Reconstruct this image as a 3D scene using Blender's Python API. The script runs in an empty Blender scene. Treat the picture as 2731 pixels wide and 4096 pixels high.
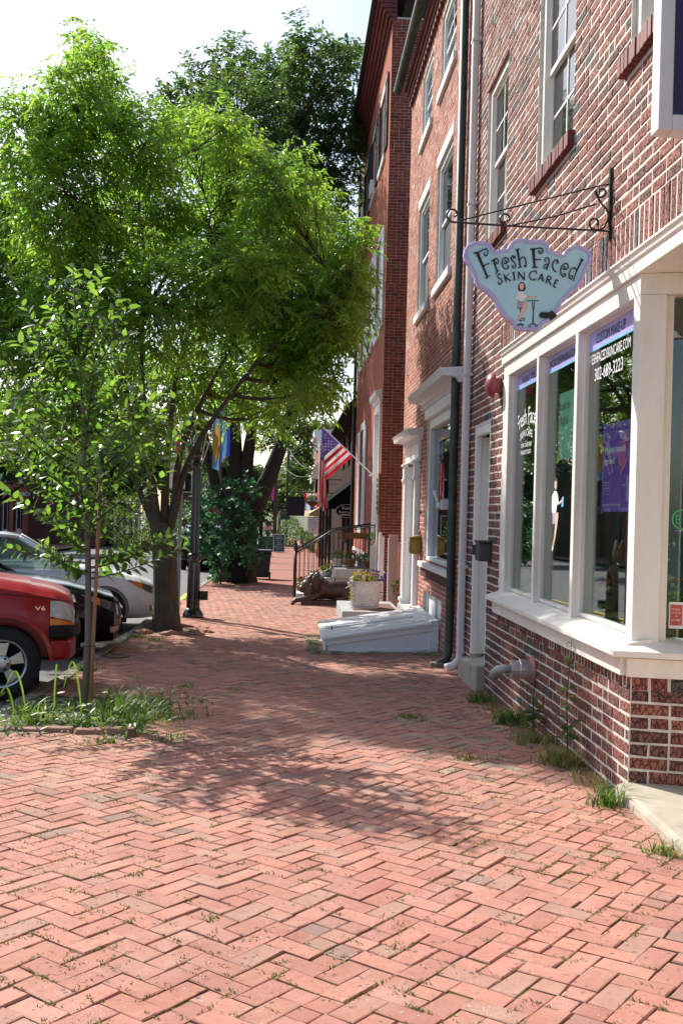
import bpy, bmesh, math, random
import numpy as np
from mathutils import Vector, Matrix
random.seed(11)
rng = np.random.default_rng(11)
SC = bpy.context.scene
COL = SC.collection
rad = math.radians
PI = math.pi

# ------------------------------------------------------------------ camera
CAMH = 1.6
YAW, ROLL, PITCH = 0.05016, rad(1.5), -0.00048
F0 = Vector((math.sin(YAW) * math.cos(PITCH), math.cos(YAW) * math.cos(PITCH), math.sin(PITCH)))
R0 = Vector((math.cos(YAW), -math.sin(YAW), 0))
U0 = R0.cross(F0)
CR = R0 * math.cos(ROLL) + U0 * math.sin(ROLL)
CU = U0 * math.cos(ROLL) - R0 * math.sin(ROLL)
cd = bpy.data.cameras.new('camera')
cd.sensor_fit = 'VERTICAL'
cd.sensor_height = 23.5
cd.sensor_width = 23.5
cd.lens = 24.0
cd.clip_start = 0.05
cd.clip_end = 3000
cam = bpy.data.objects.new('camera', cd)
m4 = Matrix.Identity(4)
for i in range(3):
    m4[i][0], m4[i][1], m4[i][2] = CR[i], CU[i], -F0[i]
m4[2][3] = CAMH
cam.matrix_world = m4
COL.objects.link(cam)
SC.camera = cam

# ------------------------------------------------------------------ sky, sun, exposure
SUN_H = Vector((-0.59, 0.81, 0)).normalized()
SUN_EL = rad(39.5)
world = bpy.data.worlds.new('World')
SC.world = world
world.use_nodes = True
wn = world.node_tree
sky = wn.nodes.new('ShaderNodeTexSky')
sky.sky_type = 'NISHITA'
sky.sun_disc = False
sky.sun_elevation = SUN_EL
sky.sun_rotation = math.atan2(SUN_H.x, SUN_H.y)
sky.air_density = 1.0
sky.dust_density = 1.8
sky.ozone_density = 1.0
bg = wn.nodes['Background']
bg.inputs['Strength'].default_value = 0.15
wn.links.new(sky.outputs[0], bg.inputs['Color'])
sl = bpy.data.lights.new('sun', 'SUN')
sl.energy = 5.0
sl.angle = rad(0.53)
sl.color = (1.0, 0.95, 0.87)
so = bpy.data.objects.new('sun', sl)
to_sun = SUN_H * math.cos(SUN_EL) + Vector((0, 0, math.sin(SUN_EL)))
so.rotation_euler = to_sun.to_track_quat('Z', 'Y').to_euler()
so.location = (-20, 25, 30)
COL.objects.link(so)
SC.view_settings.view_transform = 'Standard'
SC.view_settings.look = 'None'
SC.view_settings.exposure = 0.52
SC.view_settings.gamma = 1.0
SC.render.engine = 'CYCLES'
SC.cycles.max_bounces = 8
SC.cycles.transparent_max_bounces = 16
SC.cycles.caustics_reflective = False
SC.cycles.caustics_refractive = False
SC.cycles.sample_clamp_indirect = 6

# ------------------------------------------------------------------ terrain height
GP = [(-40, 1.0), (0, 0.0), (6.7, -.18), (11.3, -.335), (15, -.42), (24, -.56), (110, -1.85), (400, -5.5), (2000, -9)]
GPX = [p[0] for p in GP]
GPZ = [p[1] for p in GP]


def g(y):
    return float(np.interp(y, GPX, GPZ))


def gz(x, y):
    return g(y) + .010 * math.sin(1.9 * x + .7 * y) + .008 * math.sin(2.7 * y - 1.3 * x + 1)


KERB = -2.6
ROAD_DROP = .07


def seen(p):
    """pixel position (0..2731, 0..4096 scale) and depth: used only to choose which pieces show largest"""
    d = Vector(p) - Vector((0, 0, CAMH))
    z = d.dot(F0)
    if z < .2:
        return None
    return (1365.5 + 4183 * d.dot(CR) / z, 2048 - 4183 * d.dot(CU) / z, z)


def in_frame(p):
    s = seen(p)
    return s is not None and -40 < s[0] < 2771 and -40 < s[1] < 4136


# ------------------------------------------------------------------ materials
MAT = {}


def nd(t, typ, **kw):
    n = t.nodes.new(typ)
    for k, v in kw.items():
        setattr(n, k, v)
    return n


def mixc(t, fac, a, b, mode='MIX'):
    n = nd(t, 'ShaderNodeMix', data_type='RGBA', blend_type=mode)
    for s, v in ((n.inputs[0], fac), (n.inputs[6], a), (n.inputs[7], b)):
        if hasattr(v, 'links'):
            t.links.new(v, s)
        elif isinstance(v, tuple):
            s.default_value = (*v[:3], 1)
        else:
            s.default_value = v
    return n.outputs[2]


def ramp(t, src, stops):
    n = nd(t, 'ShaderNodeValToRGB')
    e = n.color_ramp.elements
    while len(e) < len(stops):
        e.new(.5)
    for el, (p, c) in zip(e, stops):
        el.position = p
        el.color = (c, c, c, 1) if not isinstance(c, tuple) else (*c, 1)
    t.links.new(src, n.inputs[0])
    return n.outputs[0]


def noise(t, co, scale, detail=4, rough=.6, dist=0):
    n = nd(t, 'ShaderNodeTexNoise')
    n.inputs['Scale'].default_value = scale
    n.inputs['Detail'].default_value = detail
    n.inputs['Roughness'].default_value = rough
    n.inputs['Distortion'].default_value = dist
    t.links.new(co, n.inputs['Vector'])
    return n.outputs['Fac']


def pos(t):
    return nd(t, 'ShaderNodeNewGeometry').outputs['Position']


def scaled(t, co, s):
    n = nd(t, 'ShaderNodeVectorMath', operation='MULTIPLY')
    t.links.new(co, n.inputs[0])
    n.inputs[1].default_value = s
    return n.outputs[0]


def new_mat(name):
    m = bpy.data.materials.new(name)
    m.use_nodes = True
    t = m.node_tree
    b = t.nodes['Principled BSDF']
    MAT[name] = m
    return m, t, b


def bump(t, b, h, strength, dist=.01):
    n = nd(t, 'ShaderNodeBump')
    n.inputs['Strength'].default_value = strength
    n.inputs['Distance'].default_value = dist
    t.links.new(h, n.inputs['Height'])
    t.links.new(n.outputs[0], b.inputs['Normal'])


def mat(name, col, rough=.6, var=.18, scale=6., bmp=0., bscale=60., bdist=.004, metal=0., spec=.5, tint=False,
        stain=None, stain_amt=.4, coat=0., stretch=None, emis=None, sub=None):
    """plain procedural surface: colour with soft variation, optional second stain colour, fine relief"""
    m, t, b = new_mat(name)
    p = pos(t)
    if stretch:
        p = scaled(t, p, stretch)
    c = (*col, 1)
    out = mixc(t, ramp(t, noise(t, p, scale, 6), [(.3, 0.), (.7, 1.)]), tuple(x * (1 - var) for x in col),
               tuple(min(1, x * (1 + var)) for x in col))
    if stain:
        out = mixc(t, ramp(t, noise(t, p, scale * .45, 8, .7), [(.52, 0.), (.72, stain_amt)]), out, stain)
    if tint:
        a = nd(t, 'ShaderNodeAttribute', attribute_name='tint')
        out = mixc(t, 1.0, out, a.outputs['Color'], 'MULTIPLY')
    t.links.new(out, b.inputs['Base Color'])
    b.inputs['Roughness'].default_value = rough
    b.inputs['Metallic'].default_value = metal
    b.inputs['Specular IOR Level'].default_value = spec
    if coat:
        b.inputs['Coat Weight'].default_value = coat
        b.inputs['Coat Roughness'].default_value = .04
    if bmp:
        bump(t, b, noise(t, p, bscale, 5), bmp, bdist)
    if emis:
        b.inputs['Emission Color'].default_value = (*emis[0], 1)
        b.inputs['Emission Strength'].default_value = emis[1]
    return m


def brick_mat(name, rug=False):
    m, t, b = new_mat(name)
    p = pos(t)
    a = nd(t, 'ShaderNodeAttribute', attribute_name='tint')
    n1 = noise(t, p, 28, 6, .7)
    out = mixc(t, ramp(t, n1, [(.3, .0), (.72, 1.)]), mixc(t, 1., a.outputs['Color'], (.66, .62, .62), 'MULTIPLY'), a.outputs['Color'])
    if rug:
        wob = nd(t, 'ShaderNodeTexNoise')
        wob.inputs['Scale'].default_value = 30
        t.links.new(p, wob.inputs['Vector'])
        va = nd(t, 'ShaderNodeVectorMath', operation='MULTIPLY_ADD')
        t.links.new(wob.outputs['Color'], va.inputs[0])
        va.inputs[1].default_value = (.02, .02, .03)
        t.links.new(p, va.inputs[2])
        ps = scaled(t, va.outputs[0], (34, 34, 20))
        vo = nd(t, 'ShaderNodeTexVoronoi', feature='DISTANCE_TO_EDGE')
        vo.inputs['Scale'].default_value = 1.0
        t.links.new(ps, vo.inputs['Vector'])
        cr = ramp(t, vo.outputs['Distance'], [(.02, 0.), (.13, 1.)])
        out = mixc(t, cr, mixc(t, 1., out, (.30, .27, .29), 'MULTIPLY'), out)
        bump(t, b, mixc(t, .25, cr, n1), .7, .012)
    else:
        bump(t, b, n1, .45, .006)
        out = mixc(t, ramp(t, noise(t, p, 1.3, 5), [(.5, 0.), (.75, .35)]), out, mixc(t, .6, out, (.10, .06, .055)))
    t.links.new(out, b.inputs['Base Color'])
    b.inputs['Roughness'].default_value = .88
    b.inputs['Specular IOR Level'].default_value = .25
    return m


def paver_mat():
    m, t, b = new_mat('paver')
    p = pos(t)
    a = nd(t, 'ShaderNodeAttribute', attribute_name='tint').outputs['Color']
    big = noise(t, p, .8, 5)
    mid = noise(t, p, 9, 6, .7)
    fine = noise(t, p, 120, 4, .7)
    out = mixc(t, ramp(t, mid, [(.35, 0.), (.7, 1.)]), mixc(t, 1., a, (.86, .80, .79), 'MULTIPLY'), a)
    out = mixc(t, ramp(t, big, [(.45, 0.), (.72, .45)]), out, mixc(t, .5, out, (.26, .17, .13)))
    # dark soot freckles and pits
    soot = ramp(t, noise(t, p, 30, 9, .85), [(.545, 0.), (.64, .8)])
    out = mixc(t, soot, out, mixc(t, 1., out, (.42, .40, .39), 'MULTIPLY'))
    def dots(sc, lo, hi, msc, mlo, mhi):
        v = nd(t, 'ShaderNodeTexVoronoi')
        v.inputs['Scale'].default_value = sc
        t.links.new(p, v.inputs['Vector'])
        return mixc(t, 1., ramp(t, v.outputs['Distance'], [(lo, 1.), (hi, 0.)]), ramp(t, noise(t, p, msc, 3), [(mlo, 0.), (mhi, 1.)]), 'MULTIPLY')
    out = mixc(t, dots(19, .13, .22, 9, .46, .52), out, (.10, .075, .068))
    out = mixc(t, dots(34, .10, .16, 13, .50, .58), out, (.16, .11, .095))
    out = mixc(t, dots(40, .10, .15, 10, .52, .60), out, (.72, .63, .58))
    out = mixc(t, dots(95, .14, .22, 5, .50, .58), out, (.62, .52, .46))
    # broad worn and dirty patches, and dirt creeping in from the joints
    out = mixc(t, ramp(t, noise(t, p, .45, 6, .65), [(.42, 0.), (.66, .55)]), out, mixc(t, 1., out, (.74, .72, .72), 'MULTIPLY'))
    out = mixc(t, ramp(t, noise(t, p, 17, 9, .85), [(.54, 0.), (.68, .5)]), out, mixc(t, 1., out, (.55, .52, .50), 'MULTIPLY'))
    # lime dust and sand rubbed into the surface
    out = mixc(t, ramp(t, noise(t, p, 3.1, 7, .7), [(.50, 0.), (.78, .45)]), out, (.52, .37, .31))
    out = mixc(t, ramp(t, fine, [(.68, 0.), (.76, .5)]), out, (.62, .52, .46))
    out = mixc(t, .12, out, (.54, .40, .33))
    t.links.new(out, b.inputs['Base Color'])
    b.inputs['Roughness'].default_value = .9
    b.inputs['Specular IOR Level'].default_value = .25
    hh = mixc(t, .5, fine, mid)
    bump(t, b, hh, .55, .006)


def leaf_mat(name, col, back, trans=.45, rough=.4, var=.35, scale=2.5, spec=.5):
    m, t, b = new_mat(name)
    p = pos(t)
    n = noise(t, p, scale, 4)
    a = nd(t, 'ShaderNodeAttribute', attribute_name='tint').outputs['Color']
    k = ramp(t, n, [(.3, 1 - var), (.7, 1 + var)])
    c1 = mixc(t, 1., mixc(t, 1., (*col, 1), a, 'MULTIPLY'), k, 'MULTIPLY')
    c2 = mixc(t, 1., mixc(t, 1., (*back, 1), a, 'MULTIPLY'), k, 'MULTIPLY')
    t.links.new(c1, b.inputs['Base Color'])
    b.inputs['Roughness'].default_value = rough
    b.inputs['Specular IOR Level'].default_value = spec
    tr = nd(t, 'ShaderNodeBsdfTranslucent')
    t.links.new(c2, tr.inputs[0])
    mx = nd(t, 'ShaderNodeMixShader')
    mx.inputs[0].default_value = trans
    t.links.new(b.outputs[0], mx.inputs[1])
    t.links.new(tr.outputs[0], mx.inputs[2])
    t.links.new(mx.outputs[0], t.nodes['Material Output'].inputs[0])
    return m


def glass_mat(name, tint=(.80, .88, .85), f0=.06, rough=.0):
    m, t, b = new_mat(name)
    t.nodes.remove(b)
    tr = nd(t, 'ShaderNodeBsdfTransparent')
    tr.inputs[0].default_value = (*tint, 1)
    gl = nd(t, 'ShaderNodeBsdfGlossy')
    gl.inputs['Roughness'].default_value = rough
    lw = nd(t, 'ShaderNodeFresnel')
    # thin pane: the same reflectance from either side
    ge = nd(t, 'ShaderNodeNewGeometry')
    io = nd(t, 'ShaderNodeMapRange')
    t.links.new(ge.outputs['Backfacing'], io.inputs['Value'])
    io.inputs['To Min'].default_value = 1.52
    io.inputs['To Max'].default_value = 1 / 1.52
    t.links.new(io.outputs[0], lw.inputs[0])
    mx = nd(t, 'ShaderNodeMixShader')
    mul = nd(t, 'ShaderNodeMath', operation='MULTIPLY_ADD')
    t.links.new(lw.outputs[0], mul.inputs[0])
    mul.inputs[1].default_value = 1.25
    mul.inputs[2].default_value = f0 * .3
    mul.use_clamp = True
    t.links.new(mul.outputs[0], mx.inputs[0])
    t.links.new(tr.outputs[0], mx.inputs[1])
    t.links.new(gl.outputs[0], mx.inputs[2])
    t.links.new(mx.outputs[0], t.nodes['Material Output'].inputs[0])
    return m


def far_brick_mat(name, c1, c2, mortar, sx, sz):
    """brickwork too far away, or seen too edge-on, to pick the bricks apart"""
    m, t, b = new_mat(name)
    co = nd(t, 'ShaderNodeNewGeometry').outputs['Position']
    sp = nd(t, 'ShaderNodeSeparateXYZ')
    t.links.new(co, sp.inputs[0])
    ad = nd(t, 'ShaderNodeMath', operation='ADD')
    t.links.new(sp.outputs[0], ad.inputs[0])
    t.links.new(sp.outputs[1], ad.inputs[1])
    cb = nd(t, 'ShaderNodeCombineXYZ')
    t.links.new(ad.outputs[0], cb.inputs[0])
    t.links.new(sp.outputs[2], cb.inputs[1])
    br = nd(t, 'ShaderNodeTexBrick')
    br.inputs['Color1'].default_value = (*c1, 1)
    br.inputs['Color2'].default_value = (*c2, 1)
    br.inputs['Mortar'].default_value = (*mortar, 1)
    br.inputs['Scale'].default_value = 1
    br.inputs['Mortar Size'].default_value = .006
    br.inputs['Brick Width'].default_value = sx
    br.inputs['Row Height'].default_value = sz
    t.links.new(cb.outputs[0], br.inputs['Vector'])
    n = noise(t, co, 1.1, 6)
    out = mixc(t, ramp(t, n, [(.4, 0.), (.75, .4)]), br.outputs['Color'], mixc(t, .5, br.outputs['Color'], (.09, .05, .045)))
    t.links.new(out, b.inputs['Base Color'])
    b.inputs['Roughness'].default_value = .9
    b.inputs['Specular IOR Level'].default_value = .04
    bump(t, b, br.outputs['Fac'], -.4, .008)
    return m


brick_mat('brick_rug', True)
brick_mat('brick_plain')
paver_mat()
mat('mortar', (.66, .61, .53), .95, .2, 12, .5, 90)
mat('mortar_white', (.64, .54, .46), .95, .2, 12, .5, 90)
m_, t_, b_ = new_mat('joint_dirt')
pp_ = pos(t_)
c_ = mixc(t_, ramp(t_, noise(t_, pp_, 90, 4), [(.4, 0.), (.6, 1.)]), (.030, .024, .020), (.085, .066, .052))
c_ = mixc(t_, ramp(t_, noise(t_, pp_, 5.5, 5, .7), [(.47, 0.), (.56, .95)]), c_, mixc(t_, noise(t_, pp_, 140, 3), (.12, .13, .03), (.30, .31, .09)))
t_.links.new(c_, b_.inputs['Base Color'])
b_.inputs['Roughness'].default_value = 1
bump(t_, b_, noise(t_, pp_, 160, 4), .8, .008)
mat('soil', (.045, .032, .022), 1, .4, 9, .9, 40, .02)
mat('asphalt', (.125, .126, .13), .85, .2, 3, .6, 220, .004, stain=(.05, .05, .052))
mat('concrete', (.44, .39, .31), .9, .15, 5, .6, 150, .004, stain=(.22, .19, .14), stain_amt=.5)
mat('stone_kerb', (.30, .28, .24), .9, .25, 4, .8, 40, .02, stain=(.10, .11, .06), stain_amt=.7)
mat('terrain', (.10, .10, .06), 1, .3, .3)
mat('yellow_paint', (.62, .45, .06), .8, .2, 8)
mat('cream_paint', (.84, .80, .72), .45, .06, 5, .12, 90, .003, stain=(.58, .50, .38), stain_amt=.38, stretch=(1, 1, .3))
mat('white_paint', (.80, .81, .82), .42, .04, 4, .08, 90, .002, stain=(.62, .61, .58), stain_amt=.25)
mat('white_wood', (.80, .82, .84), .5, .05, 4, .25, 60, .003, stretch=(1, 6, 6), stain=(.60, .58, .52), stain_amt=.3)
mat('white_metal', (.78, .74, .72), .35, .04, 3, stain=(.58, .50, .44), stain_amt=.25)
mat('green_copper', (.045, .062, .052), .55, .35, 5, .2, 60, stain=(.12, .15, .12), stain_amt=.4, metal=.3)
mat('black_iron', (.012, .012, .014), .38, .3, 20, .15, 90)
mat('lamp_black', (.010, .010, .013), .22, .2, 20, coat=.4)
mat('dark_trim', (.035, .022, .030), .5, .2)
mat('oxblood', (.16, .035, .03), .7, .25, 4)
mat('brick_shadow', (.05, .03, .03), .9)
mat('brass', (.30, .20, .05), .38, .3, 9, metal=.75, stain=(.10, .07, .02), stain_amt=.5)
mat('steel', (.78, .78, .78), .30, .12, 14, metal=.8)
mat('dull_pipe', (.36, .37, .38), .5, .15, 14, metal=.4)
mat('plate_pink', (.55, .20, .22), .5, .3, 20)
mat('bell_red', (.30, .045, .05), .45, .25, 6, stain=(.42, .18, .17), stain_amt=.4)
mat('grey_box', (.045, .047, .05), .5, .2)
mat('lavender', (.47, .45, .76), .5, .06, 5, stain=(.28, .26, .36), stain_amt=.3)
mat('sign_cyan', (.42, .73, .84), .5, .05, 4, stain=(.26, .40, .42), stain_amt=.3)
mat('sign_black', (.012, .010, .012), .5)
mat('print_white', (.82, .82, .82), .6, .02)
mat('print_skin', (.75, .50, .36), .6, .03)
mat('print_hair', (.045, .015, .018), .6)
mat('print_mauve', (.42, .36, .47), .6)
mat('print_red', (.55, .05, .06), .6)
mat('film_violet', (.42, .40, .82), .35, .12, 1.5)
mat('film_cyan', (.20, .55, .78), .35)
mat('poster_purple', (.16, .055, .42), .4, .2, 3)
mat('poster_teal', (.32, .66, .60), .45, .2, 2)
mat('poster_pink', (.50, .08, .30), .4, .3, 8)
mat('poster_lilac', (.42, .28, .60), .4, .2, 5)
mat('print_green', (.06, .40, .11), .5)
mat('sticker_red', (.50, .07, .05), .5)
mat('sign_blue', (.012, .018, .11), .35, .1)
mat('sign_navy', (.008, .010, .022), .5)
mat('room_dark', (.15, .18, .165), .9)
mat('room_floor', (.06, .12, .095), .8)
mat('moss', (.09, .10, .035), 1, .5, 40, .8, 80, .02)
mat('wicker', (.20, .13, .06), .8, .3, 40, .6, 80)
mat('figurine', (.45, .42, .34), .6, .3, 20)
mat('stone_step', (.36, .37, .36), .9, .2, 6, .5, 60, stain=(.20, .20, .17))
mat('rough_stone', (.27, .23, .14), .95, .35, 6, 1., 18, .03, stain=(.10, .10, .04), stain_amt=.7)
mat('door_mat', (.16, .09, .055), 1, .2, 60, .6, 200)
mat('marble', (.66, .65, .62), .5, .1, 3, .1, 60, stain=(.42, .24, .09), stain_amt=.6, stretch=(3, 1, 1))
mat('pink_paint', (.62, .38, .34), .6, .05, 3)
mat('bronze_brown', (.055, .028, .020), .42, .3, 9, .35, 50, .01, stain=(.11, .065, .045), stain_amt=.5)
mat('planter_white', (.66, .64, .62), .8, .1, 9, .3, 70, stain=(.34, .33, .30), stain_amt=.45)
mat('terracotta', (.38, .14, .06), .85, .15)
mat('glazed_blue', (.30, .28, .42), .4, .5, 30)
mat('coir', (.20, .10, .04), 1, .4, 40, 1., 90, .02)
mat('flag_white', (.74, .73, .72), .8, .04)
mat('flag_red', (.50, .022, .035), .8, .08)
mat('flag_blue', (.075, .045, .20), .8, .1)
mat('flag_sky', (.16, .36, .72), .8, .1)
mat('flag_royal', (.03, .08, .38), .8, .1)
mat('flag_buff', (.66, .42, .12), .8, .1)
mat('pole_white', (.72, .72, .72), .4)
mat('bin_navy', (.012, .017, .035), .45, .2)
mat('bin_green', (.012, .11, .075), .5, .2)
mat('board_green', (.010, .075, .058), .5, .2)
mat('hydrant_red', (.40, .02, .025), .5)
mat('wood_stake', (.30, .17, .09), .8, .2, 6, .3, 40, stretch=(8, 8, 1))
mat('utility_wood', (.075, .058, .045), .9, .3, 6, .5, 40, stretch=(8, 8, 1))
mat('porch_tan', (.42, .29, .13), .7, .1)
mat('bark_grey', (.095, .075, .05), .95, .35, 8, 1., 26, .03, stretch=(2, 2, .6), stain=(.10, .11, .04), stain_amt=.5)
mat('bark_dark', (.045, .038, .030), .95, .35, 8, 1., 22, .04, stretch=(2, 2, .5))
mat('bark_young', (.15, .13, .11), .8, .2, 20, .4, 60, stretch=(1, 1, 4))
mat('twig', (.06, .045, .025), .9, .3)
mat('car_red', (.33, .006, .012), .32, .06, 2, coat=.22, spec=.3)
mat('car_black', (.004, .004, .005), .14, .1, 2, spec=.22)
mat('car_silver', (.72, .71, .72), .3, .04, 2, metal=.15, coat=.5)
mat('car_white', (.74, .75, .76), .3, .04, 2, coat=.6)
mat('car_grey', (.20, .21, .22), .3, .04, 2, coat=.6, metal=.3)
mat('plastic_black', (.010, .010, .011), .6, .2, spec=.25)
mat('rubber', (.011, .011, .012), .8, .3, 30, .3, 80)
mat('alloy', (.50, .50, .51), .32, .1, 10, metal=.85)
mat('chrome', (.75, .75, .76), .12, .05, metal=1.)
mat('amber', (.75, .20, .015), .25, .1)
mat('lens_clear', (.48, .48, .47), .12, .15, 12, coat=.8)
mat('headlight_dark', (.06, .06, .065), .15, .3, 30, coat=.9)
mat('skin', (.42, .24, .17), .6)
mat('cloth_black', (.014, .014, .02), .9)
mat('shoe_white', (.7, .7, .7), .7)
mat('hair_dark', (.03, .018, .012), .7)
mat('screen_dark', (.028, .030, .036), .5)
mat('petal_purple', (.16, .03, .42), .7, .3, 40, tint=True)
mat('petal_yellow', (.80, .60, .05), .7, .2, 40, tint=True)
mat('petal_red', (.55, .02, .02), .7, .3, 40, tint=True)
mat('petal_white', (.75, .72, .68), .7, .1, 40, tint=True)
mat('bulb_white', (.75, .73, .68), .35)
mat('wire', (.02, .02, .02), .6)
mat('sign_green_text', (.02, .20, .12), .5)
mat('shutter_black', (.010, .013, .018), .45, .2)
mat('awning_black', (.008, .008, .009), .9, spec=.03)
mat('wood_dark', (.035, .028, .022), .9, spec=.05)
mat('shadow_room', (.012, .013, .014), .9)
leaf_mat('leaf_zelkova', (.085, .185, .038), (.40, .68, .065), .50, .34)
leaf_mat('leaf_far', (.042, .095, .034), (.15, .27, .045), .42, .42)
leaf_mat('leaf_young', (.028, .085, .030), (.25, .50, .055), .43, .22, .5, spec=.8)
leaf_mat('leaf_vine', (.040, .135, .060), (.07, .24, .08), .35, .5)
leaf_mat('leaf_bush', (.075, .150, .025), (.16, .26, .03), .4, .5)
leaf_mat('grass', (.070, .155, .028), (.20, .34, .04), .4, .45, .45, 6)
leaf_mat('grass_dry', (.24, .23, .065), (.30, .30, .07), .35, .6, .3, 9)
glass_mat('glass')
glass_mat('car_glass', (.45, .55, .52), .10)
mat('glass_dark', (.015, .019, .022), .04, .3, 2, spec=.9)
far_brick_mat('brick_far_red', (.44, .135, .088), (.36, .11, .072), (.46, .27, .20), .22, .072)
far_brick_mat('brick_far_dull', (.19, .085, .065), (.14, .065, .052), (.24, .20, .17), .22, .075)
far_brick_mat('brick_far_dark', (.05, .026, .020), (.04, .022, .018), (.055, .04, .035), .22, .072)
far_brick_mat('paver_far', (.42, .21, .17), (.36, .18, .145), (.20, .13, .11), .24, .12)

# ------------------------------------------------------------------ mesh helpers
ORG = {}


class MB:
    """collects faces of ONE part"""

    def __init__(s):
        s.v, s.f, s.t = [], [], []

    def add(s, vs, fs, tint=None):
        o = len(s.v)
        s.v += [tuple(p) for p in vs]
        s.f += [tuple(i + o for i in q) for q in fs]
        s.t += [tint] * len(fs)
        return s

    def box(s, x0, x1, y0, y1, z0, z1):
        x0, x1 = min(x0, x1), max(x0, x1)
        y0, y1 = min(y0, y1), max(y0, y1)
        z0, z1 = min(z0, z1), max(z0, z1)
        vs = [(x, y, z) for z in (z0, z1) for y in (y0, y1) for x in (x0, x1)]
        return s.add(vs, [(0, 2, 3, 1), (4, 5, 7, 6), (0, 1, 5, 4), (2, 6, 7, 3), (0, 4, 6, 2), (1, 3, 7, 5)])

    def quad(s, a, b, c, d, tint=None):
        return s.add([a, b, c, d], [(0, 1, 2, 3)], tint)

    def tube(s, pts, r, n=8, cap=True, tint=None):
        pts = [Vector(p) for p in pts]
        if not isinstance(r, (list, tuple)):
            r = [r] * len(pts)
        vs, fs = [], []
        up = None
        for i, p in enumerate(pts):
            d = (pts[min(i + 1, len(pts) - 1)] - pts[max(i - 1, 0)])
            if d.length < 1e-9:
                d = Vector((0, 0, 1))
            d.normalize()
            if up is None:
                up = Vector((1, 0, 0)) if abs(d.x) < .8 else Vector((0, 1, 0))
            a = d.cross(up)
            if a.length < 1e-6:
                a = d.orthogonal()
            a.normalize()
            b = a.cross(d).normalized()
            up = b
            for k in range(n):
                an = 2 * PI * k / n
                vs.append(p + (a * math.cos(an) + b * math.sin(an)) * r[i])
        for i in range(len(pts) - 1):
            for k in range(n):
                k2 = (k + 1) % n
                fs.append((i * n + k, i * n + k2, (i + 1) * n + k2, (i + 1) * n + k))
        if cap:
            fs.append(tuple(range(n))[::-1])
            fs.append(tuple((len(pts) - 1) * n + k for k in range(n)))
        return s.add(vs, fs, tint)

    def lathe(s, prof, c, n=20, axis='Z', cap=True, squash=(1, 1)):
        """prof: (radius, along) pairs"""
        vs, fs = [], []
        cx, cy, cz = c
        for r, h in prof:
            for k in range(n):
                a = 2 * PI * k / n
                p, q = r * math.cos(a) * squash[0], r * math.sin(a) * squash[1]
                vs.append({'Z': (cx + p, cy + q, cz + h), 'Y': (cx + p, cy + h, cz + q), 'X': (cx + h, cy + p, cz + q)}[axis])
        for i in range(len(prof) - 1):
            for k in range(n):
                k2 = (k + 1) % n
                fs.append((i * n + k, i * n + k2, (i + 1) * n + k2, (i + 1) * n + k))
        if cap:
            fs.append(tuple(range(n))[::-1])
            fs.append(tuple((len(prof) - 1) * n + k for k in range(n)))
        return s.add(vs, fs)

    def ball(s, c, r, n=10, m=7, tint=None):
        if not isinstance(r, (list, tuple)):
            r = (r, r, r)
        vs = [(c[0], c[1], c[2] - r[2])]
        for i in range(1, m):
            a = -PI / 2 + PI * i / m
            for k in range(n):
                b = 2 * PI * k / n
                vs.append((c[0] + r[0] * math.cos(a) * math.cos(b), c[1] + r[1] * math.cos(a) * math.sin(b), c[2] + r[2] * math.sin(a)))
        vs.append((c[0], c[1], c[2] + r[2]))
        fs = [(0, 1 + (k + 1) % n, 1 + k) for k in range(n)]
        for i in range(m - 2):
            for k in range(n):
                fs.append((1 + i * n + k, 1 + i * n + (k + 1) % n, 1 + (i + 1) * n + (k + 1) % n, 1 + (i + 1) * n + k))
        L = len(vs) - 1
        fs += [(L, 1 + (m - 2) * n + k, 1 + (m - 2) * n + (k + 1) % n) for k in range(n)]
        return s.add(vs, fs, tint)

    def prism(s, poly, fn, d0, d1):
        """poly: 2-D outline; fn(u, v, d) -> world point; solid between depths d0 and d1"""
        n = len(poly)
        vs = [fn(u, v, d0) for u, v in poly] + [fn(u, v, d1) for u, v in poly]
        fs = [tuple(range(n)), tuple(range(2 * n - 1, n - 1, -1))]
        fs += [(i, i + n, (i + 1) % n + n, (i + 1) % n) for i in range(n)]
        return s.add(vs, fs)

    def build(s, name, material, parent=None, smooth=False, bevel=0, fix=True):
        me = bpy.data.meshes.new(name)
        o3 = ORG.get(parent.name, (0, 0, 0)) if parent else ORG.get('_next', (0, 0, 0))
        vs = np.array(s.v, dtype=float) - np.array(o3)
        me.from_pydata(vs.tolist(), [], s.f)
        if fix and len(s.f) < 30000:
            bm = bmesh.new()
            bm.from_mesh(me)
            bmesh.ops.recalc_face_normals(bm, faces=bm.faces)
            bm.to_mesh(me)
            bm.free()
        if any(x is not None for x in s.t):
            at = me.attributes.new('tint', 'FLOAT_COLOR', 'FACE')
            arr = np.ones((len(s.f), 4), dtype=np.float32)
            for i, x in enumerate(s.t):
                if x is not None:
                    arr[i, :3] = x
            at.data.foreach_set('color', arr.ravel())
        me.materials.append(MAT[material])
        if smooth:
            me.polygons.foreach_set('use_smooth', [True] * len(me.polygons))
        o = bpy.data.objects.new(name, me)
        COL.objects.link(o)
        if parent:
            o.parent = parent
            ORG[o.name] = o3
        if smooth == 'auto':
            for e in me.edges:
                pass
        if bevel:
            md = o.modifiers.new('bevel', 'BEVEL')
            md.width = bevel
            md.segments = 2
            md.limit_method = 'ANGLE'
            md.angle_limit = rad(40)
        return o


def tag(o, label, cat, group=None, kind=None):
    if label:
        o['label'] = label
    if cat:
        o['category'] = cat
    if group:
        o['group'] = group
    if kind:
        o['kind'] = kind
    return o


def thing(name, label, cat, loc=(0, 0, 0), group=None):
    o = bpy.data.objects.new(name, None)
    o.empty_display_size = .1
    COL.objects.link(o)
    o.location = loc
    ORG[o.name] = tuple(loc)
    return tag(o, label, cat, group)


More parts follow.
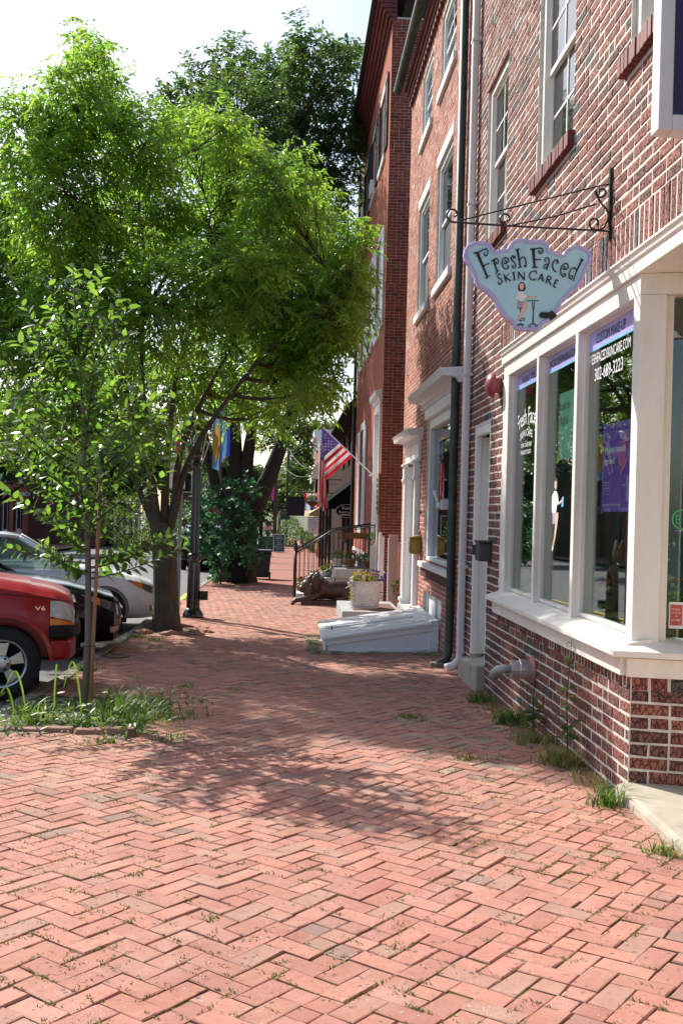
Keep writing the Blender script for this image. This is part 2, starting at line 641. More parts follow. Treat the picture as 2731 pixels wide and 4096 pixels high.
def structure(name, mb, material, **kw):
    o = mb.build(name, material, **kw)
    o['kind'] = 'structure'
    ORG[o.name] = (0, 0, 0)
    return o


def raw_mesh(name, V, Fq, material, tint=None, smooth=False):
    """fast numpy route for leaves and grass: V (n,3), Fq (m,k)"""
    me = bpy.data.meshes.new(name)
    n, (m, k) = len(V), Fq.shape
    me.vertices.add(n)
    me.vertices.foreach_set('co', np.asarray(V, dtype=np.float32).ravel())
    me.loops.add(m * k)
    me.loops.foreach_set('vertex_index', np.asarray(Fq, dtype=np.int32).ravel())
    me.polygons.add(m)
    me.polygons.foreach_set('loop_start', np.arange(0, m * k, k, dtype=np.int32))
    me.update(calc_edges=True)
    if tint is not None:
        at = me.attributes.new('tint', 'FLOAT_COLOR', 'FACE')
        arr = np.ones((m, 4), dtype=np.float32)
        arr[:, :3] = tint
        at.data.foreach_set('color', arr.ravel())
    if smooth:
        me.polygons.foreach_set('use_smooth', np.ones(m, dtype=bool))
    me.materials.append(MAT[material])
    return me


def link_mesh(name, me, parent=None, loc=None):
    o = bpy.data.objects.new(name, me)
    COL.objects.link(o)
    if parent:
        o.parent = parent
    if loc is not None:
        o.location = loc
    return o


def copy_tree(o, parent=None):
    c = o.copy()
    COL.objects.link(c)
    c.parent = parent
    for ch in list(o.children):
        copy_tree(ch, c)
    return c


def text_poly(txt, size=1.0):
    """outline mesh of a text in the built-in font: 2-D verts and faces"""
    cu = bpy.data.curves.new('text', 'FONT')
    cu.body = txt
    cu.size = size
    cu.resolution_u = 2
    ob = bpy.data.objects.new('text', cu)
    COL.objects.link(ob)
    dg = bpy.context.evaluated_depsgraph_get()
    me = bpy.data.meshes.new_from_object(ob.evaluated_get(dg))
    v = [(p.co.x, p.co.y) for p in me.vertices]
    f = [tuple(p.vertices) for p in me.polygons]
    bpy.data.objects.remove(ob)
    bpy.data.curves.remove(cu)
    bpy.data.meshes.remove(me)
    return v, f


def lettering(mb, txt, o, right, up, width, height=None, bend=None):
    """lay flat lettering into mb: o = lower left corner, fitted to width x height"""
    v, f = text_poly(txt)
    if not v:
        return
    x0, x1 = min(p[0] for p in v), max(p[0] for p in v)
    y0, y1 = min(p[1] for p in v), max(p[1] for p in v)
    sx = width / (x1 - x0)
    sy = sx if height is None else height / max(y1 - y0, 1e-6)
    o, right, up = Vector(o), Vector(right), Vector(up)
    vs = []
    for x, y in v:
        a, b = (x - x0) * sx, (y - y0) * sy
        if bend:
            q = (a / width - .5) * 2
            b += bend * (1 - q * q)
        vs.append(o + right * a + up * b)
    mb.add(vs, f)


def ribbon(mb, pts, w, fn, d0, d1, closed=False):
    """stroke of varying width in a plane, as a thin raised strip"""
    n = len(pts)
    if not isinstance(w, (list, tuple)):
        w = [w] * n
    elif len(w) == 2 and n != 2:
        w = [w[0] + (w[1] - w[0]) * i / (n - 1) for i in range(n)]
    L, Rr = [], []
    for i in range(n):
        a, b = pts[max(i - 1, 0)], pts[min(i + 1, n - 1)]
        dx, dy = b[0] - a[0], b[1] - a[1]
        l = math.hypot(dx, dy) or 1
        nx, ny = -dy / l * w[i] / 2, dx / l * w[i] / 2
        L.append((pts[i][0] + nx, pts[i][1] + ny))
        Rr.append((pts[i][0] - nx, pts[i][1] - ny))
    vs = []
    for d in (d0, d1):
        vs += [fn(u, v, d) for u, v in L] + [fn(u, v, d) for u, v in Rr]
    fs = []
    for i in range(n - 1):
        fs.append((2 * n + i, 2 * n + i + 1, 3 * n + i + 1, 3 * n + i))
        fs.append((i, 2 * n + i, 2 * n + i + 1, i + 1))
        fs.append((n + i, n + i + 1, 3 * n + i + 1, 3 * n + i))
    mb.add(vs, fs)


def spiral(cx, cy, r0, r1, a0, turns, n=14):
    out = []
    for i in range(n + 1):
        t = i / n
        a = rad(a0) + turns * 2 * PI * t
        r = r0 + (r1 - r0) * t
        out.append((cx + r * math.cos(a), cy + r * math.sin(a)))
    return out


# ------------------------------------------------------------------ masonry
def piece_mesh(name, L, W, H, material, tint, ch=.004, jit=.002, rnd=random):
    """one brick lying in x (length) / y (width), its face at z = H, arrises worn"""
    a, b = L / 2, W / 2
    j = lambda: rnd.uniform(-jit, jit)
    base = [(-a, -b), (a, -b), (a, b), (-a, b)]
    vs = [(x, y, 0) for x, y in base]
    o = [(x + j(), y + j()) for x, y in base]
    vs += [(x, y, H - ch + j() * .5) for x, y in o]
    vs += [(x * (1 - ch * 1.6 / a), y * (1 - ch * 1.6 / b), H + j() * .6) for x, y in o]
    fs = [(8, 9, 10, 11)]
    for i in range(4):
        k = (i + 1) % 4
        fs += [(i, k, 4 + k, 4 + i), (4 + i, 4 + k, 8 + k, 8 + i)]
    me = bpy.data.meshes.new(name)
    me.from_pydata(vs, [], fs)
    at = me.attributes.new('tint', 'FLOAT_COLOR', 'FACE')
    arr = np.ones((len(fs), 4), dtype=np.float32)
    arr[:, :3] = tint
    at.data.foreach_set('color', arr.ravel())
    me.materials.append(MAT[material])
    return me


def piece_into(mb, M, L, W, H, tint, ch=.004, jit=.002):
    a, b = L / 2, W / 2
    j = lambda: random.uniform(-jit, jit)
    base = [(-a, -b), (a, -b), (a, b), (-a, b)]
    o = [(x + j(), y + j()) for x, y in base]
    vs = [(x, y, 0) for x, y in base] + [(x, y, H - ch + j() * .5) for x, y in o] + \
         [(x * (1 - ch * 1.6 / a), y * (1 - ch * 1.6 / b), H + j() * .6) for x, y in o]
    fs = [(8, 9, 10, 11)]
    for i in range(4):
        k = (i + 1) % 4
        fs += [(i, k, 4 + k, 4 + i), (4 + i, 4 + k, 8 + k, 8 + i)]
    mb.add([M @ Vector(p) for p in vs], fs, tint)


def jitter_col(c, k=.12):
    f = 1 + random.uniform(-k, k)
    return tuple(max(0, x * f * (1 + random.uniform(-k, k) * .35)) for x in c)


def lay_pieces(parent, pieces, material, name, stuff_name, H, limit=300, ch=.004, jit=.002, palette=None):
    """pieces: list of (matrix, L, W, tint). The ones that show largest become parts, the rest one joined part."""
    scored = []
    for i, (M, L, W, c) in enumerate(pieces):
        p = M.translation
        d = (p - Vector((0, 0, CAMH))).length
        if in_frame(p):
            scored.append((d, i))
    scored.sort()
    chosen = set(i for _, i in scored[:limit])
    cache = {}
    org = Vector(ORG.get(parent.name, (0, 0, 0)))
    mb = MB()
    for i, (M, L, W, c) in enumerate(pieces):
        if i in chosen:
            key = (round(L, 2), round(W, 2), random.randrange(10))
            if key not in cache:
                cache[key] = piece_mesh(name, L, W, H, material, c, ch, jit)
            o = bpy.data.objects.new(name, cache[key])
            COL.objects.link(o)
            o.parent = parent
            M2 = M.copy()
            M2.translation = M.translation - org
            o.matrix_local = M2
        else:
            piece_into(mb, M, L, W, H, c, ch, jit)
    if mb.f:
        o = mb.build(stuff_name, material, parent, fix=False)
        o['kind'] = 'stuff'


def wall_frame(o, u, n):
    """matrix whose x runs along the wall, y up, z out of it"""
    u, n = Vector(u).normalized(), Vector(n).normalized()
    up = n.cross(u)
    if up.z < 0:
        u = -u
        up = n.cross(u)
    M = Matrix.Identity(4)
    for i in range(3):
        M[i][0], M[i][1], M[i][2], M[i][3] = u[i], up[i], n[i], o[i]
    return M


def wall_bricks(o, u, n, u0, u1, z0, z1, holes, L, H, joint, pal, header_p=.12, floor=None):
    """brick pieces for a wall through point o, direction u, normal n; spans in wall coordinates (u, z)"""
    u = Vector(u).normalized()
    o = Vector(o)
    out = []
    row = 0
    z = z0
    while z + H * .5 < z1:
        zc = z + (H - joint) / 2
        spans = [(u0, u1)]
        for a, b, c, d in holes:
            if c - .001 < zc < d + .001:
                nxt = []
                for s, e in spans:
                    if b <= s or a >= e:
                        nxt.append((s, e))
                    else:
                        if a - s > .02:
                            nxt.append((s, a))
                        if e - b > .02:
                            nxt.append((b, e))
                spans = nxt
        for s, e in spans:
            x = s - ((row % 2) * L / 2 + (s - u0)) % L if s > u0 else s - (row % 2) * L / 2
            while x < e:
                l = L
                if header_p and random.random() < header_p:
                    l = L / 2
                a, b = max(x, s), min(x + l, e)
                if b - a > .035:
                    cu = (a + b) / 2
                    p = o + u * cu + Vector((0, 0, zc))
                    if floor is None or p.z > floor(p) - H:
                        M = wall_frame(p + Vector(n) * (-.02 + random.uniform(-.0025, .0025)), u, n)
                        r = random.random()
                        acc = 0
                        for wgt, c in pal:
                            acc += wgt
                            if r < acc:
                                break
                        out.append((M, b - a - joint, H - joint, jitter_col(c)))
                x += l
        z += H
        row += 1
    return out


def wall_sheet(mb, o, u, n, u0, u1, z0, z1, holes, back=.016, reveal=.14):
    """bed of mortar behind the bricks with the openings left out and their reveals"""
    u = Vector(u).normalized()
    o = Vector(o)
    n = Vector(n).normalized()
    us = sorted({u0, u1, *[min(max(h[0], u0), u1) for h in holes], *[min(max(h[1], u0), u1) for h in holes]})
    zs = sorted({z0, z1, *[min(max(h[2], z0), z1) for h in holes], *[min(max(h[3], z0), z1) for h in holes]})
    P = lambda a, z, d: o + u * a + Vector((0, 0, z)) - n * d
    for a, b in zip(us, us[1:]):
        for c, d in zip(zs, zs[1:]):
            um, zm = (a + b) / 2, (c + d) / 2
            if any(h[0] < um < h[1] and h[2] < zm < h[3] for h in holes):
                continue
            mb.quad(P(a, c, back), P(b, c, back), P(b, d, back), P(a, d, back))
    for a, b, c, d in holes:
        for q in ((a, c, b, c), (b, c, b, d), (b, d, a, d), (a, d, a, c)):
            mb.quad(P(q[0], q[1], back), P(q[2], q[3], back), P(q[2], q[3], reveal), P(q[0], q[1], reveal))

# ================================================================== SETTING
def strip(mb, x0, x1, y0, y1, dz, step=1.5, nx=1, fn=None):
    ys = list(np.arange(y0, y1, step)) + [y1]
    for a, b in zip(ys, ys[1:]):
        for i in range(nx):
            xa, xb = x0 + (x1 - x0) * i / nx, x0 + (x1 - x0) * (i + 1) / nx
            h = fn or (lambda x, y: g(y))
            mb.quad((xa, a, h(xa, a) + dz), (xb, a, h(xb, a) + dz), (xb, b, h(xb, b) + dz), (xa, b, h(xa, b) + dz))


t = MB()
ys = [-60, -20, 0, 6.7, 11.3, 15, 24, 60, 110, 200, 400, 900, 2000]
for a, b in zip(ys, ys[1:]):
    t.quad((-900, a, g(a) - .30), (900, a, g(a) - .30), (900, b, g(b) - .30), (-900, b, g(b) - .30))
structure('ground', t, 'terrain')
t = MB()
strip(t, -13.6, KERB - .02, -12, 150, -ROAD_DROP, 3)
structure('road', t, 'asphalt')
t = MB()
strip(t, KERB + .15, 2.6, -6, 32, -.0080, .2, 26, gz)
strip(t, 2.6, 9, -6, 150, -.014, 3)
strip(t, KERB + .15, 2.6, 32, 150, -.05, 3)
sidewalk = structure('sidewalk', t, 'joint_dirt')
t = MB()
strip(t, KERB + .2, 2.6, 30.5, 150, 0, 2)
far_walk = structure('far_sidewalk', t, 'paver_far')
t = MB()
strip(t, -22, -13.6, -12, 150, .06, 3)
structure('opposite_sidewalk', t, 'paver_far')
kerb = structure('kerb', MB().box(KERB - .01, KERB + .1, -6, -5.9, g(-6) - .3, g(-6)), 'stone_kerb')
y = -5.8
while y < 120:
    l = random.uniform(1.3, 1.9)
    w = .17
    j = random.uniform(-.012, .012)
    k = MB()
    xs = [KERB + j, KERB + .055 + j, KERB + w + j]
    n = 5
    vs, fs = [], []
    for i in range(n):
        yy = y + .012 + (l - .024) * i / (n - 1)
        e = random.uniform(-.012, .006)
        top = g(yy) + .012 + e
        vs += [(xs[0] + random.uniform(-.012, .008), yy, g(yy) - .25), (xs[0] + random.uniform(-.012, .012), yy, top - .035), (xs[1] - .02, yy, top), (xs[2], yy, top - .004), (xs[2], yy, g(yy) - .25)]
    for i in range(n - 1):
        for q in range(4):
            fs.append((i * 5 + q, i * 5 + q + 1, i * 5 + 5 + q + 1, i * 5 + 5 + q))
    fs += [(0, 1, 2, 3, 4), tuple(n * 5 - 1 - q for q in range(5))]
    k.add(vs, fs)
    if y < 60:
        k.build('kerbstone', 'yellow_paint' if 19.5 < y < 29 else 'stone_kerb', kerb, bevel=.008)
    y += l
t = MB()
strip(t, -13.75, -13.6, -12, 150, .07, 3)
structure('opposite_kerb', t, 'stone_kerb')

# --- herringbone brick paving
PW, PL = .110, .220
ANG = rad(51)
ca, sa = math.cos(ANG), math.sin(ANG)
PPAL = [(0.4, (0.478, 0.209, 0.151)), (0.2, (0.536, 0.249, 0.184)), (0.14, (0.449, 0.183, 0.131)), (0.14, (0.37, 0.179, 0.14)), (0.07, (0.458, 0.254, 0.18)), (0.05, (0.292, 0.188, 0.149))]


def pick(pal):
    r, acc = random.random(), 0
    for w, c in pal:
        acc += w
        if r < acc:
            return c
    return pal[-1][1]


BED = (-2.42, -1.12, 8.52, 10.6)


def tree_pits(x, y):
    if BED[0] < x < BED[1] and BED[2] < y < BED[3]:
        return True
    return (x + 2.0) ** 2 + (y - 17.55) ** 2 < .52 ** 2


pieces = []
for i in range(-460, 460):
    for j in range(-240, 240):
        bx, by = i + 2 * j, i - 2 * j
        for hv in (0, 1):
            cu, cv = (bx + 1, by + .5) if hv == 0 else (bx + .5, by + 2)
            u, v = cu * PW, cv * PW
            x, y = u * ca - v * sa, u * sa + v * ca
            if not (KERB + .22 < x < 2.34 and .9 < y < 31):
                continue
            if y < 4.3 and x > 2.3:
                continue
            if tree_pits(x, y):
                continue
            # slow drift so that courses wander as old paving does
            x += .016 * math.sin(y * .9 + x) + random.uniform(-.003, .003)
            y += .016 * math.sin(x * 1.3 - y * .4) + random.uniform(-.003, .003)
            a = ANG + (PI / 2 if hv else 0) + random.gauss(0, .010)
            e = .02
            nx = -(gz(x + e, y) - gz(x - e, y)) / (2 * e) + random.gauss(0, .008)
            ny = -(gz(x, y + e) - gz(x, y - e)) / (2 * e) + random.gauss(0, .008)
            n = Vector((nx, ny, 1)).normalized()
            ux = Vector((math.cos(a), math.sin(a), 0))
            ux = (ux - n * ux.dot(n)).normalized()
            vy = n.cross(ux)
            M = Matrix.Identity(4)
            z = gz(x, y) - .05 + random.gauss(0, .0014)
            for q in range(3):
                M[q][0], M[q][1], M[q][2] = ux[q], vy[q], n[q]
            M[0][3], M[1][3], M[2][3] = x, y, z
            col = pick(PPAL)
            if x > 1.0 and 7.2 < y < 9.6 and random.random() < .3:
                col = (.36, .29, .21)
            gap = random.uniform(.005, .009)
            if random.random() < .10:
                for k_, cf in ((-1, random.uniform(.42, .55)), (1, 0)):
                    fr = cf if k_ < 0 else 1 - fr
                    M2 = M @ Matrix.Translation((k_ * (PL / 2 - PL * fr / 2), 0, random.uniform(-.002, .001)))
                    pieces.append((M2, PL * fr - gap, PW - gap, jitter_col(pick(PPAL) if random.random() < .5 else col, .11)))
            else:
                pieces.append((M, PL - gap, PW - gap, jitter_col(col, .11)))
lay_pieces(sidewalk, pieces, 'paver', 'paver', 'paver_field', .05, 300, .003, .0034)

# --- border bricks and soil of the young tree's bed
bed = structure('planting_bed', MB().add([(BED[0], BED[2], g(8.5) - .03), (BED[1], BED[2], g(8.5) - .03), (BED[1], BED[3], g(10.5) - .03), (BED[0], BED[3], g(10.5) - .03)], [(0, 1, 2, 3)]), 'soil')
x = BED[0]
while x < BED[1] - .1:
    M = Matrix.Translation((x + .12, BED[2] - .02 + random.uniform(-.02, .02), g(8.5) - .07 + random.uniform(0, .03))) @ Matrix.Rotation(random.gauss(0, .06), 4, 'Z')
    o = bpy.data.objects.new('border_brick', piece_mesh('border_brick', .22, .09, .10, 'paver', jitter_col((.34, .18, .13))))
    COL.objects.link(o)
    o.parent = bed
    o.matrix_local = M
    x += .25
# loose bricks heaved up round the street tree
for q in range(15):
    a = random.uniform(-2.9, 1.1)
    r = random.uniform(.5, .82)
    x, y = -2.0 + r * math.cos(a), 17.5 + r * math.sin(a)
    if x < KERB + .2:
        continue
    M = Matrix.Translation((x, y, g(y) - .03 + random.uniform(0, .02))) @ Matrix.Rotation(random.uniform(0, 6), 4, 'Z') @ Matrix.Rotation(random.uniform(-.35, .35), 4, 'X') @ Matrix.Rotation(random.uniform(-.2, .2), 4, 'Y')
    o = bpy.data.objects.new('loose_paving_brick', piece_mesh('loose_paving_brick', .225, .11, .065, 'paver', jitter_col((.33, .15, .115))))
    COL.objects.link(o)
    o.matrix_local = M
    tag(o, 'loose brick heaved up beside the roots of the forked street tree', 'brick', 'bricks lifted by the street tree roots')
mc = thing('utility_cover', 'round iron utility cover set in the brick sidewalk near the kerb', 'cover', (-2.2, 13.95, g(13.95)))
MB().lathe([(.13, -.02), (.15, .015), (.145, .028), (.12, .03), (.115, .022)], (-2.2, 13.95, g(13.95)), 24).build('rim', 'rough_stone', mc, True)
MB().lathe([(.112, .0), (.112, .026)], (-2.2, 13.95, g(13.95)), 20).build('lid', 'oxblood', mc)


# ================================================================== BUILDING 1 : the corner shop
W = 2.2
UP = (0, 0, 1)


def sash_window(parent, X, y0, y1, z0, z1, fm, depth=.11, fw=.07, rail=True, muntin=(0, 0), glass='glass_dark', lower_screen=False):
    """double-hung window in a wall facing -X; the opening is y0..y1, z0..z1"""
    w = bpy.data.objects.new('window', None)
    COL.objects.link(w)
    w.parent = parent
    ORG[w.name] = ORG[parent.name]
    fr = MB()
    xa, xb = X + depth * .35, X + depth + .06
    fr.box(xa, xb, y0, y0 + fw, z0, z1).box(xa, xb, y1 - fw, y1, z0, z1)
    fr.box(xa, xb, y0 + fw, y1 - fw, z1 - fw, z1).box(xa, xb, y0 + fw, y1 - fw, z0, z0 + fw * .7)
    fr.build('frame', fm, w, bevel=.006)
    zm = (z0 + z1) / 2
    a, b = y0 + fw, y1 - fw
    for top, (c, d), xo in ((1, (zm - .02, z1 - fw), .0), (0, (z0 + fw * .7, zm + .03), .03)):
        s = MB()
        x0, x1 = X + depth * .75 + xo, X + depth * .75 + xo + .028
        r = .045
        s.box(x0, x1, a, a + r, c, d).box(x0, x1, b - r, b, c, d)
        s.box(x0, x1, a + r, b - r, d - r, d).box(x0, x1, a + r, b - r, c, c + r)
        nm, nv = muntin
        for k in range(1, nm + 1):
            yy = a + r + (b - a - 2 * r) * k / (nm + 1)
            s.box(x0 + .004, x1 - .004, yy - .011, yy + .011, c + r, d - r)
        for k in range(1, nv + 1):
            zz = c + r + (d - c - 2 * r) * k / (nv + 1)
            s.box(x0 + .006, x1 - .006, a + r, b - r, zz - .011, zz + .011)
        s.build('sash', fm, w)
        MB().box(x0 + .012, x0 + .016, a + r, b - r, c + r, d - r).build('pane', 'screen_dark' if (lower_screen and not top) else glass, w)
    return w


shop = thing('corner_shop', 'red and black textured brick shop with cream storefront windows', 'shop', (W, 9, g(9)))
Y1N, Y1F, Z1 = 1.0, 13.27, 9.4
SF0, SF1 = 6.57, 10.81           # storefront glass front
REC = 4.3                        # entry recess
DR0, DR1 = 11.47, 12.42          # door
upw = [(10.98, 12.15, 4.72, 6.56), (8.33, 9.58, 4.72, 6.56), (5.7, 6.9, 4.72, 6.56), (3.0, 4.2, 4.72, 6.56),
       (10.98, 12.15, 7.9, 9.0), (8.33, 9.58, 7.9, 9.0), (5.7, 6.9, 7.9, 9.0)]
holes1 = [(SF0, SF1, .62, 3.32), (REC, SF0, -.8, 3.32), (DR0, DR1, -.8, 2.63)] + upw
soldier = (REC, 11.0, 3.32, 3.62)
rowlock = [(a - .06, b + .06, c - .14, c) for a, b, c, d in upw]
under = (SF0, SF1, .50, .62)
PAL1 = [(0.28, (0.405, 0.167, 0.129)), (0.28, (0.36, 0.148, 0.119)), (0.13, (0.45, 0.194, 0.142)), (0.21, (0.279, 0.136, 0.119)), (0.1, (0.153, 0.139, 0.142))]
oW = (W, 0, 0)
UY, NX = (0, 1, 0), (-1, 0, 0)
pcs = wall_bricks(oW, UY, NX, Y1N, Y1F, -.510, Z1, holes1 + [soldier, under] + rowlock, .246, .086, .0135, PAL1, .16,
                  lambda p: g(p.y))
# soldier course over the shop front
y = soldier[0]
while y < soldier[1] - .05:
    p = Vector((W + .02 + random.uniform(-.004, .003), y + .047, (soldier[2] + soldier[3]) / 2))
    pcs.append((wall_frame(p, UY, NX), .076, .285, jitter_col(pick(PAL1))))
    y += .0935
y = under[0]
while y < under[1] - .05:
    p = Vector((W + .02 + random.uniform(-.004, .003), y + .04, (under[2] + under[3]) / 2))
    pcs.append((wall_frame(p, UY, NX), .064, .105, jitter_col(pick(PAL1))))
    y += .0805
# return wall of the display window, splayed into the entry
RD = Vector((.97, -.243, 0)).normalized()
RN = Vector((-.243, -.97, 0)).normalized()
RC = Vector((W, SF0, 0))
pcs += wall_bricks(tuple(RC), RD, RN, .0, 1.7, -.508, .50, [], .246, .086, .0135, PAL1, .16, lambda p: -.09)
s_ = .0
while s_ < 1.65:
    p = RC + RD * (s_ + .06) + Vector((0, 0, .56)) - RN * .02
    pcs.append((wall_frame(p, RD, RN), .1, .105, jitter_col(pick(PAL1))))
    s_ += .118
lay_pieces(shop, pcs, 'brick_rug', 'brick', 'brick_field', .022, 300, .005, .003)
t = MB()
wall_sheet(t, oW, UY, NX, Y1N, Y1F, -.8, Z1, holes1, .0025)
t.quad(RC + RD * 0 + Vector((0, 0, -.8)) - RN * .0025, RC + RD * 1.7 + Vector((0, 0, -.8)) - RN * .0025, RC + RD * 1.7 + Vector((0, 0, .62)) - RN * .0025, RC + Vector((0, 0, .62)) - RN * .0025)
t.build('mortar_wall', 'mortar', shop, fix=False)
for a, b, c, d in upw:
    s = MB()
    y = a - .06
    while y < b + .05:
        s.box(W - .055 + random.uniform(-.005, .005), W + .1, y + .004, y + .068, c - .138, c - .012)
        y += .0765
    s.build('window_sill', 'oxblood', shop, bevel=.004)
    sash_window(shop, W, a, b, c, d, 'cream_paint', .10, .09, muntin=(1, 1))
# roof and back of the shop, so that it is a closed house
MB().box(W + .12, 11, Y1N, Y1F, Z1 - .02, Z1 + .25).build('roof', 'dark_trim', shop)
MB().box(10.9, 11, Y1N, Y1F, -.6, Z1).build('rear_wall', 'brick_far_dull', shop)
MB().box(W + .03, 11, Y1N - .12, Y1N, -.6, Z1 - .02).build('side_wall', 'brick_far_dull', shop)
MB().box(W + .25, 10.9, 3.9, Y1F - .02, 3.34, 3.5).build('upper_floor', 'room_dark', shop)

# --- cream joinery of the shop front
XG = W + .07


def RP(s, d, z):
    p = RC + RD * s + RN * d
    return Vector((p.x, p.y, z))


def rbox(mb, s0, s1, d0, d1, z0, z1):
    vs = [RP(s, d, z) for z in (z0, z1) for d in (d0, d1) for s in (s0, s1)]
    mb.add(vs, [(0, 2, 3, 1), (4, 5, 7, 6), (0, 1, 5, 4), (2, 6, 7, 3), (0, 4, 6, 2), (1, 3, 7, 5)])


def profile_run(mb, prof, y0, y1):
    """moulding: prof is (x, z) outline, swept along y"""
    n = len(prof)
    vs = [(x, y0, z) for x, z in prof] + [(x, y1, z) for x, z in prof]
    fs = [(i, (i + 1) % n, (i + 1) % n + n, i + n) for i in range(n)] + [tuple(range(n)), tuple(range(2 * n - 1, n - 1, -1))]
    mb.add(vs, fs)


t = MB()
profile_run(t, [(W + .1, 3.325), (W - .02, 3.325), (W - .055, 3.315), (W - .06, 3.30), (W - .045, 3.285), (W - .04, 3.262), (W - .025, 3.25), (W - .025, 3.17), (W + .1, 3.17)], REC, SF1 + .02)
t.build('cornice', 'cream_paint', shop)
MB().box(W, W + .16, SF0, SF1, 3.035, 3.168).build('header', 'cream_paint', shop, bevel=.004)
t = MB()
profile_run(t, [(W + .12, .845), (W - .005, .82), (W - .145, .772), (W - .145, .735), (W - .08, .725), (W + .12, .725)], SF0 - .05, SF1 - .02)
vs = []
for s0, d0 in ((0.0, .0),):
    pr = [(-.13, .845), (.005, .82), (.145, .772), (.145, .735), (.08, .725), (-.13, .725)]
    n = len(pr)
    v = [RP(-.02 - (.10 if d > .05 else 0.0), d, z) for d, z in pr] + [RP(1.7, d, z - .002) for d, z in pr]
    t.add(v, [(i, (i + 1) % n, (i + 1) % n + n, i + n) for i in range(n)] + [tuple(range(n)), tuple(range(2 * n - 1, n - 1, -1))])
t.build('sill', 'cream_paint', shop, bevel=.004)
t = MB().box(W - .075, W + .1, SF0 - .02, SF1 - .06, .605, .724)
rbox(t, -.03, 1.7, -.1, .075, .603, .722)
t.build('apron_board', 'cream_paint', shop, bevel=.003)
for a, b in ((SF0 + .002, SF0 + .13), (8.005, 8.084), (9.29, 9.363), (10.57, SF1)):
    MB().box(W + .001, W + .16, a, b, .80, 3.034).build('mullion', 'cream_paint', shop, bevel=.005)
panes = ((SF0 + .13, 8.005), (8.084, 9.29), (9.363, 10.57))
for a, b in panes:
    s = MB()
    q = .016
    for box in ((a, a + q, .842, 3.034), (b - q, b, .842, 3.034), (a + q, b - q, 3.02, 3.034), (a + q, b - q, .842, .87)):
        s.box(XG - .012, XG + .05, *box)
    s.build('stop_bead', 'cream_paint', shop)
# return side
t = MB()
rbox(t, .0, .165, -.14, .002, .80, 3.034)
t.build('corner_post', 'cream_paint', shop, bevel=.004)
for jb in ((.166, .215, -.16, -.06, .83, 3.034), (1.45, 1.7, -.16, -.0, .83, 3.034)):
    t = MB()
    rbox(t, *jb)
    t.build('jamb', 'cream_paint', shop)
t = MB()
rbox(t, .0, 1.7, -.16, .0, 3.036, 3.168)
t.build('return_header', 'cream_paint', shop)
t = MB()
t.add([(W + .02, REC, 3.172), (4.6, REC, 3.172), (4.6, SF0 + .1, 3.172), (W + .02, SF0 + .1, 3.172), (W + .02, REC, 3.32), (4.6, REC, 3.32), (4.6, SF0 + .1, 3.32), (W + .02, SF0 + .1, 3.32)],
      [(0, 1, 2, 3), (4, 7, 6, 5), (0, 4, 5, 1), (1, 5, 6, 2), (2, 6, 7, 3), (3, 7, 4, 0)])
t.build('soffit', 'cream_paint', shop)
MB().box(4.0, 4.1, REC, 6.2, -.1, 3.17).build('entry_door', 'cream_paint', shop)
MB().box(W + .02, 4.1, REC - .1, REC, -.4, 3.17).build('entry_wall', 'cream_paint', shop)
pane_objs = []
for a, b in panes:
    pane_objs.append(MB().box(XG + .018, XG + .024, a + .012, b - .012, .86, 3.024).build('pane', 'glass', shop))
t = MB()
rbox(t, .216, 1.45, -.105, -.099, .84, 3.034)
rpane = t.build('pane', 'glass', shop)
# --- what is stuck to the glass: violet film, lettering, the painted lady
films = MB()
line = MB()
for a, b in panes:
    films.quad((XG + .016, a + .016, 2.885), (XG + .016, b - .016, 2.885), (XG + .016, b - .016, 3.02), (XG + .016, a + .016, 3.02))
    line.quad((XG + .0155, a + .016, 2.872), (XG + .0155, b - .016, 2.872), (XG + .0155, b - .016, 2.887), (XG + .0155, a + .016, 2.887))
films.build('violet_film', 'film_violet', shop, fix=False)
line.build('cyan_line', 'film_cyan', shop, fix=False)
D_ = Vector((0, -1, 0))
XT = XG + .013
t = MB()
lettering(t, 'CUSTOM MAKE-UP', (XT, 7.80, 2.915), D_, UP, .69, .075)
t.build('film_lettering', 'sign_black', shop, fix=False)
t = MB()
lettering(t, 'MICRODERMABRASION', (XT, 9.21, 2.915), D_, UP, .84, .07)
t.build('film_lettering', 'sign_black', shop, fix=False)
t = MB()
lettering(t, 'FACIALS   PEELS', (XT, 10.31, 2.915), D_, UP, .58, .07)
t.build('film_lettering', 'sign_black', shop, fix=False)
t = MB()
lettering(t, 'FRESHFACEDSKINCARE.COM', (XT, 7.975, 2.77), D_, UP, .98, .075)
t.build('window_lettering', 'print_white', shop, fix=False)
t = MB()
lettering(t, '302-689-3223', (XT, 7.82, 2.635), D_, UP, .67, .095)
t.build('window_lettering', 'print_white', shop, fix=False)
t = MB()
lettering(t, 'Fresh Faced', (XT, 10.48, 2.44), D_, UP, .88, .16, .06)
t.build('window_lettering', 'print_white', shop, fix=False)
t = MB()
lettering(t, 'SKIN CARE', (XT, 10.34, 2.35), D_, UP, .52, .07, .03)
t.build('window_lettering', 'print_white', shop, fix=False)
t = MB()
lettering(t, 'SKIN CARE AND', (XT, 10.29, 2.275), D_, UP, .44, .042)
t.build('window_lettering', 'print_white', shop, fix=False)
t = MB()
lettering(t, 'MAKEUP STUDIO', (XT, 10.30, 2.205), D_, UP, .44, .042)
t.build('window_lettering', 'print_white', shop, fix=False)


def on_glass(u, v, d):
    return (XT - d, 8.90 - u, 1.35 + v * .535)


LADY = shop


def decal(name, poly, m, d):
    MB().add([on_glass(u, v, d) for u, v in poly], [tuple(range(len(poly)))]).build(name, m, shop, fix=False)


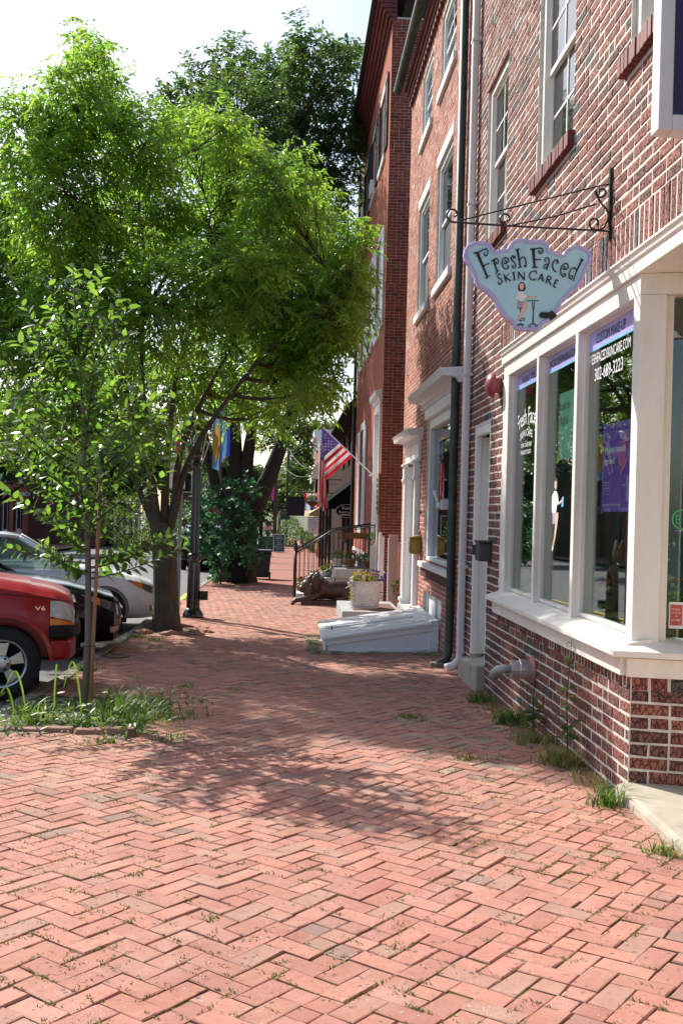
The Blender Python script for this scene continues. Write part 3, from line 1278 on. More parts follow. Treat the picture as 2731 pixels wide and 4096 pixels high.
decal('decal_hair', [(-.05, .93), (-.055, 1.05), (-.02, 1.10), (.05, 1.09), (.07, 1.02), (.06, .92), (.0, .9)], 'print_hair', .0)
decal('decal_face', [(-.035, .95), (-.035, 1.03), (.0, 1.06), (.035, 1.03), (.03, .93), (.0, .90)], 'print_skin', .001)
decal('decal_jacket', [(-.11, .62), (-.10, .82), (-.03, .89), (.05, .88), (.10, .80), (.12, .70), (.07, .66), (.05, .56), (-.03, .50), (-.09, .55)], 'print_white', .002)
decal('decal_arm', [(.10, .70), (.20, .73), (.24, .77), (.25, .74), (.20, .69), (.11, .66)], 'print_skin', .003)
decal('decal_cup', [(.22, .63), (.245, .79), (.29, .79), (.28, .63)], 'film_cyan', .004)
decal('decal_skirt', [(-.06, .36), (-.07, .52), (.06, .55), (.10, .48), (.06, .42), (.0, .35)], 'print_mauve', .003)
decal('decal_leg', [(.02, .50), (.12, .55), (.13, .48), (.05, .12), (.0, .0), (-.05, -.06), (-.04, .02), (.0, .15), (.04, .40)], 'print_skin', .004)
decal('decal_shoe', [(-.05, -.10), (-.055, -.03), (-.02, .02), (.0, -.03)], 'print_white', .005)
# return pane: green grade sticker, rating sticker
t = MB()
for r0, r1 in ((.066, .055),):
    n = 28
    for i in range(n):
        if 23 < i < 26:
            continue
        a, b = 2 * PI * i / n, 2 * PI * (i + 1) / n
        t.quad(RP(.302 + r0 * math.cos(a), -.094, 1.605 + r0 * math.sin(a)), RP(.302 + r0 * math.cos(b), -.094, 1.605 + r0 * math.sin(b)),
               RP(.302 + r1 * math.cos(b), -.094, 1.605 + r1 * math.sin(b)), RP(.302 + r1 * math.cos(a), -.094, 1.605 + r1 * math.sin(a)))
lettering(t, 'B+', RP(.262, -.094, 1.578), RD, UP, .075, .056)
t.build('green_sticker', 'print_green', shop, fix=False)
t = MB()
lettering(t, 'www.BetheFive.org', RP(.262, -.094, 1.530), RD, UP, .075, .008)
t.quad(RP(.235, -.095, .905), RP(.325, -.095, .905), RP(.325, -.095, 1.075), RP(.235, -.095, 1.075))
t.build('white_sticker', 'print_white', shop, fix=False)
t = MB()
t.quad(RP(.243, -.092, .925), RP(.317, -.092, .925), RP(.317, -.092, 1.058), RP(.243, -.092, 1.058))
t.build('red_sticker', 'sticker_red', shop, fix=False)
t = MB()
for k, (tx, w_) in enumerate((('PEOPLE', .048), ('LOVE US', .05), ('ON', .018), ('yelp', .055))):
    lettering(t, tx, RP(.28 - w_ / 2, -.090, 1.022 - k * .021 - (.008 if k == 3 else 0)), RD, UP, w_, .018 if k == 3 else .011)
t.build('sticker_text', 'print_white', shop, fix=False)
# display room
MB().box(W + .16, W + 1.3, 7.0, SF1 - .02, .70, .80).build('display_floor', 'room_floor', shop)
t = MB()
t.box(W + 1.3, W + 1.36, 6.4, SF1, -.3, 3.3)
t.box(W + .16, W + 1.3, SF1 - .06, SF1 - .02, .8, 3.3)
t.build('display_back', 'room_dark', shop)
MB().box(W + .04, W + 1.3, SF0 + .05, SF1, 3.172, 3.318).build('display_ceiling', 'room_dark', shop)

# --- recessed side door
t = MB()
t.box(W + .002, W + .06, DR1 - .1, DR1 - .002, -.05, 2.63).box(W + .002, W + .06, DR0 + .002, DR0 + .05, -.05, 2.63).box(W + .002, W + .06, DR0 + .05, DR1 - .1, 2.53, 2.628)
t.box(W + .06, W + .30, DR1 - .07, DR1 - .004, -.05, 2.53).box(W + .06, W + .30, DR0 + .004, DR0 + .05, -.05, 2.53)
t.build('door_frame', 'cream_paint', shop, bevel=.005)
d_ = MB().box(W + .27, W + .315, DR0 + .05, DR1 - .07, -.05, 2.53).build('door', 'white_paint', shop)
MB().lathe([(.012, 0), (.012, .04), (.03, .05), (.03, .07), (.01, .085)], (W + .268, DR0 + .13, 1.0), 10, 'X').build('door_handle', 'brass', d_, True)
t = MB()
t.add([(W - .10, DR0 - .02, g(12) - .2), (W - .10, 12.66, g(12) - .2), (W + .3, 12.66, g(12) - .2), (W + .3, DR0 - .02, g(12) - .2),
       (W - .10, DR0 - .02, -.065), (W - .10, 12.66, -.14), (W + .3, 12.66, -.07), (W + .3, DR0 - .02, -.052)],
      [(0, 1, 2, 3), (4, 7, 6, 5), (0, 4, 5, 1), (1, 5, 6, 2), (2, 6, 7, 3), (3, 7, 4, 0)])
t.build('concrete_doorstep', 'concrete', shop, bevel=.02)
# entry slab of exposed-aggregate concrete
t = MB()
v = [(2.10, 6.52), (2.16, 6.585), (4.1, 6.16), (4.1, 4.0), (2.05, 4.0)]
t.prism(v, lambda a, b, d: (a, b, d), -.4, -.075)
t.build('entry_slab', 'concrete', shop, bevel=.03)
# eye hooks in the cornice and at the sill
for yy, zz in ((6.75, 3.24), (8.6, 3.24), (6.62, .86), (10.74, .87)):
    t = MB()
    c = Vector((W - .065, yy, zz))
    t.tube([c + Vector((0, .013 * math.cos(a), .013 * math.sin(a))) for a in np.linspace(0, 5.6, 10)], .0022, 5)
    t.tube([c + Vector((.0, -.012, 0)), c + Vector((.07, -.016, 0))], .002, 5)
    t.build('eye_hook', 'steel', shop, True)

# --- white and green downspouts between the two houses
t = MB()
t.box(W - .105, W - .02, 12.70, 12.80, -.12, 8.9)
t.tube([(W - .06, 12.75, -.10), (W - .07, 12.75, -.18), (W - .13, 12.74, -.25), (W - .24, 12.73, -.29)], [.055, .055, .055, .06], 8)
t.build('white_downspout', 'white_metal', shop, bevel=.02)
for zz in (.95, 3.3, 5.4, 7.4):
    MB().box(W - .112, W + .01, 12.685, 12.815, zz, zz + .03).build('strap', 'white_metal', shop)

# ================================================================== BUILDING 2 : townhouse with white trim
th2 = thing('brick_townhouse', 'red brick townhouse with white door hood and cellar hatch', 'house', (W, 17, g(17)))
Y2N, Y2F, Z2 = 13.28, 20.42, 9.62
win2 = [(17.3, 18.72, 5.13, 7.03), (14.8, 16.35, 5.13, 7.03), (17.3, 18.6, 8.17, 9.36), (14.8, 16.3, 8.17, 9.36)]
DSP = (13.75, 16.86, .84, 3.12)
DOOR2 = (17.72, 19.32, -.5, 2.72)
BW = (14.85, 16.84, -.25, .38)
holes2 = win2 + [DSP, DOOR2, BW]
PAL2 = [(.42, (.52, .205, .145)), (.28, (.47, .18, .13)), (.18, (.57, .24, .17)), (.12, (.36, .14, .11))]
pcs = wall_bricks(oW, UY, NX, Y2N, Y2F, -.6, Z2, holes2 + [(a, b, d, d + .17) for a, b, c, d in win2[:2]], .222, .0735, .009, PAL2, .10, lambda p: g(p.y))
# brick sill under the display window
y = DSP[0]
while y < DSP[1]:
    pcs.append((wall_frame(Vector((W - .03, y + .04, .675)), UY, NX), .068, .15, jitter_col((.14, .055, .045))))
    y += .08
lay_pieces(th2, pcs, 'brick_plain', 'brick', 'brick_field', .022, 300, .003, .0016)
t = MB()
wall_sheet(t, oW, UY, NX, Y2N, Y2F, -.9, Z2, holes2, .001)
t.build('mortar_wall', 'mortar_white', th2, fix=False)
MB().box(W + .02, 10, Y2F - .02, Y2F + .02, -.9, Z2).build('alley_wall', 'brick_far_dull', th2)
MB().box(W + .02, 10, Y2N - .015, Y2N + .015, Z1 - 1, Z2).build('party_wall', 'brick_far_dull', th2)
t = MB()
t.add([(W - .1, Y2N, Z2 + .3), (W - .1, Y2F, Z2 + .3), (6, Y2F, Z2 + 2.6), (6, Y2N, Z2 + 2.6)], [(0, 1, 2, 3)])
t.build('roof', 'dark_trim', th2)
for k, (dz, ex) in enumerate(((0, .03), (.075, .07), (.15, .11), (.225, .16))):
    MB().box(W - ex, W + .1, Y2N + .001 * k, Y2F - .001 * k, Z2 - .02 + dz, Z2 + .05 + dz).build('cornice_course', 'oxblood', th2)
y = Y2N + .05
while y < Y2F - .1:
    MB().box(W - .068, W + .05, y, y + .11, Z2 - .13, Z2 - .025).build('dentil_brick', 'oxblood', th2)
    y += .235
t = MB()
pr = [(.09 * math.cos(a), .075 * math.sin(a)) for a in np.linspace(PI, 2 * PI, 9)]
vs = [(W - .27 + a, Y2N, Z2 + .36 + b) for a, b in pr] + [(W - .27 + a, Y2F + .2, Z2 + .33 + b) for a, b in pr]
t.add(vs, [(i, i + 1, i + 10, i + 9) for i in range(8)] + [tuple(range(9)), tuple(range(17, 8, -1)), (0, 8, 17, 9)])
t.build('gutter', 'green_copper', th2, True)
t = MB()
t.tube([(W - .07, 13.62, 9.7), (W - .07, 13.60, 2.6), (W - .07, 13.58, -.20), (W - .10, 13.57, -.30), (W - .22, 13.55, -.36)], .056, 10)
t.tube([(W - .27, 13.62, Z2 + .32), (W - .2, 13.62, Z2 + .2), (W - .07, 13.62, Z2 + .02), (W - .07, 13.62, Z2 - .2)], .056, 10)
t.build('green_downspout', 'green_copper', th2, True)
MB().box(W - .32, W - .12, 13.45, 13.66, g(13.5) - .02, g(13.5) + .05).build('splash_block', 'rough_stone', th2, bevel=.015)
for n_, (a, b, c, d) in enumerate(win2):
    sash_window(th2, W, a, b, c, d, 'white_paint', .09, .075, muntin=(0, 0) if n_ < 2 else (1, 1), lower_screen=True)
    MB().box(W - .055, W + .1, a - .1, b + .1, c - .135, c - .004).build('window_sill', 'white_paint', th2, bevel=.006)
    if n_ < 2:
        MB().box(W - .012, W + .09, a - .06, b + .06, d + .002, d + .17).build('lintel', 'white_paint', th2, bevel=.004)
# display window with dentilled hood
a, b, c, d = DSP
dw = bpy.data.objects.new('display_window', None)
COL.objects.link(dw)
dw.parent = th2
ORG[dw.name] = ORG[th2.name]
t = MB().box(W + .03, W + .16, b - .16, b - .002, c, d - .01).box(W + .03, W + .16, a + .002, a + .14, c, d - .01).box(W + .03, W + .16, a + .14, b - .16, d - .16, d - .01).box(W + .03, W + .16, a + .14, b - .16, c + .005, c + .08)
t.build('frame', 'white_paint', dw, bevel=.01)
MB().box(W + .105, W + .111, a + .14, b - .16, c + .08, d - .16).build('pane', 'glass', dw)
MB().box(W - .10, W + .05, a - .05, b + .06, .752, .836).build('sill', 'white_paint', dw, bevel=.008)
t = MB()
t.box(W - .04, W + .05, a - .06, b + .08, d - .005, d + .20)
profile_run(t, [(W + .02, d + .20), (W - .045, d + .20), (W - .07, d + .25), (W - .12, d + .27), (W - .27, d + .275), (W - .29, d + .335), (W - .31, d + .375), (W + .02, d + .40)], a - .32, b + .26)
t.build('hood', 'white_paint', dw, bevel=.004)
y = a - .04
while y < b + .04:
    MB().box(W - .075, W - .035, y, y + .035, d + .155, d + .198).build('dentil', 'white_paint', dw)
    y += .075
t = MB()
t.box(W + .9, W + .95, Y2N + .1, 17.4, -.3, 4.2).box(W + .12, W + .9, Y2N + .1, 17.2, .70, .80).box(W + .12, W + .9, 17.15, 17.2, .8, 3.4).box(W + .12, W + .9, Y2N + .1, Y2N + .14, .8, 3.4).box(W + .13, W + .9, Y2N + .1, 17.2, 3.4, 3.44)
t.build('display_room', 'room_dark', dw)
MB().box(W + .12, W + .16, 15.2, 16.7, 2.55, 2.70).build('window_sign', 'print_white', dw)
# door surround: pilasters, frieze, hood
ds = bpy.data.objects.new('door_surround', None)
COL.objects.link(ds)
ds.parent = th2
ORG[ds.name] = ORG[th2.name]
for y0 in (17.62, 19.22):
    t = MB()
    t.box(W - .05, W + .06, y0 - .03, y0 + .25, -.45, 2.45)
    t.box(W - .085, W - .045, y0, y0 + .22, .05, 2.18)
    t.box(W - .12, W - .04, y0 - .02, y0 + .24, 2.18, 2.23).box(W - .10, W - .04, y0, y0 + .22, 2.231, 2.46).box(W - .13, W - .04, y0 - .03, y0 + .25, 2.461, 2.50)
    t.box(W - .11, W - .04, y0 - .02, y0 + .24, -.45, -.02).box(W - .13, W - .04, y0 - .03, y0 + .25, -.019, .04)
    t.build('pilaster', 'white_paint', ds, bevel=.006)
t = MB().box(W - .045, W + .06, 17.55, 19.52, 2.501, 2.86)
t.box(W - .075, W - .04, 17.55, 19.52, 2.50, 2.54)
profile_run(t, [(W + .02, 2.84), (W - .06, 2.84), (W - .09, 2.90), (W - .25, 2.905), (W - .26, 2.96), (W - .29, 3.01), (W + .02, 3.04)], 17.33, 19.76)
t.build('hood', 'white_paint', ds, bevel=.004)
y = 17.6
while y < 19.45:
    MB().box(W - .085, W - .04, y, y + .03, 2.80, 2.84).build('dentil', 'white_paint', ds)
    y += .065
MB().box(W + .14, W + .19, 17.87, 19.22, -.3, 2.5).build('door', 'white_paint', th2)
t = MB()
for z0, z1 in ((.0, .75), (.95, 1.7), (1.85, 2.3)):
    for a_, b_ in ((18.0, 18.48), (18.62, 19.08)):
        t.box(W + .125, W + .141, a_, b_, z0, z1)
t.build('door_panel', 'white_paint', th2, bevel=.01)
t = MB()
lettering(t, '2', (W - .048, 18.75, 2.60), D_, UP, .14, .22)
t.build('house_number', 'brass', th2, fix=False)
MB().box(W - .16, W + .15, 17.86, 19.23, -.6, -.06).build('door_sill', 'stone_step', th2, bevel=.01)
# basement window
a, b, c, d = BW
bw = bpy.data.objects.new('basement_window', None)
COL.objects.link(bw)
bw.parent = th2
ORG[bw.name] = ORG[th2.name]
t = MB().box(W + .05, W + .12, a, a + .06, c, d).box(W + .05, W + .12, b - .06, b, c, d).box(W + .05, W + .12, a + .06, b - .06, d - .06, d).box(W + .05, W + .12, a + .06, b - .06, c, c + .06).box(W + .05, W + .12, 15.8, 15.86, c + .06, d - .06)
t.build('frame', 'white_paint', bw, bevel=.005)
MB().box(W + .085, W + .095, a + .06, b - .06, c + .06, d - .06).build('panel', 'white_paint', bw)
t = MB()
t.tube([(W - .01, 17.28, 1.62), (W - .03, 17.28, 1.62)], .03, 8)
t.build('doorbell', 'plastic_black', th2)

# ================================================================== BUILDING 3 : three-storey brick house
X3, Y3N, Y3F, Z3 = 2.14, 24.6, 34.6, 13.3
th3 = thing('tall_brick_house', 'tall three-storey red brick house with shutters and marble steps', 'house', (X3, 29, g(29)))
d3 = (24.95, 26.6, -.2, 4.25)
w3 = [(30.3, 31.9, 1.15, 4.05)]
w3b = [(25.75, 27.3, 6.1, 8.5), (28.5, 30.0, 6.1, 8.5), (31.3, 32.8, 6.1, 8.5)]
w3c = [(25.75, 27.3, 10.45, 12.2), (28.5, 30.0, 10.45, 12.2), (31.3, 32.8, 10.45, 12.2)]
h3 = [d3] + w3 + w3b + w3c
t = MB()
wall_sheet(t, (X3, 0, 0), UY, NX, Y3N, Y3F, -1.2, Z3, h3, 0, .16)
t.build('front_wall', 'brick_far_red', th3, fix=False)
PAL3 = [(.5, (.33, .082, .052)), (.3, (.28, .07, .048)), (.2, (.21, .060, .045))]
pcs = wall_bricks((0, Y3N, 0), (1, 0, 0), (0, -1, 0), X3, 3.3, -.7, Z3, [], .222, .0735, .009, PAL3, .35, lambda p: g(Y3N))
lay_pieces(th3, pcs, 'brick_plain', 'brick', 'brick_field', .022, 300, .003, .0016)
MB().box(X3 + .004, 12, Y3N + .006, Y3N + .1, -1.2, Z3).build('side_wall', 'mortar_white', th3)
MB().box(X3, 12, Y3F - .1, Y3F, -1.2, Z3).build('far_side_wall', 'brick_far_dull', th3)
t = MB()
t.add([(X3 - .45, Y3N - .1, Z3 + .45), (X3 - .45, Y3F + .1, Z3 + .45), (7, Y3F + .1, Z3 + 2.6), (7, Y3N - .1, Z3 + 2.6)], [(0, 1, 2, 3)])
t.build('roof', 'dark_trim', th3)
for k in range(5):
    MB().box(X3 - .06 - .075 * k, X3 + .1, Y3N - .01 - .014 * k, Y3F + .01, Z3 - .1 + .1 * k, Z3 - .012 + .1 * k).build('cornice_course', 'oxblood', th3)
MB().box(X3 - .50, X3 + .3, Y3N - .12, Y3F + .12, Z3 + .40, Z3 + .448).build('eave', 'dark_trim', th3)
t = MB()
t.tube([(X3 - .07, Y3F - .12, -.6), (X3 - .07, Y3F - .12, Z3 - .3), (X3 - .4, Y3F - .12, Z3 + .35)], .055, 8)
t.build('downspout', 'dark_trim', th3)
MB().box(X3 - .03, X3 + .02, d3[1] + .12, Y3F - .2, -1.1, .47).build('marble_base', 'marble', th3)
MB().box(X3 - .03, X3 + .02, Y3N - .005, d3[0] - .12, -1.1, .47).build('marble_base', 'marble', th3)


def shutter(parent, X, y0, y1, z0, z1, m, louver=True):
    s = MB()
    fw = .07
    s.box(X - .05, X - .01, y0, y0 + fw, z0, z1).box(X - .05, X - .01, y1 - fw, y1, z0, z1)
    zs = [z0, z0 + (z1 - z0) * .48, z1]
    for z in (z0, zs[1], z1 - .1):
        s.box(X - .05, X - .01, y0 + fw, y1 - fw, z, z + .1)
    o = s.build('shutter', m, parent, bevel=.004)
    p = MB()
    p.box(X - .034, X - .024, y0 + fw, y1 - fw, z0 + .1, z1 - .1)
    p.build('panel', m, o)
    return o


for a, b, c, d in w3:
    sash_window(th3, X3, a, b, c, d, 'white_paint', .12, .09, muntin=(1, 1))
    MB().box(X3 - .06, X3 + .1, a - .1, b + .1, c - .16, c - .003).build('window_sill', 'marble', th3)
    MB().box(X3 - .015, X3 + .1, a - .1, b + .1, d + .002, d + .22).build('lintel', 'marble', th3)
    shutter(th3, X3, a - .80, a - .02, c, d, 'white_paint')
    shutter(th3, X3, b + .02, b + .80, c, d, 'white_paint')
for i, (a, b, c, d) in enumerate(w3b + w3c):
    up = i >= 3
    m_ = 'shutter_black' if up else 'white_paint'
    sash_window(th3, X3, a, b, c, d, 'white_paint', .12, .09, muntin=(1, 1))
    MB().box(X3 - .06, X3 + .1, a - .1, b + .1, c - .16, c - .003).build('window_sill', 'marble', th3)
    MB().box(X3 - .015, X3 + .1, a - .1, b + .1, d + .002, d + .2).build('lintel', 'marble', th3)
    shutter(th3, X3, a - .70, a - .02, c, d, m_)
    shutter(th3, X3, b + .02, b + .70, c, d, m_)
a, b, c, d = d3
t = MB()
t.box(X3 - .04, X3 + .16, a, a + .16, c, d).box(X3 - .04, X3 + .16, b - .16, b, c, d).box(X3 - .04, X3 + .16, a + .16, b - .16, d - .2, d)
profile_run(t, [(X3 + .02, d), (X3 - .06, d), (X3 - .08, d + .1), (X3 - .16, d + .14), (X3 - .17, d + .26), (X3 + .02, d + .30)], a - .12, b + .12)
t.build('door_surround', 'white_paint', th3, bevel=.008)
MB().box(X3 + .13, X3 + .17, a + .16, b - .16, c, d - .2).build('door', 'white_paint', th3)
acu = MB().box(X3 - .12, X3 + .2, 26.1, 26.7, 6.12, 6.5).build('air_conditioner', 'white_metal', th3, bevel=.02)
MB().box(X3 - .12, X3 + .2, 29.0, 29.6, 10.48, 10.85).build('air_conditioner', 'white_metal', th3, bevel=.02)

# ================================================================== leaf helpers
leaf_mat('cloth', (.78, .78, .78), (.55, .55, .55), .38, .85, .04, 3, .1)


def unit(a):
    return a / np.maximum(np.linalg.norm(a, axis=1, keepdims=True), 1e-9)


def leaf_geo(P, D, N, L, Wd, fold=.12, bend=0.0):
    """folded pointed leaves: two quads each side of the midrib -> (V, F)"""
    n = len(P)
    D = unit(D)
    S = unit(np.cross(D, N))
    Nn = unit(np.cross(S, D))
    L = np.broadcast_to(np.asarray(L, float), (n,))[:, None]
    Wd = np.broadcast_to(np.asarray(Wd, float), (n,))[:, None]
    a = P
    b = P + D * L * .42 + S * Wd * .5 + Nn * Wd * fold
    c = P + D * L - Nn * L * bend
    d = P + D * L * .42 - S * Wd * .5 + Nn * Wd * fold
    e = P + D * L * .48 - Nn * L * bend * .2
    V = np.stack([a, b, c, d, e], 1).reshape(-1, 3)
    k = np.arange(n)[:, None] * 5
    F = np.concatenate([np.stack([k + 0, k + 1, k + 4], 2), np.stack([k + 1, k + 2, k + 4], 2), np.stack([k + 4, k + 2, k + 3], 2), np.stack([k + 0, k + 4, k + 3], 2)], 1).reshape(-1, 3)
    return V, F


def tint_noise(n, per=4, lo=.7, hi=1.25, yellow=.15):
    v = rng.uniform(lo, hi, n)
    y = rng.uniform(-yellow, yellow, n)
    c = np.stack([v * (1 + y), v, v * (1 - y)], 1)
    return np.repeat(c, per, 0)


def leaf_oval(P, D, N, L, Wd, fold=.12, bend=0.0):
    """rounder leaf: spine of four points and two points on each edge"""
    n = len(P)
    D = unit(D)
    S = unit(np.cross(D, N))
    Nn = unit(np.cross(S, D))
    L = np.broadcast_to(np.asarray(L, float), (n,))[:, None]
    Wd = np.broadcast_to(np.asarray(Wd, float), (n,))[:, None]
    sp = lambda t: P + D * L * t - Nn * L * bend * t * t
    ed = lambda t, k, s: sp(t) + S * Wd * k * s + Nn * Wd * fold * k
    V = np.stack([sp(0), sp(.28), sp(.66), sp(1), ed(.26, .42, 1), ed(.62, .42, 1), ed(.26, .42, -1), ed(.62, .42, -1)], 1).reshape(-1, 3)
    q = np.array([[0, 4, 1], [4, 5, 2], [4, 2, 1], [5, 3, 2], [0, 1, 6], [6, 2, 7], [6, 1, 2], [7, 2, 3]])
    F = (np.arange(n)[:, None, None] * 8 + q[None]).reshape(-1, 3)
    return V, F


def leaf_object(name, P, D, N, L, Wd, material, parent=None, fold=.12, bend=0., tint=None, stuff=False, oval=False):
    org = np.array(ORG.get(parent.name, (0, 0, 0))) if parent else np.zeros(3)
    V, F = (leaf_oval if oval else leaf_geo)(P - org, D, N, L, Wd, fold, bend)
    per = 8 if oval else 4
    me = raw_mesh(name, V, F, material, tint_noise(len(P), per) if tint is None else np.repeat(tint, per, 0), smooth=oval)
    o = link_mesh(name, me, parent)
    if parent:
        ORG[o.name] = tuple(org)
    if stuff:
        o['kind'] = 'stuff'
    return o


def ball_pts(n, c, r, shell=.5):
    d = unit(rng.normal(size=(n, 3)))
    k = rng.uniform(shell, 1, (n, 1)) ** .6
    return np.array(c) + d * k * np.array(r), d


def bushy(name, c, r, n, size, material, parent, shell=.45, up=.4, stuff=False):
    P, d = ball_pts(n, c, r, shell)
    D = d + rng.normal(size=(n, 3)) * .6 + np.array([0, 0, up])
    N = rng.normal(size=(n, 3)) + np.array([0, 0, 1.2])
    return leaf_object(name, P, D, N, rng.uniform(.7, 1.25, n) * size, rng.uniform(.45, .6, n) * size, material, parent, stuff=stuff)


def blades(name, base, n, h, spread, material, parent=None, w=.008, seg=4, lean=(0, 0), stuff=False):
    """arching grass blades: base (n,3) array or centre tuple"""
    if isinstance(base, tuple):
        base = np.array(base) + np.concatenate([rng.normal(size=(n, 2)) * spread * .35, np.zeros((n, 1))], 1)
    org = np.array(ORG.get(parent.name, (0, 0, 0))) if parent else np.zeros(3)
    a = rng.uniform(0, 2 * PI, n)
    H = rng.uniform(.5, 1.1, n) * h
    out = rng.uniform(.25, 1.0, n) * H * .9
    dx, dy = np.cos(a) + lean[0], np.sin(a) + lean[1]
    Ws = rng.uniform(.6, 1.3, n) * w
    V = []
    for i in range(seg + 1):
        t = i / seg
        cx = base[:, 0] + dx * out * t ** 1.6
        cy = base[:, 1] + dy * out * t ** 1.6
        cz = base[:, 2] + H * (t - .42 * t ** 2.4)
        ww = Ws * (1 - t) ** .7 + .0006
        V.append(np.stack([cx - np.sin(a) * ww, cy + np.cos(a) * ww, cz], 1))
        V.append(np.stack([cx + np.sin(a) * ww, cy - np.cos(a) * ww, cz], 1))
    V = np.stack(V, 1) - org
    m = 2 * (seg + 1)
    k = np.arange(n)[:, None, None] * m
    q = np.array([[2 * i, 2 * i + 1, 2 * i + 3, 2 * i + 2] for i in range(seg)])[None]
    F = (k + q).reshape(-1, 4)
    me = raw_mesh(name, V.reshape(-1, 3), F, material, tint_noise(n, seg, .6, 1.35, .2))
    o = link_mesh(name, me, parent)
    if stuff:
        o['kind'] = 'stuff'
    return o


# ================================================================== HANGING SIGN
SY = 7.23


def sg(x, y, d):
    return (1.139 + .000605 * x + .000016 * y, SY - d, 3.545 + .000024 * x - .000599 * y)


OUT = [(30, 240), (45, 170), (80, 115), (140, 85), (210, 75), (280, 80), (340, 105), (375, 150), (390, 190), (440, 175), (500, 168), (535, 165), (555, 130), (590, 80), (640, 52), (700, 45), (770, 60), (850, 65), (920, 55), (975, 75), (1010, 110), (1025, 160), (1040, 185), (1100, 195), (1150, 215), (1185, 235), (1205, 190), (1250, 150), (1320, 125), (1390, 130), (1460, 160), (1510, 205), (1528, 270), (1515, 330), (1480, 385), (1450, 450), (1430, 510), (1400, 580), (1350, 640), (1290, 680), (1230, 740), (1185, 790), (1150, 850), (1110, 920), (1060, 990), (990, 1030), (945, 1060), (915, 1100), (880, 1125), (800, 1125), (700, 1118), (640, 1105), (610, 1080), (600, 1045), (560, 1010), (500, 960), (450, 890), (410, 820), (385, 760), (340, 720), (300, 670), (240, 640), (190, 600), (165, 545), (155, 500), (130, 440), (90, 370), (45, 300)]


def inset(poly, k):
    n = len(poly)
    out = []
    for i in range(n):
        a, b = poly[i - 2], poly[(i + 2) % n]
        dx, dy = b[0] - a[0], b[1] - a[1]
        l = math.hypot(dx, dy) or 1
        out.append((poly[i][0] - dy / l * k, poly[i][1] + dx / l * k))
    return out


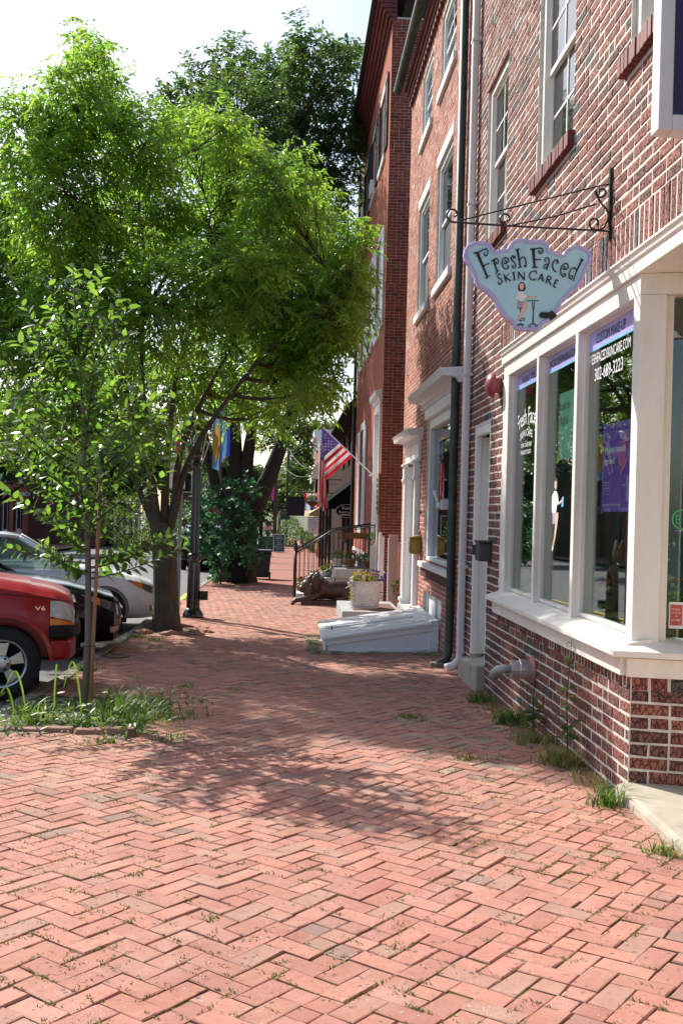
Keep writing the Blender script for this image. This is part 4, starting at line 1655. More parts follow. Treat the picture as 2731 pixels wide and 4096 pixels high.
sign = thing('hanging_sign', 'pale blue scalloped sign with lavender rim reading Fresh Faced Skin Care', 'sign', (1.6, SY, 2.9))
IN = inset(OUT, 48)
t = MB()
n = len(OUT)
vs = [sg(u, v, -.02) for u, v in OUT] + [sg(u, v, .016) for u, v in OUT] + [sg(u, v, .022) for u, v in inset(OUT, 8)] + [sg(u, v, .022) for u, v in inset(OUT, 40)] + [sg(u, v, .012) for u, v in IN]
fs = [tuple(range(n))]
for r in range(4):
    fs += [(r * n + i, r * n + (i + 1) % n, (r + 1) * n + (i + 1) % n, (r + 1) * n + i) for i in range(n)]
t.add(vs, fs)
t.build('rim', 'lavender', sign)
t = MB()
t.add([sg(u, v, .0125) for u, v in inset(OUT, 46)], [tuple(range(n))])
t.build('face', 'sign_cyan', sign, fix=False)
STR = {
    'F': [([(190, 215), (250, 358), (310, 500)], (36, 18)), ([(145, 218), (205, 205), (265, 176), (295, 166), (312, 185), (315, 215), (300, 246), (278, 250), (268, 232), (278, 212)], 12), ([(260, 365), (330, 335)], 11), ([(285, 515), (340, 475)], 11)],
    'r': [([(378, 300), (400, 370), (425, 440)], (20, 14)), ([(350, 315), (400, 280)], 9), ([(400, 462), (440, 415)], 10), ([(388, 310), (410, 275), (430, 285), (438, 315), (428, 340), (410, 338), (408, 320)], 10)],
    'e': [([(505, 318), (515, 300), (530, 318), (520, 335), (500, 335)], 8), ([(495, 338), (530, 335), (553, 310), (545, 280), (515, 268), (485, 290), (475, 330), (485, 375), (510, 402), (540, 400), (553, 380), (545, 362), (532, 372)], 12)],
    's': [([(615, 285), (605, 270), (622, 262), (632, 278), (625, 255), (595, 250), (578, 275), (590, 300), (620, 325), (638, 355), (625, 390), (600, 392), (593, 370), (610, 360)], 12)],
    'h': [([(655, 175), (672, 280), (690, 385)], (24, 15)), ([(628, 182), (682, 170)], 9), ([(662, 390), (710, 378)], 9), ([(685, 295), (715, 262), (742, 272), (752, 310), (756, 350), (752, 378), (738, 376), (738, 358)], 13)],
    'G': [([(838, 165), (846, 275), (855, 385)], (36, 20)), ([(805, 172), (870, 168), (925, 158), (950, 170), (950, 205), (925, 225), (902, 215), (905, 195), (925, 195)], 12), ([(855, 295), (930, 292)], 11), ([(825, 388), (892, 380)], 11)],
    'a': [([(992, 305), (978, 318), (968, 298), (985, 272), (1015, 275), (1028, 305), (1012, 360), (995, 415)], (9, 14)), ([(1012, 345), (980, 352), (958, 375), (965, 395), (990, 390), (1010, 360)], 11)],
    'c': [([(1115, 318), (1128, 312), (1132, 332), (1116, 342), (1112, 318), (1130, 300), (1100, 295), (1070, 320), (1060, 370), (1080, 420), (1105, 440)], (9, 14))],
    'E': [([(1190, 385), (1200, 370), (1212, 388), (1195, 402), (1180, 395)], 8), ([(1180, 400), (1215, 410), (1245, 390), (1245, 350), (1215, 335), (1180, 360), (1155, 410), (1160, 460), (1185, 495), (1210, 490), (1215, 465), (1198, 455), (1192, 470)], 12)],
    'd': [([(1410, 295), (1345, 420), (1303, 548)], (22, 6)), ([(1388, 285), (1430, 302)], 9), ([(1345, 412), (1315, 385), (1280, 405), (1255, 455), (1258, 510), (1280, 522), (1300, 495), (1285, 478), (1270, 490)], (12, 9))],
    'S2': [([(462, 462), (440, 460), (423, 480), (435, 502), (465, 520), (480, 545), (468, 570), (445, 585), (432, 550)], 12)],
    'K': [([(497, 462), (525, 550)], 12), ([(560, 455), (510, 505)], 9), ([(515, 500), (580, 540)], 13)],
    'I': [([(608, 440), (622, 530)], 14), ([(590, 442), (628, 436)], 6), ([(602, 534), (640, 526)], 6)],
    'N': [([(665, 435), (672, 525)], 10), ([(665, 435), (735, 530)], 14), ([(735, 435), (737, 530)], 9)],
    'C': [([(874, 458), (878, 432), (840, 425), (800, 450), (792, 490), (815, 525), (850, 530), (872, 515)], 12)],
    'A': [([(938, 455), (895, 535)], 9), ([(938, 455), (955, 550)], 14), ([(912, 512), (950, 520)], 7)],
    'R': [([(1010, 480), (985, 570)], 12), ([(1010, 480), (1045, 495), (1045, 525), (1000, 525)], 10), ([(1010, 528), (1045, 590)], 13)],
    'E2': [([(1105, 525), (1075, 600)], 12), ([(1105, 525), (1135, 545)], 9), ([(1090, 560), (1115, 575)], 8), ([(1065, 600), (1105, 620)], 9)]}
for k, strokes in STR.items():
    t = MB()
    for p, w_ in strokes:
        ribbon(t, p, w_, sg, .012, .020)
    t.build('letter', 'sign_black', sign, fix=False)
t = MB()
t.prism([(912, 920), (925, 908), (1035, 910), (1045, 885), (1115, 950), (1040, 1012), (1030, 978), (925, 972), (910, 950)], sg, .013, .03)
t.build('arrow', 'sign_black', sign)


def spoly(name, pts, m, d):
    MB().prism(pts, sg, .013, .013 + d).build(name, m, sign)


spoly('painted_hair', [(662, 640), (665, 590), (690, 555), (725, 555), (748, 590), (750, 640), (730, 660), (680, 660)], 'print_hair', .003)
spoly('painted_face', [(678, 590), (690, 570), (718, 568), (730, 595), (725, 630), (702, 648), (683, 630)], 'print_skin', .005)
spoly('painted_jacket', [(640, 720), (660, 675), (690, 662), (720, 665), (740, 700), (765, 710), (760, 735), (735, 740), (735, 780), (680, 780), (668, 750), (632, 745)], 'print_white', .004)
spoly('painted_arm', [(760, 715), (840, 725), (885, 710), (880, 735), (835, 740), (765, 738)], 'print_skin', .004)
spoly('painted_skirt', [(660, 775), (735, 775), (770, 785), (735, 800), (720, 845), (665, 840), (655, 810)], 'print_mauve', .005)
spoly('painted_leg', [(735, 790), (780, 785), (775, 820), (730, 900), (690, 985), (650, 1000), (665, 960), (700, 880), (715, 840)], 'print_skin', .006)
t = MB()
for p in ([(648, 848), (680, 860), (715, 850)], [(690, 865), (695, 1010)], [(670, 1000), (745, 995), (735, 975), (700, 970)], [(655, 1050), (690, 1035), (730, 1050), (720, 1065), (690, 1045), (665, 1065), (655, 1050)], [(770, 770), (905, 770)], [(825, 780), (840, 900), (832, 1030)], [(855, 780), (842, 900), (838, 1030)], [(780, 1055), (835, 1030), (890, 1055), (880, 1075), (835, 1045), (795, 1075), (780, 1055)]):
    ribbon(t, p, 8, sg, .012, .016)
t.build('painted_table', 'sign_black', sign, fix=False)
br = thing('sign_bracket', 'black wrought iron scroll bracket holding the Fresh Faced sign', 'bracket', (W, SY, 3.55))
bp = lambda x, z: (x, SY, z)
t = MB()
t.box(W - .022, W + .0, SY - .018, SY + .018, 3.55, 4.05)
t.build('wall_plate', 'black_iron', br)
t = MB()
t.tube([bp(1.08, 3.633), bp(1.5, 3.622), bp(2.185, 3.613)], .0075, 6)
t.build('lower_bar', 'black_iron', br)
MB().tube([bp(1.13, 3.645), bp(2.1, 3.925), bp(2.185, 3.945)], .0055, 6).build('stay_rod', 'black_iron', br)
MB().tube([bp(1.50, 3.628), bp(1.8, 3.70), bp(2.09, 3.80)], .0055, 6).build('stay_rod', 'black_iron', br)
for c, r, a0, tr in (((1.085, 3.687), .054, -95, -.95), ((1.455, 3.672), .050, -95, -.95)):
    MB().tube([bp(x, z) for x, z in spiral(c[0], c[1], r, .016, a0, tr, 18)], .007, 6).build('scroll', 'black_iron', br)
t = MB()
s1 = spiral(2.125, 3.885, .012, .046, 200, -1.1, 16)
s2 = spiral(2.085, 3.668, .058, .016, 60, 1.15, 18)
t.tube([bp(x, z) for x, z in s1] + [bp(2.10, 3.845), bp(2.13, 3.80), bp(2.16, 3.77), bp(2.18, 3.73), bp(2.17, 3.68), bp(2.15, 3.64)] + [bp(2.12, 3.62)] + [bp(x, z) for x, z in spiral(2.085, 3.665, .05, .016, -70, -.95, 14)], .007, 6)
t.build('scroll', 'black_iron', br)
for x in (1.26, 1.925):
    t = MB()
    z = 3.62
    while z > 3.52:
        t.tube([(x + .006 * math.cos(a), SY, z - .014 + .012 * math.sin(a)) for a in np.linspace(0, 2 * PI, 8)], .0018, 4)
        z -= .018
    t.build('chain', 'black_iron', br)
# --- blue projecting sign at the top right
bs = thing('projecting_sign', 'deep blue sign board in a thick white frame, above the shop entry', 'sign', (1.9, 4.2, 3.1))
MB().box(1.50, 2.15, 4.165, 4.205, 3.235, 4.6).build('face', 'sign_blue', bs)
t = MB().box(1.44, 1.50, 4.14, 4.23, 3.17, 4.66).box(2.15, 2.20, 4.14, 4.23, 3.17, 4.66).box(1.50, 2.15, 4.14, 4.23, 3.17, 3.235).box(1.50, 2.15, 4.14, 4.23, 4.60, 4.66)
t.build('frame', 'white_paint', bs, bevel=.006)

# ================================================================== SMALL WALL FITTINGS
f = thing('fire_hose_inlet', 'silver fire hose inlet with grey elbow and pink plate under the shop window', 'hose inlet', (W, 9.1, .2))
MB().lathe([(.125, 0), (.125, -.012), (.11, -.016)], (W - .001, 9.2, .24), 24, 'X').build('wall_plate', 'plate_pink', f, True)
MB().lathe([(.075, 0), (.078, -.05), (.088, -.055), (.088, -.11), (.08, -.115), (.08, -.165), (.085, -.17), (.085, -.185), (.03, -.19)], (W - .012, 9.2, .24), 20, 'X').build('coupling', 'steel', f, False)
MB().tube([(W - .19, 9.2, .24), (W - .25, 9.21, .24), (W - .30, 9.24, .225), (W - .325, 9.29, .19), (W - .33, 9.31, .15)], [.035, .04, .042, .042, .046], 12).build('elbow', 'dull_pipe', f, True)
f = thing('alarm_bell', 'round faded red alarm bell beside the storefront header', 'alarm bell', (W, 10.98, 2.9))
MB().box(W - .07, W, 10.91, 11.05, 2.90, 3.05).build('back_box', 'bell_red', f, bevel=.01)
MB().lathe([(.125, -.07), (.125, -.09), (.118, -.115), (.09, -.145), (.04, -.16), (.005, -.163)], (W, 10.98, 2.975), 28, 'X').build('gong', 'bell_red', f, True)
MB().lathe([(.014, -.163), (.014, -.168)], (W, 10.98, 2.975), 10, 'X').build('cap', 'steel', f)
f = thing('wall_mailbox', 'small dark grey wall box at the edge of the shop side door', 'mailbox', (W, 11.5, 1.0))
MB().box(W - .14, W - .002, 11.22, 11.46, 1.10, 1.30).build('body', 'grey_box', f, bevel=.012)
MB().box(W - .15, W - .003, 11.20, 11.48, 1.301, 1.325).build('lid', 'grey_box', f, bevel=.006)
MB().box(W - .17, W - .03, 11.462, 11.485, 1.16, 1.27).build('latch', 'grey_box', f, bevel=.005)
f = thing('brass_mailbox', 'brass letter box on the brick wall beside the white panelled door', 'mailbox', (2.05, 17.4, .93))
MB().box(W - .17, W - .003, 17.20, 17.48, .93, 1.19).build('body', 'brass', f, bevel=.01)
MB().box(W - .185, W - .171, 17.235, 17.445, .96, 1.15).build('door', 'brass', f, bevel=.006)
t = MB()
profile_run(t, [(W - .002, 1.25), (W - .21, 1.20), (W - .21, 1.19), (W - .002, 1.195)], 17.16, 17.52)
t.build('lid', 'brass', f)
MB().lathe([(.02, 0), (.012, .03), (.022, .05), (.004, .07)], (W - .02, 17.34, 1.25), 8).build('finial', 'brass', f, True)
f = thing('security_lamp', 'white jointed security lamp fixed at the display window', 'lamp', (W, 14.2, 1.7))
MB().box(W - .10, W + .02, 14.33, 14.47, 1.66, 1.80).build('bracket', 'white_metal', f, bevel=.008)
MB().lathe([(.03, -.03), (.04, -.02), (.04, .04), (.03, .05)], (W - .11, 14.53, 1.72), 14, 'Y').build('joint', 'white_metal', f, True)
MB().tube([(W - .12, 14.56, 1.74), (W - .14, 14.60, 1.84), (W - .16, 14.64, 1.92)], [.025, .028, .035], 10).build('arm', 'white_metal', f, True)

# --- posters and goods inside the windows
p_ = thing('purple_poster', 'tall purple poster quoting My skin is noticeably improved', 'poster', (W + .11, 7.3, 1.3))
XP = XG + .05
MB().box(XP, XP + .003, 7.06, 7.69, 1.65, 2.29).build('sheet', 'poster_purple', p_)
t = MB()
lettering(t, '“My skin is noticably', (XP - .003, 7.64, 2.06), D_, UP, .50, .065)
lettering(t, 'improved.”', (XP - .003, 7.64, 1.98), D_, UP, .28, .065)
for k in range(5):
    lettering(t, 'Everything I would want' if k % 2 else 'from a visit here', (XP - .003, 7.64, 1.86 - k * .022), D_, UP, .16, .010)
lettering(t, 'Support us with your reviews and photos', (XP - .003, 7.65, 1.69), D_, UP, .42, .016)
t.build('print', 'print_white', p_, fix=False)
t = MB()
t.add([(XP - .002, 7.24, 1.92), (XP - .002, 7.14, 1.97), (XP - .002, 7.13, 2.20), (XP - .002, 7.20, 2.18), (XP - .002, 7.30, 2.0)], [(0, 1, 2, 3, 4)])
t.build('hand_print', 'poster_pink', p_, fix=False)
p_ = thing('teal_poster', 'pale teal Rosacea Relief poster behind the middle shop pane', 'poster', (W + .12, 8.6, 1.7))
MB().box(XP + .03, XP + .034, 8.22, 9.13, 2.10, 2.68).build('sheet', 'poster_teal', p_)
t = MB()
lettering(t, 'Rosacea', (XP + .027, 9.10, 2.53), D_, UP, .34, .08)
lettering(t, 'Relief', (XP + .027, 9.04, 2.40), D_, UP, .24, .08)
for k in range(4):
    lettering(t, 'gentle care', (XP + .027, 8.7, 2.30 - .05 * k), D_, UP, .2, .02)
t.build('print', 'room_dark', p_, fix=False)
p_ = thing('lilac_poster', 'lilac poster showing a pineapple in sunglasses behind the entry pane', 'poster', (2.6, 6.4, 1.75))
t = MB()
rbox(t, .39, .80, -.150, -.146, 1.74, 2.02)
t.build('sheet', 'poster_lilac', p_)
t = MB()
v = [RP(.50 + .05 * math.cos(a), -.143, 1.83 + .08 * math.sin(a)) for a in np.linspace(0, 2 * PI, 12, endpoint=False)]
t.add(v, [tuple(range(12))])
t.build('fruit_print', 'sticker_red', p_, fix=False)
t = MB()
for k in range(6):
    a = .4 + k * .46
    t.add([RP(.48, -.142, 1.90), RP(.52, -.142, 1.90), RP(.50 + .09 * math.cos(a), -.142, 1.91 + .10 * math.sin(a))], [(0, 1, 2)])
t.build('leaf_print', 'board_green', p_, fix=False)
p_ = thing('closed_sign', 'small green closed sign propped in the left shop pane', 'sign', (W + .2, 10.3, .8))
MB().box(XG + .08, XG + .09, 10.10, 10.52, .82, 1.06).build('board', 'board_green', p_)
t = MB()
lettering(t, 'CLOSED', (XG + .078, 10.48, .92), D_, UP, .34, .075)
t.build('print', 'petal_yellow', p_, fix=False)


def rabbit(y, x, s, label, m):
    r = thing('rabbit_figurine', label, 'figurine', (x, y, .8), 'rabbit figurines in the shop window')
    t = MB()
    z = .8
    t.ball((x, y, z + .11 * s), (.075 * s, .085 * s, .115 * s), 12, 8).ball((x - .01, y, z + .26 * s), (.055 * s, .055 * s, .06 * s), 12, 8)
    t.ball((x - .06 * s, y, z + .25 * s), (.03 * s, .03 * s, .025 * s), 8, 6)
    t.ball((x - .06 * s, y + .05 * s, z + .03 * s), (.05 * s, .028 * s, .03 * s), 8, 6).ball((x - .06 * s, y - .05 * s, z + .03 * s), (.05 * s, .028 * s, .03 * s), 8, 6)
    t.ball((x - .05 * s, y + .05 * s, z + .15 * s), (.045 * s, .022 * s, .022 * s), 8, 6).ball((x - .05 * s, y - .05 * s, z + .15 * s), (.045 * s, .022 * s, .022 * s), 8, 6)
    t.build('body', m, r, True)
    for k in (1, -1):
        MB().tube([(x, y + .02 * k * s, z + .30 * s), (x, y + .035 * k * s, z + .38 * s), (x + .01, y + .06 * k * s, z + .46 * s)], [.018 * s, .026 * s, .008 * s], 8).build('ear', m, r, True)
    t = MB()
    t.ball((x - .06 * s, y + .025 * s, z + .205 * s), (.012, .03 * s, .02 * s), 8, 6).ball((x - .06 * s, y - .025 * s, z + .205 * s), (.012, .03 * s, .02 * s), 8, 6)
    t.build('bow', 'print_red', r, True)


rabbit(7.30, W + .45, 1.0, 'small straw rabbit figurine with a red bow beside the basket', 'figurine')
rabbit(8.45, W + .50, 1.35, 'taller straw rabbit figurine in the middle shop window', 'wicker')
bk = thing('wicker_basket', 'wicker basket of green paper straw at the corner of the shop window', 'basket', (W + .45, 6.95, .8))
t = MB().lathe([(.11, 0), (.15, .1), (.17, .2), (.18, .21), (.165, .2), (.14, .1), (.10, .02)], (W + .45, 6.98, .8), 20)
t.build('bowl', 'wicker', bk, True)
t = MB().tube([(W + .45 + .17 * math.cos(a), 6.98, 1.0 + .20 * math.sin(a)) for a in np.linspace(0, PI, 14)], .014, 8)
t.build('handle', 'wicker', bk, True)
bushy('paper_straw', (W + .45, 6.98, 1.02), (.14, .14, .07), 160, .06, 'grass', bk)
ms = thing('moss_mat', 'patches of dry moss spread over the display floor', 'moss', (W + .5, 8.3, .8))
t = MB()
for y, x, r in ((7.75, W + .35, .22), (8.9, W + .4, .26), (8.3, W + .55, .25), (10.1, W + .4, .2)):
    t.ball((x, y, .80), (r, r * 1.3, .05), 14, 6)
t.build('moss', 'moss', ms, True)['kind'] = 'stuff'
bb = thing('blossom_branch', 'tall artificial white blossom branch standing in the right shop window', 'branch', (W + .55, 7.55, .8))
pts = [(W + .55, 7.55, .80), (W + .53, 7.5, 1.0), (W + .5, 7.5, 1.2), (W + .48, 7.56, 1.38), (W + .46, 7.62, 1.55)]
MB().tube(pts, [.012, .01, .009, .007, .004], 6).build('stem', 'twig', bb, True)
P = np.array([pts[i] for i in rng.integers(1, 5, 150)]) + rng.normal(size=(150, 3)) * np.array([.05, .09, .08])
leaf_object('blossom', P, rng.normal(size=(150, 3)), rng.normal(size=(150, 3)), .045, .045, 'petal_white', bb)
v_ = thing('stoneware_jug', 'tall olive stoneware jug on a shelf in the townhouse window', 'jug', (W + .4, 15.0, 1.85))
MB().lathe([(.10, 0), (.13, .05), (.145, .25), (.135, .38), (.09, .47), (.055, .51), (.065, .55), (.06, .56)], (W + .35, 15.0, 1.87), 18).build('body', 'brass', v_, True)
MB().box(W + .2, W + .55, 14.3, 16.0, 1.84, 1.868).build('shelf', 'glass_dark', v_)
v_ = thing('wooden_box', 'old wooden box with brass corners in the townhouse window', 'box', (W + .4, 15.2, .8))
MB().box(W + .2, W + .55, 14.6, 15.8, .80, 1.15).build('body', 'wicker', v_, bevel=.01)
MB().box(W + .18, W + .57, 14.58, 15.82, 1.151, 1.20).build('lid', 'brass', v_, bevel=.01)

# ================================================================== CELLAR HATCH, STEP, PLANTER
ch = thing('cellar_hatch', 'white sloping wooden cellar hatch against the brick townhouse', 'cellar hatch', (1.4, 16, g(16)))
HX0, HX1, HY0, HY1 = .58, 2.19, 14.95, 17.15
HB = g(16) - .02
ZL, ZH = -.235, .02          # under edge of the lid, low and high
zl = lambda x: ZL + (ZH - ZL) * (x - HX0) / (HX1 - HX0)


def hatch_side(y0, y1):
    t = MB()
    v = [(HX0, HB), (HX1, HB), (HX1, zl(HX1)), (HX0, zl(HX0))]
    t.prism(v, lambda a, b, d: (a, d, b), y0, y1)
    t.build('side_panel', 'white_wood', ch)


hatch_side(HY0, HY0 + .03)
hatch_side(HY1 - .03, HY1)
MB().box(HX0 - .02, HX0 + .02, HY0 + .0, HY1, HB - .01, ZL - .0).build('front_board', 'white_wood', ch, bevel=.004)
t = MB()
t.box(HX0 - .03, HX1, HY0 - .025, HY0 - .001, HB - .01, HB + .045)
t.build('base_board', 'white_wood', ch, bevel=.004)
t = MB()
for (x0, z0), (x1, z1) in (((HX0 + .05, HB + .055), (HX1 - .01, zl(HX1) - .13)),):
    pass
t.prism([(HX0, zl(HX0) - .085), (HX1, zl(HX1) - .085), (HX1, zl(HX1) - .002), (HX0, zl(HX0) - .002)], lambda a, b, d: (a, d, b), HY0 - .024, HY0 - .001)
t.prism([(HX1 - .13, HB + .046), (HX1, HB + .046), (HX1, zl(HX1) - .087), (HX1 - .13, zl(HX1 - .13) - .087)], lambda a, b, d: (a, d, b), HY0 - .018, HY0 - .001)
t.prism([(HX0 + .02, HB + .046), (HX1 - .6, HB + .046), (HX1 - .13, HB + .1), (HX1 - .13, HB + .12), (HX0 + .75, HB + .10), (HX0 + .1, HB + .052)], lambda a, b, d: (a, d, b), HY0 - .012, HY0 - .001)
t.build('stile', 'white_wood', ch, bevel=.003)
sl_ = Vector((HX1 - HX0, 0, ZH - ZL)).normalized()
nn_ = Vector((-sl_.z, 0, sl_.x))


def on_lid(x, y, d):
    return Vector((x, y, zl(x))) + nn_ * d


def lid_box(mb, x0, x1, y0, y1, d0, d1):
    mb.add([on_lid(x, y, d) for d in (d0, d1) for y in (y0, y1) for x in (x0, x1)], [(0, 2, 3, 1), (4, 5, 7, 6), (0, 1, 5, 4), (2, 6, 7, 3), (0, 4, 6, 2), (1, 3, 7, 5)])


for k, (a, b) in enumerate(((HY0 - .06, 16.045), (16.055, HY1 + .05))):
    nb = 5
    for q in range(nb):
        t = MB()
        lid_box(t, HX0 - .06, HX1 - .012, a + (b - a) * q / nb + .005, a + (b - a) * (q + 1) / nb - .005, .0, .035 + (.002 if q % 2 else 0))
        t.build('lid_board', 'white_wood', ch, bevel=.003)
    t = MB()
    lid_box(t, HX0 + .02, HX1 - .25, b - .16 if k == 0 else a + .03, b - .03 if k == 0 else a + .16, .0375, .055)
    t.build('batten', 'white_wood', ch, bevel=.004)
t = MB()
lid_box(t, HX1 - .12, HX1 - .01, HY0 - .06, HY1 + .05, .038, .06)
t.build('top_rail', 'white_wood', ch, bevel=.004)
for y in (15.3, 16.75):
    t = MB()
    lid_box(t, HX1 - .34, HX1 - .125, y - .03, y + .03, .0378, .046)
    t.build('strap_hinge', 'white_metal', ch, bevel=.003)
t = MB()
t.tube([on_lid(HX0 + .12, 15.72, .036), on_lid(HX0 + .12, 15.72, .075), on_lid(HX0 + .12, 15.86, .075), on_lid(HX0 + .12, 15.86, .036)], .008, 6)
t.build('pull_handle', 'black_iron', ch)
# rough footing stones under the hatch
for k in range(17):
    if k < 11:
        x, y = .42 + k * .17, 14.80 + random.uniform(-.05, .05)
    else:
        x, y = .42 + random.uniform(-.05, .03), 14.9 + (k - 10) * .36
    w_, d_, h_ = random.uniform(.07, .12), random.uniform(.07, .12), random.uniform(.035, .06)
    s = MB().box(-w_, w_, -d_, d_, -.08, h_)
    s.v = [(q[0] + random.uniform(-.03, .03) + x, q[1] + random.uniform(-.03, .03) + y, q[2] + random.uniform(-.02, .015) + g(y) - .01) for q in s.v]
    o = s.build('footing_stone', 'rough_stone', ch, bevel=.022)
st = thing('stone_doorstep', 'grey stone step with a brown mat below the white townhouse door', 'step', (1.6, 20.5, g(20.5)))
STZ = -.275
MB().box(1.05, 2.19, 19.65, 22.0, g(21) - .25, STZ).build('slab', 'stone_step', st, bevel=.015)
MB().box(1.28, 2.1, 19.9, 21.3, STZ + .001, STZ + .014).build('mat', 'door_mat', st)

pl = thing('basket_planter', 'white woven basket planter spilling yellow and purple pansies', 'planter', (1.53, 20.3, STZ))
PX, PY, PR0, PR1, PH = 1.53, 20.42, .255, .285, .53
t = MB().lathe([(PR0 - .01, 0), (PR1 - .01, PH), (PR1 - .03, PH), (PR0, .06)], (PX, PY, STZ), 36)
t.build('pot', 'planter_white', pl, True)
t = MB()
NA, NR = 22, 10
for r in range(NR):
    for k in range(NA):
        zc = .045 + (r + .5) * (PH - .07) / NR
        a0 = 2 * PI * (k + (r % 2) * .5) / NA
        hw, hh = PI / NA * 1.02, (PH - .07) / NR * 1.02
        pts = []
        for du, dv, dn in ((-1, 0, .002), (0, -1, .002), (1, 0, .002), (0, 1, .002), (-.5, -.0, .014), (.0, -.5, .016), (.5, .0, .014), (0, .5, .016)):
            zz = zc + dv * hh
            rr = PR0 + (PR1 - PR0) * zz / PH + dn
            pts.append((PX + rr * math.cos(a0 + du * hw), PY + rr * math.sin(a0 + du * hw), STZ + zz))
        t.add(pts, [(0, 1, 5, 4), (1, 2, 6, 5), (2, 3, 7, 6), (3, 0, 4, 7), (4, 5, 6, 7)])
o = t.build('woven_relief', 'planter_white', pl, fix=False)
o['kind'] = 'stuff'
for zz, rr, nm in ((.018, PR0 + .004, 'base_rope'), (PH - .012, PR1 + .004, 'rim_rope')):
    t = MB()
    for k in range(34):
        a = 2 * PI * k / 34
        t.ball((PX + rr * math.cos(a), PY + rr * math.sin(a), STZ + zz), (.026, .026, .020), 7, 5)
    t.build(nm, 'planter_white', pl, True)['kind'] = 'stuff'
t = MB()
for i, a in enumerate(np.linspace(-.2, PI * .8, 12)):
    t.ball((PX - .20 + .09 * math.cos(a), PY - .12, STZ + PH + .085 * math.sin(a)), (.030, .030, .026), 8, 6)
t.build('handle', 'planter_white', pl, True)
bushy('foliage', (PX, PY, STZ + PH + .05), (.30, .28, .11), 700, .055, 'leaf_bush', pl, .2)
for m_, nfl in (('petal_yellow', 130), ('petal_white', 50), ('petal_purple', 70)):
    P, d = ball_pts(nfl, (PX + (.08 if m_ == 'petal_purple' else -.02), PY - .03, STZ + PH + .09), (.33 if m_ == 'petal_purple' else .24, .28, .13), .8)
    P = P[P[:, 2] > STZ + PH - .02]
    k = len(P)
    P3 = np.repeat(P, 5, 0)
    an = np.tile(np.arange(5) * 2 * PI / 5, k)
    D = np.stack([np.cos(an), rng.normal(size=5 * k) * .3 - .2, np.sin(an)], 1)
    leaf_object('petals', P3, D, np.tile([[0, -1., .3]], (5 * k, 1)), .026, .026, m_, pl, tint=np.repeat(rng.uniform(.6, 1.2, (k, 1)), 5, 0) * np.ones((1, 3)))
for x0, y0, n_, m_ in ((PX - .27, PY - .05, 170, 'grass_dry'), (PX - .22, PY - .16, 110, 'grass_dry'), (PX + .29, PY - .05, 60, 'leaf_bush')):
    P = np.stack([x0 + rng.normal(size=n_) * .025 - (.08 * (np.sign(PX - x0)) * 0), y0 + rng.normal(size=n_) * .025, STZ + PH - rng.uniform(0, .42, n_) ** 1.1], 1)
    leaf_object('trailing_stem', P, np.concatenate([rng.normal(size=(n_, 2)), -np.ones((n_, 1))], 1), rng.normal(size=(n_, 3)), .035, .02, m_, pl)

# ================================================================== ALLEY GATE
gt = thing('alley_gate', 'pink painted board gate between the two brick houses', 'gate', (2.25, 22.2, g(22.2)))
MB().box(2.15, 2.345, 22.2, 22.27, g(22.2) - .02, 1.13).build('post', 'pink_paint', gt, bevel=.006)
for k in range(6):
    MB().box(2.36 + k * .13, 2.48 + k * .13, 22.30, 22.33, g(22) + .05, .98).build('board', 'pink_paint', gt, bevel=.004)
MB().box(2.13, 2.149, 22.2, 22.27, g(22.2) - .02, 1.05).build('edge_board', 'white_wood', gt)
wp = thing('white_gatepost', 'white wooden gatepost against the tall brick house', 'post', (2.1, 23.6, g(23.6)))
MB().box(2.045, 2.165, 23.5, 23.62, g(23.5) - .02, 1.06).build('shaft', 'white_wood', wp, bevel=.006)
MB().box(2.05, 2.11, 23.51, 23.61, 1.061, 1.15).build('cap', 'white_wood', wp, bevel=.006)
MB().box(2.166, 2.19, 23.5, 23.53, .2, .28).build('latch', 'steel', wp)
wd = thing('alley_weed', 'leafy green weed growing beside the pink gatepost', 'weed', (2.34, 22.05, -.5))
bushy('leaves', (2.35, 22.05, .0), (.09, .06, .16), 40, .12, 'leaf_bush', wd)
MB().tube([(2.37, 22.1, -.52), (2.36, 22.07, .1)], .006, 5).build('stem', 'twig', wd)

# ================================================================== LION
ln = thing('lion_statue', 'reclining brown lion statue on a low plinth beside the marble steps', 'statue', (.9, 24.1, g(24.1)))
LG = g(24.0)
MB().box(.33, 2.0, 23.85, 24.45, LG - .03, LG + .11).build('plinth', 'bronze_brown', ln, bevel=.008)


def remeshed(mb, name, m, parent, voxel, smooth_it=6):
    o = mb.build(name, m, parent, True)
    md = o.modifiers.new('remesh', 'REMESH')
    md.mode = 'VOXEL'
    md.voxel_size = voxel
    md.use_smooth_shade = True
    if smooth_it:
        sm = o.modifiers.new('smooth', 'SMOOTH')
        sm.iterations = smooth_it
        sm.factor = .5
    return o


t = MB()
ZB = LG + .10
cyy = 24.15
t.ball((1.15, cyy, ZB + .24), (.55, .20, .225), 18, 12).ball((1.55, cyy, ZB + .24), (.30, .23, .235), 16, 10)
t.ball((1.50, cyy - .19, ZB + .17), (.27, .10, .19), 14, 10).ball((1.30, cyy - .24, ZB + .05), (.22, .06, .055), 12, 8)
t.ball((.80, cyy, ZB + .26), (.28, .21, .24), 16, 10)
t.ball((.62, cyy, ZB + .34), (.24, .22, .26), 16, 10).ball((.58, cyy, ZB + .17), (.20, .21, .17), 14, 10)
